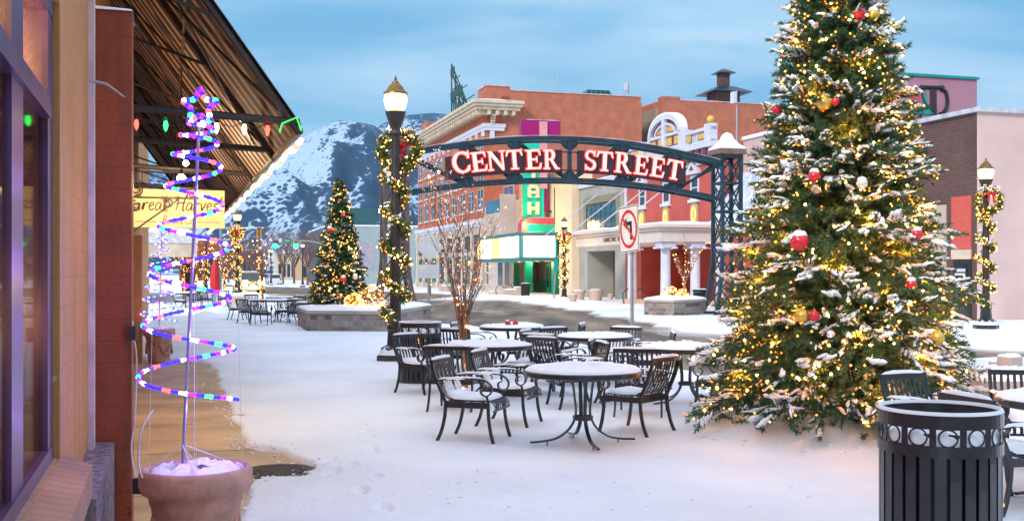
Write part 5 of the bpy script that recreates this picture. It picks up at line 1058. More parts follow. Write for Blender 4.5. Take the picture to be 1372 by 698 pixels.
def sign_box(letters, x0, x1):
    dd0, dd1 = dz(x0, 215)[0], dz(x1, 215)[0]; mb = MB(); n = 12; vs = []
    for i in range(n + 1):
        d = dd0 + (dd1 - dd0) * i / n; zm = (zc(d, True) + zc(d, False)) / 2 - .06
        for x in (fA - .26, fA - .05): vs += [(x, d, zm - .45), (x, d, zm + .41)]
    fs = [(0, 1, 3, 2), (4 * n, 4 * n + 2, 4 * n + 3, 4 * n + 1)]
    for i in range(n):
        b = 4 * i; fs += [(b + 2, b + 3, b + 7, b + 6), (b, b + 4, b + 5, b + 1), (b + 1, b + 5, b + 7, b + 3), (b, b + 2, b + 6, b + 4)]
    mb.add(vs, fs); bx = mb.build('sign_box', M_SBOX, arch, off=off)
    mb = MB()
    for i in range(n + 1): # ribs between the letter cans
        if i % 2 == 0: d = dd0 + (dd1 - dd0) * i / n; zm = (zc(d, True) + zc(d, False)) / 2 - .06; mb.box((fA - .05, d, zm - .02), (.02, .03, .86))
    mb.build('rib', mat('plum_rib', (.02, .01, .014), .5), bx, off=off)
    for ch, l, r, cy, hp in letters:
        d0, z0_ = dz(l, cy + hp / 2); d1, z1_ = dz(r, cy - hp / 2); hh = z1_ - z0_; wd = max(x for pl in LET[ch] for x, y in pl); sx_ = (d1 - d0) / wd
        dm = (d0 + d1) / 2; slope = math.atan((zc(dm + .1, True) - zc(dm - .1, True)) / .2)
        for grow, x, e, nm in ((.024, fA - .02, E_EDGE, 'neon_outline'), (0, fA + .02, E_FACE, 'letter')):
            mb = MB(); 
            for k, pl in enumerate(LET[ch]):
                mx_ = sum(p[0] for p in pl) / len(pl); my_ = sum(p[1] for p in pl) / len(pl); out = []
                for px_, py_ in pl:
                    X, Y_ = (px_ - wd / 2) * sx_, (py_ - .5) * hh; vx, vy = (px_ - mx_) * sx_, (py_ - my_) * hh
                    X += grow * (1 if vx > 0 else -1); Y_ += grow * (1 if vy > 0 else -1)
                    c_, s_ = math.cos(slope), math.sin(slope); out.append((dm + X * c_ - Y_ * s_, (z0_ + z1_) / 2 + X * s_ + Y_ * c_))
                ar = sum(out[i][0] * out[(i + 1) % len(out)][1] - out[(i + 1) % len(out)][0] * out[i][1] for i in range(len(out)))
                if ar < 0: out = out[::-1]
                mb.prism(out, (x + k * .0006, 0, 0), (0, 1, 0), (0, 0, 1), .03)
            mb.build(nm, e, bx, off=off)
sign_box([('C', 606, 629, 218, 29), ('E', 631, 652, 217, 25), ('N', 653, 677, 215.5, 25), ('T', 678, 700, 214.3, 25), ('E', 704, 725, 214, 25), ('R', 728, 749, 214, 25)], 598, 753)
sign_box([('S', 782, 798, 215, 26), ('T', 799, 821, 216.5, 25), ('R', 824, 846, 218.5, 26), ('E', 850, 868, 221.5, 25), ('E', 872, 890, 224.5, 25), ('T', 893, 914, 228, 25)], 776, 919)

# ------------------------------------------------------------------ road signs
p = at(847, 18.0); sn = thing('road_sign', 'no left turn sign with red ring and slash on perforated steel post', 'road sign', (p.x, p.y, 0))
MB().b2(-.03, .03, -.03, .03, 0, 2.84).build('post', M_GALV, sn)
mb = MB()
for k in range(90): mb.b2(-.008, .008, -.0335, -.0305, .1 + k * .03, .113 + k * .03)
mb.build('perforations', M_DARK, sn)
an = R(24.5 + 0) ; 
plate = MB(); hw, hh = .305, .385; rq = [(-hw, -hh), (hw, -hh), (hw, hh), (-hw, hh)]; plate.prism(rq, (0, 0, 0), (1, 0, 0), (0, 0, 1), .006)
sp = plate.build('plate', mat('reflective_white', (.78, .70, .60), .45, var=.06), sn); sp.location = (-.06, -.05, 2.43); sp.rotation_euler = (0, R(-4), R(-64))
bd = MB(); t_ = .012
for x0, x1, z0_, z1_ in ((-hw + .012, hw - .012, -hh + .012, -hh + .012 + t_), (-hw + .012, hw - .012, hh - .012 - t_, hh - .012), (-hw + .012, -hw + .012 + t_, -hh + .025, hh - .025), (hw - .012 - t_, hw - .012, -hh + .025, hh - .025)): bd.b2(x0, x1, -.0085, -.0065, z0_, z1_)
M_BLK = mat('black_sign_ink', (.012, .012, .014), .5); bd.build('border', M_BLK, sp)
rg = MB(); n = 40; ro, ri = .262, .218; sy_ = 1.22
vs = []
for i in range(n): q = 2 * PI * i / n; c, s = math.cos(q), math.sin(q); vs += [(ro * c, -.0095, ro * s * sy_), (ri * c, -.0095, ri * s * sy_), (ro * c, -.007, ro * s * sy_), (ri * c, -.007, ri * s * sy_)]
rg.add(vs, [f for i in range(n) for f in ((4 * i, 4 * i + 1, 4 * ((i + 1) % n) + 1, 4 * ((i + 1) % n)), (4 * i + 2, 4 * ((i + 1) % n) + 2, 4 * ((i + 1) % n) + 3, 4 * i + 3))])
rg.tube([(-.165, -.0125, .19), (.165, -.0125, -.19)], 0, flat=(.045, .003), up=(0, 1, 0)); rg.build('prohibition_ring', mat('red_sign_ink', (.62, .02, .02), .5, var=.1), sp)
ar_ = MB(); ar_.b2(.045, .105, -.0108, -.0086, -.18, .06); ar_.b2(-.05, .105, -.0108, -.0087, .061, .125); ar_.prism([(-.05, .0), (-.05, .19), (-.16, .095)][::-1], (0, -.0086, 0), (1, 0, 0), (0, 0, 1), .0022); ar_.build('arrow', M_BLK, sp)
p = at(574, 38); sb = thing('road_sign', 'blank backs of a diamond sign above a square plate on a thin post', 'road sign', (p.x, p.y, 0)); MB().tube([(0, 0, 0), (0, 0, 3.2)], .035, 8).build('post', M_GALV, sb)
M_SBACK = mat('sign_back_aluminium', (.50, .52, .52), .5, .3, var=.1)
pl = MB().box((0, -.06, 0), (.72, .008, .72)).build('diamond_plate', M_SBACK, sb); pl.location = (.03, 0, 2.62); pl.rotation_euler = (0, R(45), R(8))
pl = MB().box((.0, -.06, 1.76), (.76, .008, .48)).build('square_plate', M_SBACK, sb)

# ------------------------------------------------------------------ bare trees 
def bare_tree(name, loc, h, spread, seed, nst, label, m, trunk_h, r0, lit=0, br=.014, bm=None, frost=False, group=None, sub=5, trunk_only=False):
    rs = np.random.RandomState(seed); t = thing(name, label, 'tree', loc, 0, group); mt = MB(); mc = MB(); tips = []; segs = []
    mt.tube(smooth_path([(0, 0, -.05), (.02 * rs.randn(), 0, trunk_h * .5), (0, 0, trunk_h)], 3), [r0 * (1.15 - .3 * i / 6) for i in range(7)], 8)
    for i in range(nst):
        an = 2 * PI * i / nst + rs.rand() * .6; q = spread * (.35 + .65 * rs.rand()); zt = h * (.72 + .28 * rs.rand()); s0 = trunk_h * (.85 + .15 * rs.rand())
        P = [np.array([0, 0, s0 - .02]), np.array([q * .25 * math.cos(an), q * .25 * math.sin(an), s0 + (zt - s0) * .3]), np.array([q * .62 * math.cos(an + .1), q * .62 * math.sin(an + .1), s0 + (zt - s0) * .65]), np.array([q * math.cos(an), q * math.sin(an), zt])]
        pts = smooth_path([tuple(p) for p in P], 4); mc.tube(pts, [r0 * .40 * (1 - .85 * k / (len(pts) - 1)) for k in range(len(pts))], 5)
        segs += [np.array(p) for p in pts]
        for k in range(sub):
            j = rs.randint(3, len(pts) - 1); b = np.array(pts[j]); a2 = rs.rand() * 2 * PI; l = h * (.12 + .14 * rs.rand()); d = np.array([math.cos(a2) * .5, math.sin(a2) * .5, .85]); d /= np.linalg.norm(d); m1 = b + d * l * .5 + rs.randn(3) * .03 * l; e = b + d * l + np.array([0, 0, .06 * l])
            mc.tube([tuple(b), tuple(m1), tuple(e)], [r0 * .17, r0 * .11, r0 * .05], 4); tips += [m1, e]; segs += [m1, e]
            for kk in range(2): e2 = m1 + (e - m1) * .4 + unit(rs.randn(3)) * l * .4 + np.array([0, 0, l * .25]); mc.tube([tuple(m1 + (e - m1) * .3), tuple(e2)], [r0 * .08, r0 * .04], 3); tips.append(e2)
    mt.build('trunk', m, t); mc.build('crown', m, t)
    if lit:
        sg_ = np.array(segs); tr = np.stack([rs.randn(lit // 3) * r0 * .8, -abs(rs.randn(lit // 3)) * r0 * .9 - .01, rs.rand(lit // 3) * trunk_h * 1.4], 1)
        C = np.concatenate([tr, sg_[rs.randint(0, len(sg_), lit)] + rs.randn(lit, 3) * r0 * .4]); tag(lightmesh(C, br, bm or M_BULB, t, rs), kind='stuff')
    if frost:
        tp = np.array(tips + tips); C = tp + rs.randn(len(tp), 3) * .03; V, Q = blobs(C, unit(rs.randn(len(C), 3) + np.array([0, 0, 2])), .012 + .018 * rs.rand(len(C)), .006 + .006 * rs.rand(len(C)), rs, 1); npmesh('snow', V, Q, [M_SNOW], t, smooth=True)['kind'] = 'stuff'
    return t
p = at(621, 15.7); bare_tree('bare_sapling', (p.x, p.y, .0), 3.0, .50, 3, 11, 'bare multi stemmed sapling with lights and frosted tips among the patio tables', M_BARKL, .62, .048, 64, .014, M_BULB, True)
p = at(917, 45.5); bare_tree('bare_sapling', (p.x, p.y, .6), 2.4, .8, 5, 9, 'bare lit sapling on the far stone planter before the red building', M_BARKL, .6, .06, 60, .022, M_BULBF)
#PART5
# ================================================================== buildings across the road
FD = 26.5
def win(par, off, a, z0, z1, w, d, m, sill=None, mull=1, transom=True, glass=None, fw=.08):
    mb = MB(); mb.b2(a - w / 2, a - w / 2 + fw, d - .03, d + .02, z0, z1); mb.b2(a + w / 2 - fw, a + w / 2, d - .03, d + .02, z0, z1); mb.b2(a - w / 2 + fw, a + w / 2 - fw, d - .03, d + .02, z0, z0 + fw); mb.b2(a - w / 2 + fw, a + w / 2 - fw, d - .03, d + .02, z1 - fw, z1)
    if transom: mb.b2(a - w / 2 + fw, a + w / 2 - fw, d - .026, d + .02, (z0 + z1) / 2 - .03, (z0 + z1) / 2 + .03)
    for k in range(mull - 1): x = a - w / 2 + w * (k + 1) / mull; mb.b2(x - .03, x + .03, d - .028, d + .02, z0 + fw, z1 - fw)
    f = mb.build('window', m, par, off=off); MB().b2(a - w / 2 + fw * .9, a + w / 2 - fw * .9, d - .012, d + .01, z0 + fw * .9, z1 - fw * .9).build('pane', glass or M_GLASS, f, off=off)
    if sill is not None:
        mb = MB(); mb.b2(a - w / 2 - .12, a + w / 2 + .12, d - .14, d + .01, z0 - .13, z0 - .002); s = mb.build('sill', sill, f, off=off); MB().b2(a - w / 2 - .11, a + w / 2 + .11, d - .13, d - .052, z0 + .001, z0 + .03).build('snow', M_SNOW, f, off=off)
    return f
def top_snow(par, off, a0, a1, d0, d1, z, h=.12, name='snow'):
    mb = MB(); na_, nd_ = max(2, int(abs(a1 - a0) / .6)), max(2, int(abs(d1 - d0) / .6)); vs = []
    for i in range(na_ + 1):
        for j in range(nd_ + 1): e = i in (0, na_) or j in (0, nd_); vs.append((a0 + (a1 - a0) * i / na_, d0 + (d1 - d0) * j / nd_, z + (0 if e else h * random.uniform(.75, 1.2))))
    mb.add(vs, [(i * (nd_ + 1) + j, (i + 1) * (nd_ + 1) + j, (i + 1) * (nd_ + 1) + j + 1, i * (nd_ + 1) + j + 1) for i in range(na_) for j in range(nd_)]); return mb.build(name, M_SNOW, par, off=off, smooth=True)

# ---- brick hotel
h0, h1 = ST.a(560, FD), ST.a(649, FD); HZ = 18.4
ht = fthing('brick_hotel', 'tall orange brick corner building with heavy cream cornice and white window sills', 'building', ST, (h0 + h1) / 2, FD + 8); off = offof(ht)
MB().b2(h0, h1, FD, FD + 16, 6.7, HZ - .4).build('wall', [M_BRKHOTEL], ht, off=off)
MB().b2(h1 - .0, h1 + .02, FD + 1.6, FD + 16.002, 6.7, HZ).build('side_wall', M_BRKSIDE, ht, off=off)
mb = MB(); mb.b2(h0 - .05, h1 + .06, FD - .06, FD + 16, 0, 6.695); mb.build('ground_storey', mat('beige_limestone', (.50, .41, .33), .75, var=.18, scale=.7), ht, off=off)
mb = MB(); mb.b2(h0 - .3, h1 + .3, FD - .35, FD + 1.2, 6.45, 6.85); mb.b2(h0 - .2, h1 + .2, FD - .22, FD + 1.2, 6.2, 6.44); mb.b2(h0 - .1, h1 + .3, FD - .16, FD + 2.0, 15.4, 15.75); mb.b2(h0 - .1, h1 + .25, FD - .10, FD + 1.9, 15.1, 15.39)
for k in range(14): a = h0 + .4 + (h1 - h0 - .6) * k / 13; mb.b2(a - .22, a + .22, FD - .2, FD + .01, 14.55, 15.09)
mb.b2(h1 - .01, h1 + .2, FD + .5, FD + .95, 14.2, 15.09); mb.build('band_course', M_WHITE, ht, off=off)
mb = MB(); mb.b2(h0 - .6, h1 + 1.3, FD - 1.3, FD + 3.4, 17.25, 17.5); mb.b2(h0 - .5, h1 + 1.1, FD - 1.1, FD + 3.2, 16.95, 17.24); mb.b2(h0 - .2, h1 + .6, FD - .6, FD + 2.8, 16.6, 16.94); mb.b2(h0 - .7, h1 + 1.45, FD - 1.45, FD + 3.5, 17.51, 17.8)
for k in range(34): a = h0 + .3 + (h1 - h0 + .2) * k / 33; mb.b2(a - .16, a + .16, FD - 1.05, FD - .02, 16.5, 16.94)
for dd in (.2, 1.0, 1.8, 2.6): mb.b2(h1 + .02, h1 + 1.0, FD + dd - .16, FD + dd + .16, 16.5, 16.94)
for k in range(5): mb.b2(h1 + .02, h1 + .7 - .12 * k, FD + .55, FD + .95, 16.4 - .25 * k, 16.6 - .25 * k)
cn = mb.build('cornice', M_CREAM, ht, off=off); top_snow(cn, off, h0 - .65, h1 + 1.4, FD - 1.4, FD + 3.4, 17.81, .14)
mb = MB(); mb.b2(h0, h1 - 3.2, FD + .2, FD + .7, 17.95, 18.5); mb.b2(h1 - 3.2, h1 + .02, FD + .2, FD + 2.5, 17.95, 19.3); mb.b2(h0 + 1, h0 + 4, FD + .2, FD + 1.5, 18.5, 19.6); mb.b2(h1 - 2.2, h1 - .8, FD + .15, FD + .19, 18.3, 19.0)
mb.b2(h1 - 14, h1 + .021, FD + 2.5, FD + 15.9, HZ - .3, 18.95); mb.build('parapet', M_BRKSIDE, ht, off=off)
mb = MB(); mb.b2(h1 - 3.3, h1 + .1, FD + .1, FD + 2.6, 19.31, 19.42); mb.b2(h0 - .1, h1 - 3.3, FD + .1, FD + .8, 18.51, 18.62); mb.b2(h1 - .3, h1 + .1, FD + 2.61, FD + 16, 18.96, 19.06); mb.build('coping', mat('snowy_pink_coping', (.62, .42, .42), .6, var=.3, scale=2), ht, off=off)
ncol = 9
for r_, (z0_, z1_) in enumerate(((7.7, 9.7), (10.3, 12.2), (12.8, 14.4))):
    for k in range(ncol):
        a = h0 + 1.8 + (h1 - h0 - 3.2) * k / (ncol - 1)
        for s in (-.55, .55): win(ht, off, a + s, z0_, z1_, .95, FD, mat('grey_window_paint', (.42, .42, .44), .5), M_CREAM, fw=.08)
        mb_ = None
mb = MB()
for k in range(ncol):
    a = h0 + .3 + (h1 - h0 - .6) * k / (ncol - 1); mb.b2(a - .35, a + .35, FD - .25, FD - .061, 0, 6.19); mb.b2(a - .45, a + .45, FD - .32, FD - .251, 5.6, 5.9); mb.b2(a - .42, a + .42, FD - .33, FD - .252, 0, .7)
mb.build('pilaster', M_CREAM, ht, off=off)
for k in range(ncol - 1):
    a = h0 + .3 + (h1 - h0 - .6) * (k + .5) / (ncol - 1); w_ = (h1 - h0 - .6) / (ncol - 1) - 1.1
    win(ht, off, a, .6, 3.4, w_, FD - .062, M_DARK if k % 2 else M_GREEN, None, 3, False, mat('warm_lit_glass', (.10, .05, .02), .15, var=.6, scale=.5) if k > 4 else None); win(ht, off, a, 3.8, 5.4, w_, FD - .062, M_DARK, None, 4, False)
# roof sign scaffold, antennas, skylight
sc = fthing('roof_sign_scaffold', 'dark green steel scaffold of a roof sign seen from behind on the brick building', 'roof sign', ST, h0 + 9.5, FD + 3, 18.0); mb = MB()
for k in range(6):
    x = -4.5 + k * 1.9; mb.tube([(x, 0, 0), (x, 0, 8.3 - k * 1.45)], .09, 5); mb.tube([(x, 2.2, 0), (x, 0, 7.6 - k * 1.35)], .08, 5)
    if k < 5: mb.tube([(x, 0, 8.3 - k * 1.45), (x + 1.9, 0, 6.85 - k * 1.45)], .09, 5); mb.tube([(x, 0, .2), (x + 1.9, 0, 5.6 - k * 1.2)], .07, 5); mb.tube([(x, 0, 5.6 - k * 1.1), (x + 1.9, 0, .4)], .07, 5)
for z, x1 in ((1, 4.9), (2.4, 3.2), (3.8, 1.4), (5.2, -.4), (6.6, -2.3)): mb.tube([(-4.5, 0, z), (x1, 0, z)], .07, 5); mb.tube([(-4.5, 2.2 * (1 - z / 8.5), z), (x1, 2.2 * (1 - z / 8.5), z)], .06, 5)
mb.build('truss', mat('dark_green_steel', (.015, .06, .05), .6), sc); mb = MB()
for z, x1 in ((6.8, -2.6), (4.0, 1.2), (1.0, 4.6)): mb.b2(-4.5, x1, -.14, -.07, z, z + .9)
mb.build('catwalk_plate', MATS['dark_green_steel'], sc)
def mast(px, py, d, h, label, dish=False):
    Y = ST.Y(px, d); a = ST.a(px, d); zt = H - (py - YH) / F * Y; t = fthing('antenna_mast', label, 'antenna', ST, a, d, zt - h); MB().tube([(0, 0, 0), (0, 0, h)], .06, 6).build('pole', M_GALV, t)
    if dish: MB().box((0, -.25, h - .5), (.5, .25, .8)).build('panel_antenna', M_WHITE, t)
mast(747, 95, FD + 8, 3.2, 'thin bare mast on the roof of the brick building'); mast(842, 110, FD + 17, 3.0, 'mast with white box antenna at the right end of the brick roof', True); mast(987, 122, 38, 4.0, 'mast with white antenna above the pink gable beside the big fir', True)
a_, d_ = ST.a(798, FD + 12), FD + 12; sk = fthing('roof_skylight', 'green glazed skylight hut on the flat brick roof', 'skylight', ST, a_, d_, 18.9); mb = MB(); mb.prism([(-1.6, 0), (1.6, 0), (1.2, .75), (-1.2, .75)], (-.8, 0, 0), (0, 1, 0), (0, 0, 1), 1.6); mb.build('glazing', mat('green_glass', (.02, .10, .09), .2), sk); mb = MB()
for k in range(6): y = -1.4 + k * .56; mb.tube([(.82, y * 1.05, 0), (.83, y * .78, .75)], .04, 4)
mb.tube([(.82, -1.2, .76), (.82, 1.2, .76)], .05, 4); mb.build('glazing_bars', M_TEAL, sk)

# ---- cinema
c0, c1 = h1 + .1, ST.a(776, FD); CZ = 8.7
ci = fthing('cinema', 'beige and gold art deco cinema front with green entrance under the marquee', 'building', ST, (c0 + c1) / 2, FD + 6); off = offof(ci)
M_CBEI = mat('beige_render', (.52, .40, .32), .75, var=.1, scale=.6)
M_CCRM = mat('cream_render', (.76, .56, .36), .7, var=.1, scale=.6)
mb = MB(); mb.b2(c0, c1, FD + .0, FD + 12, 2.9, CZ - .8); mb.b2(c0, c1, FD + 3.0, FD + 12, 0, 2.895); mb.b2(c0, c0 + 6, FD, FD + 2.99, 0, 2.895); mb.build('wall', M_CBEI, ci, off=off)
A7 = lambda px: ST.a(px, FD)
mb = MB(); mb.b2(A7(741), A7(757), FD - .30, FD + 1, 4.75, CZ); mb.b2(A7(759), c1, FD - .55, FD + 1, 0, CZ + .1); mb.build('pier', M_CCRM, ci, off=off)
mb = MB(); mb.b2(A7(748) - .05, A7(748) + .12, FD - .32, FD - .29, 5.2, 8.1); mb.build('slot', M_DARK, ci, off=off)
for k, px in enumerate((727, 732, 738)): MB().b2(A7(px) - .35, A7(px) + .35, FD - .55, FD + .5, 4.75, 9.3).build('gold_fin', M_GOLD, ci, off=off)
MB().b2(A7(722), A7(741) , FD - .25, FD + .3, 4.75, 9.2).build('fin_backing', mat('fin_backing_grey', (.30, .27, .30), .6), ci, off=off)
win(ci, off, A7(682), 7.1, 9.3, 3.0, FD - .01, M_PINK, None, 2, False, mat('purple_reflecting_glass', (.10, .05, .14), .12, var=.5, scale=.4))
mb = MB(); mb.b2(A7(670), A7(688), FD - 1.3, FD - 1.24, 6.9, 8.0); mb.build('balcony_glass', mat('blue_glass', (.02, .14, .22), .1, var=.3, scale=1), ci, off=off)
mb = MB(); mb.b2(A7(668), A7(690), FD - 1.35, FD - .01, 4.8, 6.88); mb.b2(A7(690), A7(691), FD - 1.35, FD - .01, 4.8, 8.4); mb.build('balcony', M_CBEI, ci, off=off)
# entrance under the marquee
mb = MB()
for px, w_ in ((690, .7), (708, .5), (745, .5), (771, .6)): a = ST.a(px, FD + 1.2); MB().b2(a - w_ / 2, a + w_ / 2, FD + .9, FD + 1.5, 0, 2.89).build('entrance_post', M_GREEN, ci, off=off)
eD = FD + 2.95; E7 = lambda px: ST.a(px, eD)
mb = MB(); mb.b2(E7(690), E7(770), eD - .06, eD + .04, 0, 1.15); mb.build('green_dado', mat('dark_green_tile', (.0, .14, .09), .35, var=.2, scale=3), ci, off=off)
mb = MB(); mb.b2(E7(690), E7(770), eD - .03, eD + .04, 1.152, 2.89); mb.build('lobby_wall', mat('mauve_lobby_wall', (.20, .13, .12), .7, var=.2), ci, off=off)
for px, w_, nm in ((697, 1.3, 0), (718, 1.5, 1), (736, 1.1, 0), (752, 1.2, 1)):
    a = E7(px); f = MB().b2(a - w_ / 2, a + w_ / 2, eD - .13, eD - .062, .85 if nm else .05, 2.45).build('poster_case' if nm else 'door', M_IRON2 if nm else M_GREEN, ci, off=off)
    MB().b2(a - w_ / 2 + .14, a + w_ / 2 - .14, eD - .145, eD - .131, 1.0 if nm else .5, 2.3).build('poster' if nm else 'pane', mat('dim_poster', (.16, .13, .16), .4, var=.7, scale=2.2) if nm else M_GLASS, f, off=off)
for px, w_, hh_, mm in ((644, 1.6, 3.0, mat('amber_lit_doorway', (.30, .11, .02), .4, var=.7, scale=1.4)), (655, .9, 2.9, M_GLASS), (672, 1.8, 2.8, M_GLASS), (681, 1.6, 2.8, mat('warm_lit_glass', (.10, .05, .02), .15))):
    a = A7(px); f = MB().b2(a - w_ / 2, a + w_ / 2, FD - .12, FD - .0, .05 if px < 650 else .6, hh_).build('shop_window', M_CCRM, ci, off=off); MB().b2(a - w_ / 2 + .12, a + w_ / 2 - .12, FD - .14, FD - .121, .1 if px < 650 else .7, hh_ - .1).build('pane', mm, f, off=off)
mb = MB(); mb.b2(c0, A7(688), FD - .05, FD - .0, 0, 2.89); mb.build('shopfront', mat('pale_pier_stone', (.55, .45, .38), .7), ci, off=off)
top_snow(ci, off, c0, c1, FD + .3, FD + 12, CZ - .79, .15)

# marquee
md0 = 23.4; mY = ST.Y(698, md0); ma1 = ST.a(698, md0); ma0 = ST.a(640, md0); mD1 = FD - .3
mq = fthing('cinema_marquee', 'teal framed cinema marquee with glowing white sign panels and red banded base', 'marquee', ST, (ma0 + ma1) / 2, md0 + 1.5, 3.7); off = offof(mq); zb, zt = 2.62, 4.72
mb = MB(); mb.b2(ma0, ma1, md0, mD1, zb, zb + .12); mb.b2(ma0, ma1, md0, mD1, zt - .12, zt); mb.b2(ma0 + .1, ma1 - .1, md0 + .1, mD1, zb + .12, zt - .12); mb.build('body', M_TEAL, mq, off=off)
mb = MB()
for z in (zb - .02, zt - .26):
    mb.b2(ma0 - .05, ma1 + .05, md0 - .06, md0 - .0, z, z + .28); mb.b2(ma1 - .0, ma1 + .06, md0 - .0, mD1 - .002, z, z + .28)
mb.b2(ma1 - .42, ma1 + .05, md0 - .061, md0 - .001, zb + .261, zt - .261); mb.b2(ma1 + .001, ma1 + .062, md0 - .001, md0 + .2, zb + .261, zt - .261); mb.b2(ma1, ma1 + .06, mD1 - .15, mD1 - .003, zb + .261, zt - .261); mb.build('frame', M_TEAL, mq, off=off)
mb = MB()
for z in (zb + .06, zb + .18, zt - .2, zt - .08): mb.tube([(ma0, md0 - .075, z), (ma1 + .07, md0 - .075, z), (ma1 + .075, mD1 - .05, z)], .02, 4)
mb.build('trim_tube', mat('maroon_tube', (.12, .03, .04), .4), mq, off=off)
mb = MB()
for k in range(9): z = zb + .35 + k * .17; mb.b2(ma1 - .38, ma1 - .03, md0 - .085, md0 - .062, z, z + .05); mb.b2(ma1 + .064, ma1 + .08, md0 + .01, md0 + .18, z, z + .05)
mb.build('corner_ribs', M_WHITE, mq, off=off)
E_PANEL = emit('lit_sign_panel', (1, .93, .80), 1.9); E_AMB = emit('amber_sign_panel', (1, .62, .14), .95)
L0 = ma1 - .45 - ma0
for f0, f1, e in ((0, .10, E_AMB), (.10, .36, E_PANEL), (.36, .58, E_AMB), (.58, 1, E_PANEL)): MB().b2(ma0 + L0 * f0 + .02, ma0 + L0 * f1 - .02, md0 - .02, md0 + .05, zb + .27, zt - .27).build('sign_panel', e, mq, off=off)
MB().b2(ma1 - .05, ma1 + .02, md0 + .21, mD1 - .16, zb + .27, zt - .27).build('sign_panel', emit('white_sign_panel', (1, .95, .86), 2.2), mq, off=off)
mb = MB(); mb.b2(ma0, ma1, md0 + .02, mD1, zb - .015, zb - .003); mb.build('soffit', M_TEAL, mq, off=off)
for i in range(5): point('soffit_light', ST.w(ma0 + (ma1 - ma0) * (i + .5) / 5, FD + .2, 2.4), 26, (1, .74, .38), .2)
point('lobby_light', ST.w(E7(738), FD + 1.6, 2.7), 40, (1, .72, .42), .2); point('front_glow', ST.w(A7(752), FD - 2.6, 5.3), 120, (1, .66, .20), .3)
rb = MB(); q = [(-1.55, 0), (1.45, 0), (1.45, 1.12), (-.9, 1.12), (-1.3, 1.0), (-1.5, .72)]
aB_ = ma1 - 1.3; rb.prism(q, (aB_ - .3, md0 + 1.75, zt + .002), (0, 1, 0), (0, 0, 1), 1.1); rb.build('red_band', mat('rose_red_enamel', (.55, .06, .09), .4, var=.1), mq, off=off)
gb = MB(); gb.prism([(-1.15, 0), (1.44, 0), (1.44, .62), (-1.15, .62)], (aB_ + .805, md0 + 1.75, zt + .004), (0, 1, 0), (0, 0, 1), .06); gb.build('green_band', M_GREEN, mq, off=off); top_snow(mq, off, ma0, ma1 - .1, md0, mD1, zt + .003, .08); top_snow(mq, off, aB_ - .3, aB_ + .8, md0 + .9, md0 + 3.1, zt + 1.12, .07)

# blade sign
bs = fthing('blade_sign', 'tall green vertical cinema sign with cream block letters under a magenta box', 'sign', ST, aB_, md0 + 1.3, zt + 1.2); off = offof(bs); bA = aB_ + .25
dB0, dB1 = md0 + .42, md0 + 2.14; zB0, zB1 = zt + 1.14, 11.5
MB().b2(bA - .5, bA, dB0, dB1, zB0, zB1).build('board', mat('emerald_sign_face', (.0, .56, .36), .4, var=.06), bs, off=off)
mb = MB(); mb.b2(bA - .52, bA + .02, dB0 - .08, dB0 - .002, zB0, zB1); mb.build('edge', mat('orange_edge', (.75, .30, .12), .4), bs, off=off)
M_LETC = mat('cream_letter', (.85, .66, .40), .45, var=.12, scale=6)
BLK = {'A': [rc(0, 0, .28, .84), rc(.72, 0, 1, .84), rc(.12, .72, .88, 1), rc(.28, .30, .72, .52), rc(.0, 0, .38, .14), rc(.62, 0, 1, .14)], 'H': [rc(0, 0, .30, 1), rc(.70, 0, 1, 1), rc(.30, .38, .70, .62)], 'T': [rc(.34, 0, .66, .8), rc(0, .76, 1, 1), rc(.0, .6, .16, .78), rc(.84, .6, 1, .78)], 'U': [rc(0, .14, .30, 1), rc(.70, .14, 1, 1), rc(.12, 0, .88, .26)]}
zl = zB0 + .22
for ch in 'HATU':
    mb = MB()
    for k, pl in enumerate(BLK[ch]): mb.prism([(dB0 + .41 + x * .90, zl + y * .96) for x, y in pl], (bA - .004, 0, 0), (0, 1, 0), (0, 0, 1), .14 + .003 * k)
    mb.build('letter', M_LETC, bs, off=off); zl += 1.28
mb = MB(); P_ = [(dB0 - .05, zB1), (dB1 + 1.35, zB1), (dB1 + 1.35, zB1 + 1.72), (dB0 + .15, zB1 + 1.72), (dB0 - .0, zB1 + 1.6), (dB0 - .05, zB1 + 1.4)]; mb.prism(P_, (bA - .6, 0, 0), (0, 1, 0), (0, 0, 1), .5); mb.build('magenta_box', mat('magenta_enamel', (.33, .0, .13), .4, var=.08), bs, off=off)
MB().b2(bA - .098, bA + .05, dB1 - .35, dB1 + .25, zB0 + 2.2, zB1 + 1.6).build('pink_pylon', mat('rose_pylon', (.70, .32, .32), .5, var=.1), bs, off=off); MB().b2(bA - .4, bA - .12, dB1 + .02, dB1 + .34, zB0 + .4, zB1 - .02).build('magenta_edge', MATS['magenta_enamel'], bs, off=off)
top_snow(bs, off, bA - .6, bA - .1, dB0, dB1 + 1.35, zB1 + 1.721, .06)
mb = MB(); mb.tube([(bA - .2, dB1, zB0 + 3), (bA - .2, FD + 0, zB0 + 3)], .08, 6); mb.tube([(bA - .2, dB1, zB0 + .5), (bA - .2, FD + 0, zB0 + .5)], .08, 6); mb.build('strut', M_IRON, bs, off=off)

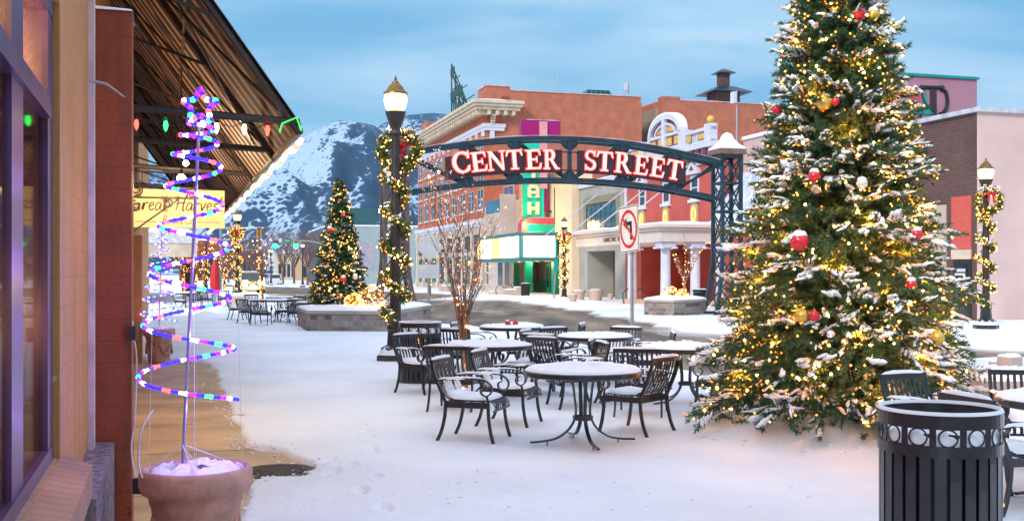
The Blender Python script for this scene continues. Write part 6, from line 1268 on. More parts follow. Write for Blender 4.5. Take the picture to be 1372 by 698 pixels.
# ---- grey block beside the cinema
g0, g1 = c1 + .05, ST.a(838, FD); GZ = 8.0
gr = fthing('grey_building', 'plain grey stucco building with one broad dark upper window between cinema and red building', 'building', ST, (g0 + g1) / 2, FD + 6); off = offof(gr)
mb = MB(); mb.b2(g0, g1, FD, FD + 14, 3.2, GZ); dl, dr_ = ST.a(787, FD), ST.a(824, FD); mb.b2(g0, dl, FD, FD + 14, 0, 3.195); mb.b2(dr_, g1, FD, FD + 14, 0, 3.195); mb.b2(dl, dr_, FD + 2, FD + 14, 0, 3.195); mb.build('wall', M_GREY, gr, off=off)
MB().b2(dl + .1, dr_ - .1, FD + 1.9, FD + 1.99, 0, 3.1).build('garage_door', mat('brown_shutter', (.16, .085, .045), .6, var=.3, scale=1.5), gr, off=off)
wa, wb = ST.a(786, FD), ST.a(826, FD); mb = MB(); mb.b2(wa - .5, wa, FD - .06, FD + .0, 4.1, 6.9); mb.b2(wb, wb + .5, FD - .06, FD + .0, 4.1, 6.9); mb.b2(wa, wb, FD - .06, FD, 6.45, 6.9); mb.build('window_surround', mat('olive_stucco', (.24, .22, .14), .8, var=.15), gr, off=off)
win(gr, off, (wa + wb) / 2, 4.1, 6.44, wb - wa, FD - .01, M_DARK, None, 6, False, mat('teal_window_glass', (.02, .10, .13), .12, var=.5, scale=1)); top_snow(gr, off, g0 - .1, g1, FD - .15, FD + 14, GZ + .002, .2)
MB().b2(g0, g1, FD - .12, FD - .061, GZ - .35, GZ + .0).build('parapet', M_WHITE, gr, off=off)

# ---- red building with portico
r0_, r1_ = g1 + .04, ST.a(958, FD); RZ = 8.6
rd = fthing('red_building', 'red stucco building with ornate white roof balustrade, arched pediment and gold cartouches', 'building', ST, (r0_ + r1_) / 2, FD + 6); off = offof(rd)
mb = MB(); mb.b2(r0_, r1_, FD, FD + 14, 3.4, RZ); mb.b2(r0_, r1_, FD + 3, FD + 14, 0, 3.395); mb.b2(r0_, r0_ + 2.4, FD + .02, FD + 2.99, 0, 3.395); mb.build('wall', M_RED, rd, off=off)
mb = MB(); mb.b2(r0_ - .05, r0_ + .25, FD - .08, FD - .001, 3.4, 7.6); mb.b2(r1_ - .25, r1_ + .06, FD - .08, FD + .3, 3.4, 7.6); mb.b2(r0_ - .3, r1_ + .5, FD - .5, FD + .6, 8.35, 8.62); mb.b2(r0_ - .15, r1_ + .3, FD - .25, FD + .4, 8.1, 8.345); mb.b2(r0_ - .05, r1_ + .15, FD - .12, FD + .2, 7.55, 7.75)
mb.b2(r0_, r1_, FD - .3, FD + .1, 9.28, 9.45); mb.b2(r0_, r1_, FD - .25, FD + .05, 8.63, 8.78)
for k in range(50): a = r0_ + .1 + (r1_ - r0_ - .2) * k / 49; mb.b2(a - .06, a + .06, FD - .18, FD - .04, 8.781, 9.279)
for k in range(5): a = r0_ + .3 + (r1_ - r0_ - .6) * k / 4; mb.b2(a - .3, a + .3, FD - .34, FD + .14, 8.625, 9.6)
cr = mb.build('cornice', M_WHITE, rd, off=off); top_snow(cr, off, r0_ - .3, r1_ + .5, FD - .5, FD - .31, 8.63, .05)
M_PLUM = mat('plum_trim', (.16, .04, .07), .5); M_YEL = mat('ochre_panel', (.72, .42, .08), .5, var=.15)
mb = MB()
for k in range(16): a = r0_ + .5 + (r1_ - r0_ - 1) * k / 15; mb.b2(a - .16, a + .16, FD - .42, FD - .251, 7.8, 8.34)
mb.build('cornice_bracket', M_PLUM, rd, off=off)
mb = MB()
for k in range(8): a = r0_ + 1 + (r1_ - r0_ - 2) * k / 7; mb.b2(a - .55, a + .55, FD - .262, FD - .19, 8.9, 9.15) if k % 2 else mb.b2(a - .2, a + .2, FD - .36, FD - .30, 8.85, 9.2)
mb.build('balustrade_panel', M_YEL, rd, off=off)
pc = ST.a(898, FD); mb = MB(); pw = 2.3
mb.b2(pc - pw, pc + pw, FD - .5, FD + .2, 8.63, 8.85); mb.b2(pc - pw, pc + pw, FD - .42, FD + .1, 9.50, 9.66)
mb.b2(pc - pw, pc - pw + .3, FD - .46, FD + .15, 8.851, 9.499); mb.b2(pc + pw - .3, pc + pw, FD - .46, FD + .15, 8.851, 9.499); mb.b2(pc - .2, pc + .2, FD - .48, FD + .15, 8.851, 10.72)
mb.b2(pc - pw + .3, pc + pw - .3, FD - .30, FD + .1, 8.852, 9.498)
mb.tube([(pc + (pw - .25) * math.cos(q), FD - .2, 9.62 + 1.02 * math.sin(q)) for q in [i * PI / 20 for i in range(21)]], 0, flat=(.55, .26), up=(0, 0, 1)); mb.tube([(pc + (pw - .95) * math.cos(q), FD - .2, 9.62 + .62 * math.sin(q)) for q in [i * PI / 20 for i in range(21)]], 0, flat=(.4, .12), up=(0, 0, 1))
pd_ = mb.build('pediment', M_WHITE, rd, off=off); mb = MB(); mb.prism([((pw - .35) * math.cos(i * PI / 20), .92 * math.sin(i * PI / 20)) for i in range(21)], (pc, FD - .1, 9.64), (1, 0, 0), (0, 0, 1), .16)
for s in (-1, 1): mb.b2(pc + s * 1.1 - .85, pc + s * 1.1 + .85, FD - .33, FD - .301, 8.9, 9.45)
mb.build('tympanum', M_PLUM, pd_, off=off); mb = MB()
for s in (-1, 1):
    for o_ in (.65, 1.55): mb.b2(pc + s * o_ - .28, pc + s * o_ + .28, FD - .36, FD - .332, 8.95, 9.4)
    mb.prism([(s * .35, .08), (s * 1.2, .08), (s * .35, .6)][::s], (pc, FD - .262, 9.68), (1, 0, 0), (0, 0, 1), .05)
mb.build('ochre_panel', M_YEL, pd_, off=off)
mb = MB(); mb.tube([(pc + (pw - .2) * math.cos(q), FD - .2, 9.80 + 1.04 * math.sin(q)) for q in [i * PI / 20 for i in range(21)]], 0, flat=(.5, .12), up=(0, 0, 1)); mb.build('snow', M_SNOW, pd_, off=off)
for ea in (r1_ - .3,): MB().ico((ea, FD - .1, 9.82), .22, 2).build('ball_finial', M_YEL, rd, off=off, smooth=True)
for px in (861, 893, 931):
    a = ST.a(px, FD); f = win(rd, off, a, 5.7, 7.05, 1.05, FD, M_WHITE, M_WHITE, 1, True, fw=.16)
    mb = MB(); mb.b2(a - .75, a + .75, FD - .22, FD - .0, 7.12, 7.24); mb.prism([(-.75, 0), (.75, 0), (.12, .5), (-.12, .5)], (a, FD - .0, 7.241), (1, 0, 0), (0, 0, 1), .22); mb.build('hood', M_WHITE, f, off=off); mb = MB(); mb.prism([(-.3, .07), (.3, .07), (0, .34)], (a, FD - .221, 7.241), (1, 0, 0), (0, 0, 1), .012); mb.build('hood_panel', M_PLUM, f, off=off)
    mb = MB(); mb.prism([(-.32, 0), (.32, 0), (.45, .4), (.42, 1.2), (.25, 1.35), (-.25, 1.35), (-.42, 1.2), (-.45, .4)], (a, FD - .0, 4.2), (1, 0, 0), (0, 0, 1), .07); ct = mb.build('cartouche', mat('tan_cartouche', (.52, .32, .16), .6, var=.2, scale=5), rd, off=off)
    MB().tube([(a + .2 * math.cos(q), FD - .09, 4.9 + .42 * math.sin(q)) for q in [i * PI / 10 for i in range(21)]], .05, 5, cap=False).build('gilt_ring', emit('gilt_lights', (1, .55, .12), .8), ct, off=off)
# portico
po = 22.5; p0, p1 = ST.a(772, po), ST.a(885, po); pz0, pz1 = 3.28, 4.15
pt = fthing('portico', 'long cream canopy on fluted white columns before the red building, snow on top', 'portico', ST, (p0 + p1) / 2, (po + FD) / 2, 3.3); off = offof(pt)
mb = MB(); mb.b2(p0, p1, po, FD - .01, pz0, pz1 - .3); mb.b2(p0 - .15, p1 + .15, po - .15, FD - .01, pz1 - .299, pz1 - .15); mb.b2(p0 - .3, p1 + .3, po - .3, FD - .012, pz1 - .149, pz1); mb.build('canopy', mat('cream_canopy', (.70, .60, .52), .6, var=.08, scale=.8), pt, off=off)
top_snow(pt, off, p0 - .3, p1 + .3, po - .3, FD - .1, pz1 + .002, .16)
for i, (a, d) in enumerate(((p1 - .5, po + .5), (p1 - .5, po + 2.15), (p1 - .5, FD - .4), (p1 - 4.8, po + .5))):
    mb = MB(); mb.lathe([(.34, .0), (.34, .12), (.29, .2), (.26, .3), (.235, 2.85), (.23, 2.95)], 16, (a, d, 0)); mb.box((a, d, 3.12), (.78, .78, .3)); mb.box((a, d, 3.26), (.66, .66, .035)); c_ = mb.build('column', M_WHITE, pt, off=off); MB().box((a, d, .06), (.9, .9, .46)).build('plinth', M_CREAM, c_, off=off)
    mb = MB()
    for s1 in (-1, 1):
        for s2 in (-1, 1): mb.lathe([(.0, -.05), (.15, -.05), (.15, .05), (0, .05)], 10, (a + s1 * .36, d + s2 * .36, 2.98))
    mb.build('volute', M_WHITE, c_, off=off)
mb = MB()
for px in (800, 838, 872, 905): a = ST.a(px, FD); MB().tube([(a, FD - .02, 7.0), (a + .3, po + .1, pz1 - .02)], .035, 5).build('tie_rod', M_WHITE, pt, off=off)
tx = text_mesh('CAINE LYRIC THEATRE', .34, .012, 'lettering', M_BRN, pt, (0, 0, 0), (R(90), 0, 0)); tx.location = (ST.a(824, po) - off[0], po - .012 - off[1], 3.56 - off[2])
# portico back wall
pD = FD + 2.9; P7 = lambda px: ST.a(px, pD); mb = MB(); mb.b2(P7(850), P7(956), pD - .05, pD + .09, 2.3, 3.39); mb.build('ochre_frieze', M_YEL, rd, off=off)
for px, w_, mm in ((886, 2.2, M_DARK), (925, 1.5, M_WOODD), (938, 1.3, mat('lit_door_glass', (.45, .20, .05), .3, var=.5)), (950, 1.3, M_WOODD)):
    a = P7(px); f = MB().b2(a - w_ / 2, a + w_ / 2, pD - .16, pD - .051, .0, 2.28).build('door', M_WOODD, rd, off=off); MB().b2(a - w_ / 2 + .2, a + w_ / 2 - .2, pD - .18, pD - .161, .5, 2.1).build('pane', mm, f, off=off)
for px in (857,):
    a = ST.a(px, FD); MB().b2(a - .45, a + .45, FD - .07, FD + .019, .8, 2.3).build('poster_case', M_IRON2, rd, off=off); MB().lathe([(0, -.04), (.45, -.04), (.45, .04), (0, .04)], 10).build('ochre_roundel', M_YEL, rd, loc=Vector((a - off[0], FD - .03 - off[1], 2.9))).rotation_euler = (R(90), 0, 0) if False else (R(90), 0, 0)
point('portico_light', ST.w(p1 - 2.5, FD + .2, 2.9), 70, (1, .56, .22), .2); point('canopy_uplight', ST.w(ST.a(790, po), po - 1.0, 2.4), 40, (1, .68, .34), .2)

# ---- pink gabled block right of the red building, snowy lean-to
k0, k1 = r1_ + .3, ST.a(1045, FD); pk = fthing('pink_gabled_building', 'pale pink stucco hall with snowy gable and teal louvre behind the big fir', 'building', ST, (k0 + k1) / 2, FD + 8); off = offof(pk)
mb = MB(); mb.b2(k0, k1, FD + 1.5, FD + 7, 0, 8.7); mb.b2(k0 + 1.0, k1, FD + 3.0, FD + 7, 8.7, 10.1); mb.build('wall', M_PINK, pk, off=off)
mb = MB(); mb.prism([(0, 0), (12, 0), (12, .35), (5, 1.6)], (k1, FD + 3.0, 10.1), (0, 1, 0), (0, 0, 1), -(k1 - k0 - 1)) if False else mb.prism([(FD + 3.0, 10.1), (FD + 7, 10.1), (FD + 7, 11.35), (FD + 5.5, 11.2)], (k0 + 1, 0, 0), (0, 1, 0), (0, 0, 1), k1 - k0 - 1); mb.build('gable', M_PINK, pk, off=off)
mb = MB(); mb.b2(k0 + .6, k1, FD + 2.7, FD + 16, 10.1, 10.25) if False else mb.b2(k0, k1 + .1, FD + 1.4, FD + 3.0, 8.702, 8.88); mb.tube([(k0 + .95, FD + 2.9, 10.1), (k0 + .95, FD + 5.5, 11.25), (k0 + .95, FD + 7, 11.4)], 0, flat=(.3, .3), up=(0, 0, 1)); mb.tube([(k0 + .9, FD + 2.9, 10.0), (k1, FD + 2.9, 10.0)], 0, flat=(.3, .3), up=(0, 0, 1)); mb.build('snow', M_SNOW, pk, off=off)
lv = MB()
for d0_ in (FD + 3.4, ): 
    for k in range(6): lv.b2(k0 + .9, k0 + .999, d0_, d0_ + 2.6, 8.95 + k * .17, 9.06 + k * .17)
for k in range(6): lv.b2(k0 + 1.3, k0 + 3.6, FD + 2.9, FD + 2.999, 8.95 + k * .17, 9.06 + k * .17)
lv.build('louvre', M_TEAL, pk, off=off)
ln = MB(); ln.add([(k0 - .0, FD - .6, 4.2), (k1, FD - .6, 4.2), (k1, FD + 1.45, 7.0), (k0, FD + 1.45, 7.0)], [(0, 1, 2, 3)]); ln.add([(k0, FD - .6, 4.1), (k1, FD - .6, 4.1), (k1, FD + 1.45, 6.9), (k0, FD + 1.45, 6.9)], [(0, 3, 2, 1)]); ln.build('lean_to_roof', mat('snowy_slate', (.55, .60, .66), .7, var=.35, scale=4), pk, off=off)
MB().b2(k0 + .02, k1, FD - .2, FD + 1.49, 0, 4.05).build('lean_to_wall', M_RED, pk, off=off)

# ---- brick warehouse behind
wD = 45; w1 = ST.a(889, wD); w0 = ST.a(838, wD); WZ = 18.9
wh = fthing('brick_warehouse', 'tall blank brick block behind the red building with stained concrete flank and roof chimney', 'building', ST, (w0 + w1) / 2, wD + 9); off = offof(wh)
MB().b2(w0, w1, wD + .02, wD + 17, 0, WZ).build('wall', M_BRKSIDE, wh, off=off); MB().b2(w0, w1 - 1.2, wD - .05, wD + .019, 0, WZ - .6).build('concrete_flank', mat('stained_concrete', (.34, .27, .18), .85, var=.4, scale=.5, bump=.2), wh, off=off)
mb = MB(); mb.b2(w1 - 1.2, w1 + .05, wD - .06, wD + 1.8, WZ - 7, WZ + .35); mb.build('corner_pier', M_BRKSIDE, wh, off=off); mb = MB(); mb.b2(w0, w1 + .05, wD, wD + 17, WZ + .001, WZ + .12) ; mb.build('coping', MATS['snowy_pink_coping'], wh, off=off)
ca = w1 - 1.2; cd_ = wD + 7.2; mb = MB(); mb.b2(ca - 1.1, ca + 1.1, cd_ - 1.3, cd_ + 1.3, WZ + .121, WZ + 1.1); mb.b2(ca - .45, ca + .45, cd_ - .5, cd_ + .5, WZ + 1.5, WZ + 3.1); ch = mb.build('chimney', M_BRKDARK, wh, off=off)
MB().lathe([(3.1, WZ + 1.05), (2.9, WZ + 1.15), (1.2, WZ + 1.75), (.5, WZ + 1.8)], 4, (ca - off[0], cd_ - off[1], 0), PI / 4).build('hood', M_STEEL, ch); MB().lathe([(1.3, WZ + 3.1), (1.25, WZ + 3.2), (.3, WZ + 3.6)], 4, (ca - off[0], cd_ - off[1], 0), PI / 4).build('cap', M_STEEL, ch)
ba_ = MB()
for z in (WZ - .6, WZ + .3, WZ + 1.2): ba_.tube([(w0 - 4, wD + 3, z), (w0 + .5, wD, z - .2)], .05, 4)

# ---- brick and pink building on the right
bb0, bb1 = ST.a(1120, FD), ST.a(1311, FD); BZ = 7.35
rb_ = fthing('corner_shop_building', 'flat roofed building with dark brick front and long blank pale pink end wall', 'building', ST, (bb0 + bb1) / 2, FD + 6); off = offof(rb_)
MB().b2(bb0, bb1 - .05, FD, FD + 14, 0, BZ - .02).build('brick_front', M_BRKDARK, rb_, off=off); MB().b2(bb1 - .049, bb1 + .02, FD - .02, FD + 26, 0, BZ).build('end_wall', mat('pale_pink_render', (.62, .44, .39), .8, var=.14, scale=.45, bump=.12), rb_, off=off)
mb = MB(); mb.b2(bb0, bb1 + .15, FD - .15, FD + .3, BZ + .001, BZ + .16); mb.b2(bb1 - .2, bb1 + .15, FD + .3, FD + 26, BZ + .001, BZ + .16); mb.build('coping', mat('pale_blue_coping', (.50, .52, .56), .6), rb_, off=off)
a0_, a1_ = ST.a(1276, FD), ST.a(1302, FD); MB().b2(a0_, a1_, FD - .05, FD - .001, 2.55, 4.45).build('red_panel', mat('coral_panel', (.60, .10, .07), .6, var=.1), rb_, off=off); MB().b2(a0_, a1_, FD - .06, FD - .001, 2.2, 2.54).build('fascia', M_CREAM, rb_, off=off)
f = MB().b2(a0_ + .1, a1_, FD - .05, FD - .002, .05, 2.19).build('door', M_IRON2, rb_, off=off); MB().b2(a0_ + .22, a1_ - .12, FD - .06, FD - .051, .2, 2.05).build('pane', M_GLASS, f, off=off)
mb = MB(); am = (a0_ + a1_) / 2; mb.prism([(-.28, 0), (0, .16), (0, .06), (.3, .06), (.3, -.06), (0, -.06), (0, -.16)][::-1], (am, FD - .061, 1.35), (1, 0, 0), (0, 0, 1), .006); mb.b2(am - .3, am + .25, FD - .068, FD - .0611, 1.62, 1.70); mb.b2(am - .2, am + .25, FD - .068, FD - .0611, 1.75, 1.86); mb.build('arrow_sign', M_WHITE, f, off=off)
mb = MB(); mb.tube([(bb1 - 2.75, FD - .12, 0), (bb1 - 2.75, FD - .12, 4.6)], .05, 6); mb.tube([(bb1 - 2.75, FD - .12, 5.9), (bb1 - 2.75, FD - .12, 6.6)], .06, 6); mb.build('conduit', M_IRON2, rb_, off=off)
mb = MB(); mb.tube([(bb1 - 2.9, FD - .3, 5.3), (bb1 - 5.2, FD - .4, 5.2)], .045, 6); mb.build('sign_arm', M_GALV, rb_, off=off)
f = MB().b2(ST.a(1230, FD), a0_ - .3, FD - .05, FD - .001, .4, 4.2).build('shopfront', mat('shopfront_beige', (.52, .42, .32), .6, var=.15), rb_, off=off); MB().b2(ST.a(1232, FD), a0_ - .5, FD - .07, FD - .051, .7, 2.4).build('pane', M_GLASS, f, off=off)
vt = MB(); e_ = FD + 3.6; vt.b2(bb1 + .021, bb1 + .06, e_ + 2.0, e_ + 2.3, .1, 2.3); vt.build('downpipe', M_BRN, rb_, off=off)
p = gp(1307, 430); MB().lathe([(.25, 0), (.3, .5), (.28, .5)], 12).build('x', M_CREAM, None) if False else None
# ---- pink stage house with lyre emblem
pY = 60; px_ = at(1309, pY); ap, dp = ST.ad(px_); lh = fthing('stage_house', 'tall mauve pink block with dark lyre and tulip emblem rising behind the brick front', 'building', ST, ap - 1.5, dp - 3); off = offof(lh); LZ = 12.4
MB().b2(ap - 3, ap, dp - 6.5, dp, 0, LZ).build('wall', mat('mauve_render', (.44, .21, .27), .8, var=.12, scale=.5, bump=.1), lh, off=off); MB().b2(ap - 3.1, ap + .1, dp - 6.6, dp + .1, LZ + .001, LZ + .14).build('coping', M_TEAL, lh, off=off)
def lw(px, py): r_ = (px - CX) / F; Y = (ap + .03) / (ST.s * r_ - ST.c); q = wp(px, py, Y); return (ap + .03, ST.n.dot(q), q.z)
mb = MB(); mb.tube(smooth_path([lw(1237, 118), lw(1234, 127), lw(1240, 140), lw(1252, 152)], 5), .08, 6); mb.tube(smooth_path([lw(1260, 120), lw(1267, 124), lw(1269, 138), lw(1265, 150), lw(1258, 154)], 5), .11, 6); mb.tube([lw(1233, 117), lw(1262, 118)], .10, 6)
for x in (1247, 1250, 1253): mb.tube([lw(x, 116), lw(x + .5, 154)], .07, 5)
for x in (1235, 1262): mb.ico(lw(x, 118), .15, 2)
mb.build('lyre_emblem', M_BLK, lh, off=off); mb = MB(); mb.prism([(-.28, 0), (.28, 0), (.4, .9), (.2, .75), (0, .95), (-.2, .75), (-.4, .9)], lw(1228, 140), (0, 1, 0), (0, 0, 1), .06); mb.build('tulip', mat('pink_tulip', (.62, .10, .16), .6), lh, off=off); mb = MB(); mb.prism([(-1.0, 0), (1.0, 0), (.5, .5), (.4, 1.3), (0, .5), (-.6, .3)], lw(1231, 153), (0, 1, 0), (0, 0, 1), .05); mb.build('leaves', M_TEAL, lh, off=off)

# ---- low furniture on the far sidewalk
def pot_(px, py, w_, h, label, m, sq=False):
    p = gp(px, py); k = p.y / F; t = thing('planter_tub', label, 'planter', (p.x, p.y, 0), ST.rot, 'pale planter tubs along the far sidewalk'); r = w_ * k / 2; h = h * k
    if sq: MB().b2(-r * .5, r * .5, -r, r, 0, h).build('body', m, t)
    else: MB().lathe([(r * .72, 0), (r * .93, h * .8), (r, h * .82), (r, h), (r * .88, h), (r * .86, h * .9), (0, h * .9)], 20).build('body', m, t, smooth=False)
    MB().pad([(r * .85 * math.cos(i * PI / 8) * (.5 if sq else 1), r * .85 * math.sin(i * PI / 8)) for i in range(16)], h * (1 if sq else .92), h * .12, 3).build('snow', M_SNOW, t, smooth=True)
M_TUB = mat('beige_tub', (.50, .38, .31), .7, var=.12)
pot_(775, 404, 20, 15, 'taller round tub just right of the cinema street lamp', M_TUB); pot_(768, 405.5, 11, 11, 'small round tub tucked against the taller one by the cinema lamp', M_TUB); pot_(798, 404, 22, 16, 'round tub before the brown garage door', M_TUB); pot_(818, 402, 8, 8, 'smallest pale tub at the right of the garage door', M_TUB)
pot_(684, 398, 22, 10, 'long beige planter box left of the far cinema bin', M_TUB, True); pot_(693, 396, 14, 11, 'beige planter box directly beside the far cinema bin', M_TUB, True); pot_(600, 391, 22, 8, 'beige planter box before the brick hotel', M_TUB, True); pot_(662, 395, 20, 5, 'low pale bench block left of the cinema planter boxes', M_CREAM, True)
p = at(318, 49); bxp = thing('planter_box', 'cream planter box with snow at the foot of the left street lamp', 'planter', (p.x, p.y, 0), ST.rot); MB().lathe([(.32, 0), (.38, .6), (.42, .61), (.42, .70)], 4, (0, 0, 0), PI / 4).build('body', M_CREAM, bxp); MB().pad([(.3 * math.cos(i * PI / 8), .3 * math.sin(i * PI / 8)) for i in range(16)], .70, .1, 3).build('snow', M_SNOW, bxp, smooth=True)
def loop_rack(px, py, label):
    p = gp(px, py); t = thing('bicycle_rack', label, 'bicycle rack', (p.x, p.y, 0), ST.rot)
    mb = MB()
    for s in (0, .7): mb.tube(smooth_path([(0, s - .25, 0), (0, s - .32, .55), (0, s, .85), (0, s + .32, .55), (0, s + .25, 0)], 5), .03, 6)
    mb.build('hoops', M_IRON, t)
loop_rack(842, 408, 'black hoop bicycle rack behind the no left turn sign post'); loop_rack(670, 397, 'small hoop rack left of the cinema planter boxes')
bt = gp(742, 402); tp = thing('traffic_post', 'slim green topped traffic post leaning before the cinema doors', 'sign post', (bt.x, bt.y, 0)); MB().tube([(0, 0, 0), (.12, 0, 2.2)], .05, 6).build('post', M_GALV, tp); MB().box((.13, -.05, 2.2), (.25, .03, .8)).build('plate', M_TEAL, tp)

# ================================================================== far end of the street
f0 = at(440, 165); fa_, fd0 = ST.ad(f0); fd1 = ST.n.dot(at(590, 165)); tb = fthing('teal_grey_building', 'low grey green block at the street end with painted mural behind the smaller fir', 'building', ST, fa_ - 12, (fd0 + fd1) / 2); off = offof(tb); FZ = 8.9
MB().b2(fa_ - 28, fa_, fd0, fd1, 0, FZ).build('wall', mat('grey_teal_render', (.30, .37, .36), .8, var=.1, scale=.3), tb, off=off); MB().b2(fa_ - 28.1, fa_ + .1, fd0 - .1, fd1 + .1, FZ + .001, FZ + .2).build('coping', M_SNOW, tb, off=off); MB().b2(fa_ - 27.9, fa_ - .2, fd0 - .06, fd0 - .001, 0, FZ - .1).build('dark_flank', mat('dark_flank', (.07, .08, .09), .8), tb, off=off)
MB().b2(fa_ - 12, fa_ - 7, fd0 + 3.2, fd0 + 8.4, FZ + .2, FZ + 3.2).build('roof_hut', mat('dark_teal_cladding', (.02, .09, .10), .6, var=.2), tb, off=off)
m_d0 = ST.n.dot(at(474, 165)); MB().b2(fa_ + .001, fa_ + .05, m_d0, m_d0 + 3.2, 2.4, 6.4).build('mural', mat('faded_mural', (.50, .36, .36), .7, scale=.5, col2=(.20, .26, .34), detail=2), tb, off=off)
for k in range(3): a = fd0 + 11 + k * 3.2; f = MB().b2(fa_ + .001, fa_ + .08, a - .7, a + .7, 1.2, 5.4).build('window', M_TEAL, tb, off=off); MB().b2(fa_ + .081, fa_ + .09, a - .6, a + .6, 1.3, 5.3).build('pane', M_GLASS, f, off=off)
mb = MB(); mb.b2(fa_ - .5, fa_ + .2, fd0 - .2, fd1, 0, .5)
def block(px0, px1, Y, z, m, label, name='distant_building', nwin=4, dep=14):
    p0_, p1_ = at(px0, Y), at(px1, Y); a_, d0_ = ST.ad(p0_); d1_ = ST.n.dot(p1_); t = fthing(name, label, 'building', ST, a_ - dep / 2, (d0_ + d1_) / 2); of = offof(t)
    MB().b2(a_ - dep, a_, d0_, d1_, 0, z).build('wall', m, t, off=of); top_snow(t, of, a_ - dep, a_, d0_, d1_, z, .3); w_ = (d1_ - d0_) / nwin
    for k in range(nwin): c = d0_ + (k + .5) * w_; f = MB().b2(a_ + .001, a_ + .08, c - w_ * .32, c + w_ * .32, .8, z * .6).build('window', M_DARK, t, off=of); MB().b2(a_ + .081, a_ + .1, c - w_ * .27, c + w_ * .27, 1, z * .56).build('pane', M_GLASS, f, off=of)
block(372, 408, 260, 6.5, M_CREAM, 'distant cream shop row behind the white car', nwin=6); block(300, 352, 300, 8, M_BRKDARK, 'distant dark red block at the far end of the street behind the headlights', nwin=5); block(404, 440, 240, 5.5, mat('tan_far_wall', (.5, .33, .16), .8), 'distant tan building just left of the smaller fir', nwin=4)
block(240, 300, 240, 9, M_BRKP, 'distant brown block seen through the light spiral', nwin=5)
# left row further on: white canopied shop, dark block
n0 = la(60, -.6); lf = fthing('canopied_shop', 'grey shop with white snowy flat canopy beyond the bakery under the sign', 'building', LF, n0 - 10, -3); off = offof(lf)
MB().b2(n0 - 34, n0, -9, -1.5, 0, 6.0).build('wall', M_CBEI, lf, off=off); mb = MB(); mb.b2(n0 - 30, n0 + .5, -1.45, 1.6, 3.35, 3.95); cnp = mb.build('canopy', mat('white_canopy', (.62, .60, .58), .6), lf, off=off); top_snow(cnp, off, n0 - 30, n0 + .5, -1.45, 1.6, 3.955, .25)
mb = MB(); mb.b2(n0 - .5, n0 + .45, -1.4, 1.55, 2.6, 3.345); mb.build('sign_fascia', M_CREAM, lf, off=off); mb = MB()
for k in range(6): mb.tube([(n0 - 28 + k * 5.4, 1.4, 0), (n0 - 28 + k * 5.4, 1.4, 3.34)], .09, 6)
mb.build('post', M_WOODD, lf, off=off)
for k in range(5): a = n0 - 3 - k * 6; f = MB().b2(a - 2.2, a + 2.2, -1.499, -1.42, .5, 2.8).build('window', M_DARK, lf, off=off); MB().b2(a - 2, a + 2, -1.419, -1.40, .7, 2.6).build('pane', M_GLASS, f, off=off)
u0 = at(288, 50); um = thing('closed_umbrella', 'closed red patio umbrella with snow flecks by the farthest tables', 'umbrella', (u0.x, u0.y, 0)); MB().tube([(0, 0, 0), (0, 0, 2.35)], .03, 6).build('pole', M_GALV, um)
MB().lathe([(.05, .75), (.20, .8), (.23, 1.1), (.21, 1.6), (.16, 2.0), (.06, 2.35), (0, 2.42)], 14).build('canopy', M_REDV, um); MB().ico((0, 0, 2.36), .09, 2, (1, 1, .6)).build('snow', M_SNOW, um, smooth=True)

# street trees down the road
for i, (px, Y, h, sp, lab, lit) in enumerate(((338, 175, 8, 3.4, 'reddish bare street tree directly behind the oncoming car', 0), (352, 190, 9, 4, 'reddish bare street tree right of the oncoming car', 0), (379, 165, 8.5, 3.6, 'bare street tree behind the left traffic light', 0), (394, 175, 9, 4, 'bare street tree behind the right traffic light', 0), (412, 150, 8, 3.4, 'bare street tree touching the left edge of the smaller fir', 0), (430, 190, 8, 4, 'bare tree mostly hidden by the smaller fir', 0), (322, 210, 9, 4, 'bare tree behind the left lamp garland', 0), (306, 185, 8, 3.4, 'bare tree at left of the left street lamp', 0),
        (351, 62, 3.6, .7, 'slim lit bare tree just right of the oncoming car', 70), (262, 70, 4.0, 1.5, 'lit bare tree left of the red umbrella', 130), (246, 82, 4.2, 1.8, 'lit bare tree at far left under the sign', 130), (301, 78, 4.0, 1.2, 'lit bare tree between red umbrella and left street lamp', 110), (576, 88, 4, 1.3, 'slim bare tree before the brick hotel', 24))):
    p = at(px, Y); bare_tree('bare_street_tree', (p.x, p.y, 0), h, sp, 20 + i, 16 if not lit else 10, lab, M_TWIG, h * .3, h * .018 + .02, lit, .032, M_BULBF, False, 'bare trees along the street', 7 if not lit else 4)

# traffic lights
def traffic(px, py, Y, lit, label, m):
    p = wp(px, py, Y); t = thing('traffic_light', label, 'traffic light', p, 0, 'traffic lights over the far crossing'); k = Y / F
    MB().box((0, .15, 1.1 * k), (6.0 * k, .3, 12 * k)).build('housing', m, t)
    if lit:
        MB().lathe([(0, 0), (3.6 * k, 0), (2.8 * k, .10), (0, .14)], 14).build('lens', emit('green_signal', (.02, 1, .34), 4), t).rotation_euler = (R(90), 0, 0); MB().box((0, .14, 4.6 * k), (4 * k, .34, 3.4 * k)).build('dark_lens', M_IRON, t)
    else:
        mb = MB(); mb.b2(-.04, .04, -.06, -.0, -4 * k, 6 * k); mb.box((0, .1, 6.6 * k), (4 * k, .3, 1.4 * k)); mb.build('back_rib', M_IRON2, t)
M_TLY = mat('signal_yellow', (.60, .26, .02), .5)
tY = 120; traffic(369, 329.5, tY, True, 'green traffic light on the left, beside the street name sign', M_IRON); traffic(396.5, 329.5, tY, True, 'green traffic light on the right, yellow housing', M_TLY); traffic(347, 313, 90, False, 'orange backed traffic light hanging left, seen from behind', M_TLY); traffic(312, 310, 90, False, 'orange traffic light half hidden by the left street lamp', M_TLY)
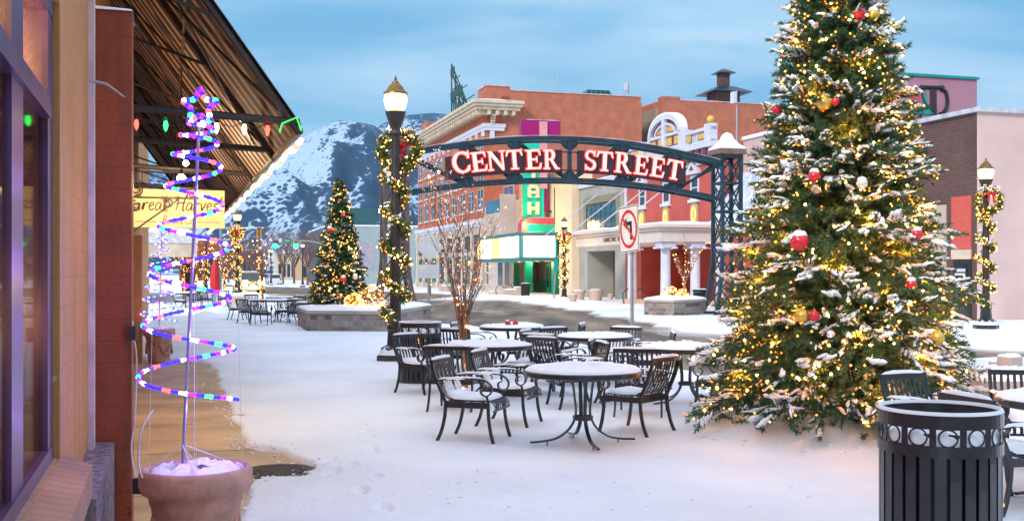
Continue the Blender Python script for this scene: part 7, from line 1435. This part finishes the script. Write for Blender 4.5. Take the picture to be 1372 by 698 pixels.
mt = thing('signal_mast', 'curved grey mast arm carrying both green traffic lights', 'signal mast', at(436, tY)); q0 = at(436, tY); mb = MB(); mb.tube([Vector((0, 0, -.1)), Vector((0, 0, 5.2))], .12, 8); P = [wp(436, 329, tY), wp(424, 325, tY), wp(410, 323, tY), wp(390, 322.5, tY), wp(362, 323, tY)]; mb.tube(smooth_path([p - q0 + Vector((0, .5, 0)) for p in P], 5), .07, 6); mb.build('arm', M_GALV, mt)
sgn = MB(); c = wp(384.5, 322.5, tY) - q0; sgn.box(c + Vector((0, .3, 0)), (14 * tY / F, .04, 4.5 * tY / F)); sgn.build('street_name_plate', mat('street_sign_green', (.0, .25, .11), .5), mt); sgn = MB(); c = wp(374.5, 322, tY) - q0; sgn.box(c + Vector((0, .3, 0)), (4.4 * tY / F, .04, 5.5 * tY / F)); sgn.build('white_plate', M_WHITE, mt)
tx = text_mesh('Main', 3.6 * tY / F, .006, 'lettering', M_WHITE, mt, (0, 0, 0), (R(90), 0, 0)); tx.location = wp(384.5, 322.5, tY) - q0 + Vector((0, .26, 0))
ml = thing('signal_mast', 'mast arm with orange backed signals reaching in from the left', 'signal mast', at(296, 90)); q0 = at(296, 90); mb = MB(); mb.tube([Vector((0, 0, -.1)), Vector((0, 0, 6.4))], .12, 8); mb.tube([wp(296, 305, 90) - q0 + Vector((0, .3, 0)), wp(352, 305, 90) - q0 + Vector((0, .3, 0))], .06, 6); mb.build('arm', M_GALV, ml)

# cars
def car(px, Y, rz, label, m, lights, rear=False, scale=1.0):
    p = at(px, Y); t = thing('parked_car' if rear else 'oncoming_car', label, 'car', (p.x, p.y, -.12), rz); W = .92; t.scale = (scale,) * 3
    low = [(-2.3, .35), (2.25, .35), (2.35, .6), (2.3, .92), (1.15, 1.06), (-2.2, 1.06), (-2.35, .8)]; roof = [(-2.1, 1.06), (1.1, 1.06), (.45, 1.66), (-1.75, 1.68)]
    MB().prism(low, (0, W, 0), (1, 0, 0), (0, 0, 1), 2 * W).build('body', m, t); MB().prism(roof, (0, W * .88, .001), (1, 0, 0), (0, 0, 1), 2 * W * .88).build('cabin', m, t)
    f = MB(); f.add([(1.10, -.72, 1.10), (1.10, .72, 1.10), (.52, .66, 1.60), (.52, -.66, 1.60)], [(0, 1, 2, 3)]); f.add([(-2.11, -.72, 1.12), (-2.11, .72, 1.12), (-1.80, .66, 1.60), (-1.80, -.66, 1.60)], [(0, 3, 2, 1)]); f.v = [(x + (.03 if x > 0 else -.03), y, z) for x, y, z in f.v]
    for s in (-1, 1): f.prism([(-1.9, 1.12), (.95, 1.12), (.42, 1.58), (-1.65, 1.58)][::1 if s < 0 else -1], (0, s * W * .885 , 0), (1, 0, 0), (0, 0, 1), .004 * s if False else .004)
    f.build('windows', M_GLASS, t)
    for x in (1.45, -1.4):
        for s in (-1, 1): wl = MB().lathe([(0, -.11), (.33, -.11), (.34, -.06), (.34, .06), (.33, .11), (0, .11)], 18).build('wheel', mat('tyre_rubber', (.015, .015, .016), .8), t, loc=(x, s * .84, .34)); wl.rotation_euler = (R(90), 0, 0)
    for s in (-1, 1):
        MB().ico((2.30, s * .60, .84), .25, 2, (.4, 1, .85)).build('headlight', emit('headlight', (1, .72, .28), 130) if lights else M_WHITE, t, smooth=True); MB().b2(-2.37, -2.30, s * .7 - .14, s * .7 + .14, .8, 1.02).build('tail_light', mat('tail_red', (.45, .01, .01), .3), t)
    MB().b2(2.31, 2.37, -.45, .45, .6, .85).build('grille', M_IRON, t); MB().pad([(-1.7, -.7), (.4, -.7), (.4, .7), (-1.7, .7)], 1.69, .05, 3).build('snow', M_SNOW, t)
    if lights: point('headlight_beam', p + Vector((2.8 * math.cos(rz), 2.8 * math.sin(rz), .6)), 500, (1, .66, .25), .3)
    return t
car(334.5, 96, ST.rot + .06, 'car driving towards the viewer with glaring yellow headlights', mat('tan_car_paint', (.30, .22, .12), .3, var=.05, coat=1), True, False, 1.15)
car(367, 160, ST.rot + PI + .05, 'pale silver car seen from behind, parked at the far kerb', mat('silver_car_paint', (.55, .58, .62), .3, var=.05, coat=1), False, True); car(357, 175, ST.rot + PI, 'grey car partly hidden beyond the silver one', mat('grey_car_paint', (.22, .22, .24), .3, var=.05, coat=1), False, True)
car(640, 128, ST.rot, 'dark parked car glimpsed behind the arch tower base before the brick hotel', mat('dark_car_paint', (.05, .055, .07), .3, var=.05, coat=1), False, True) if False else None
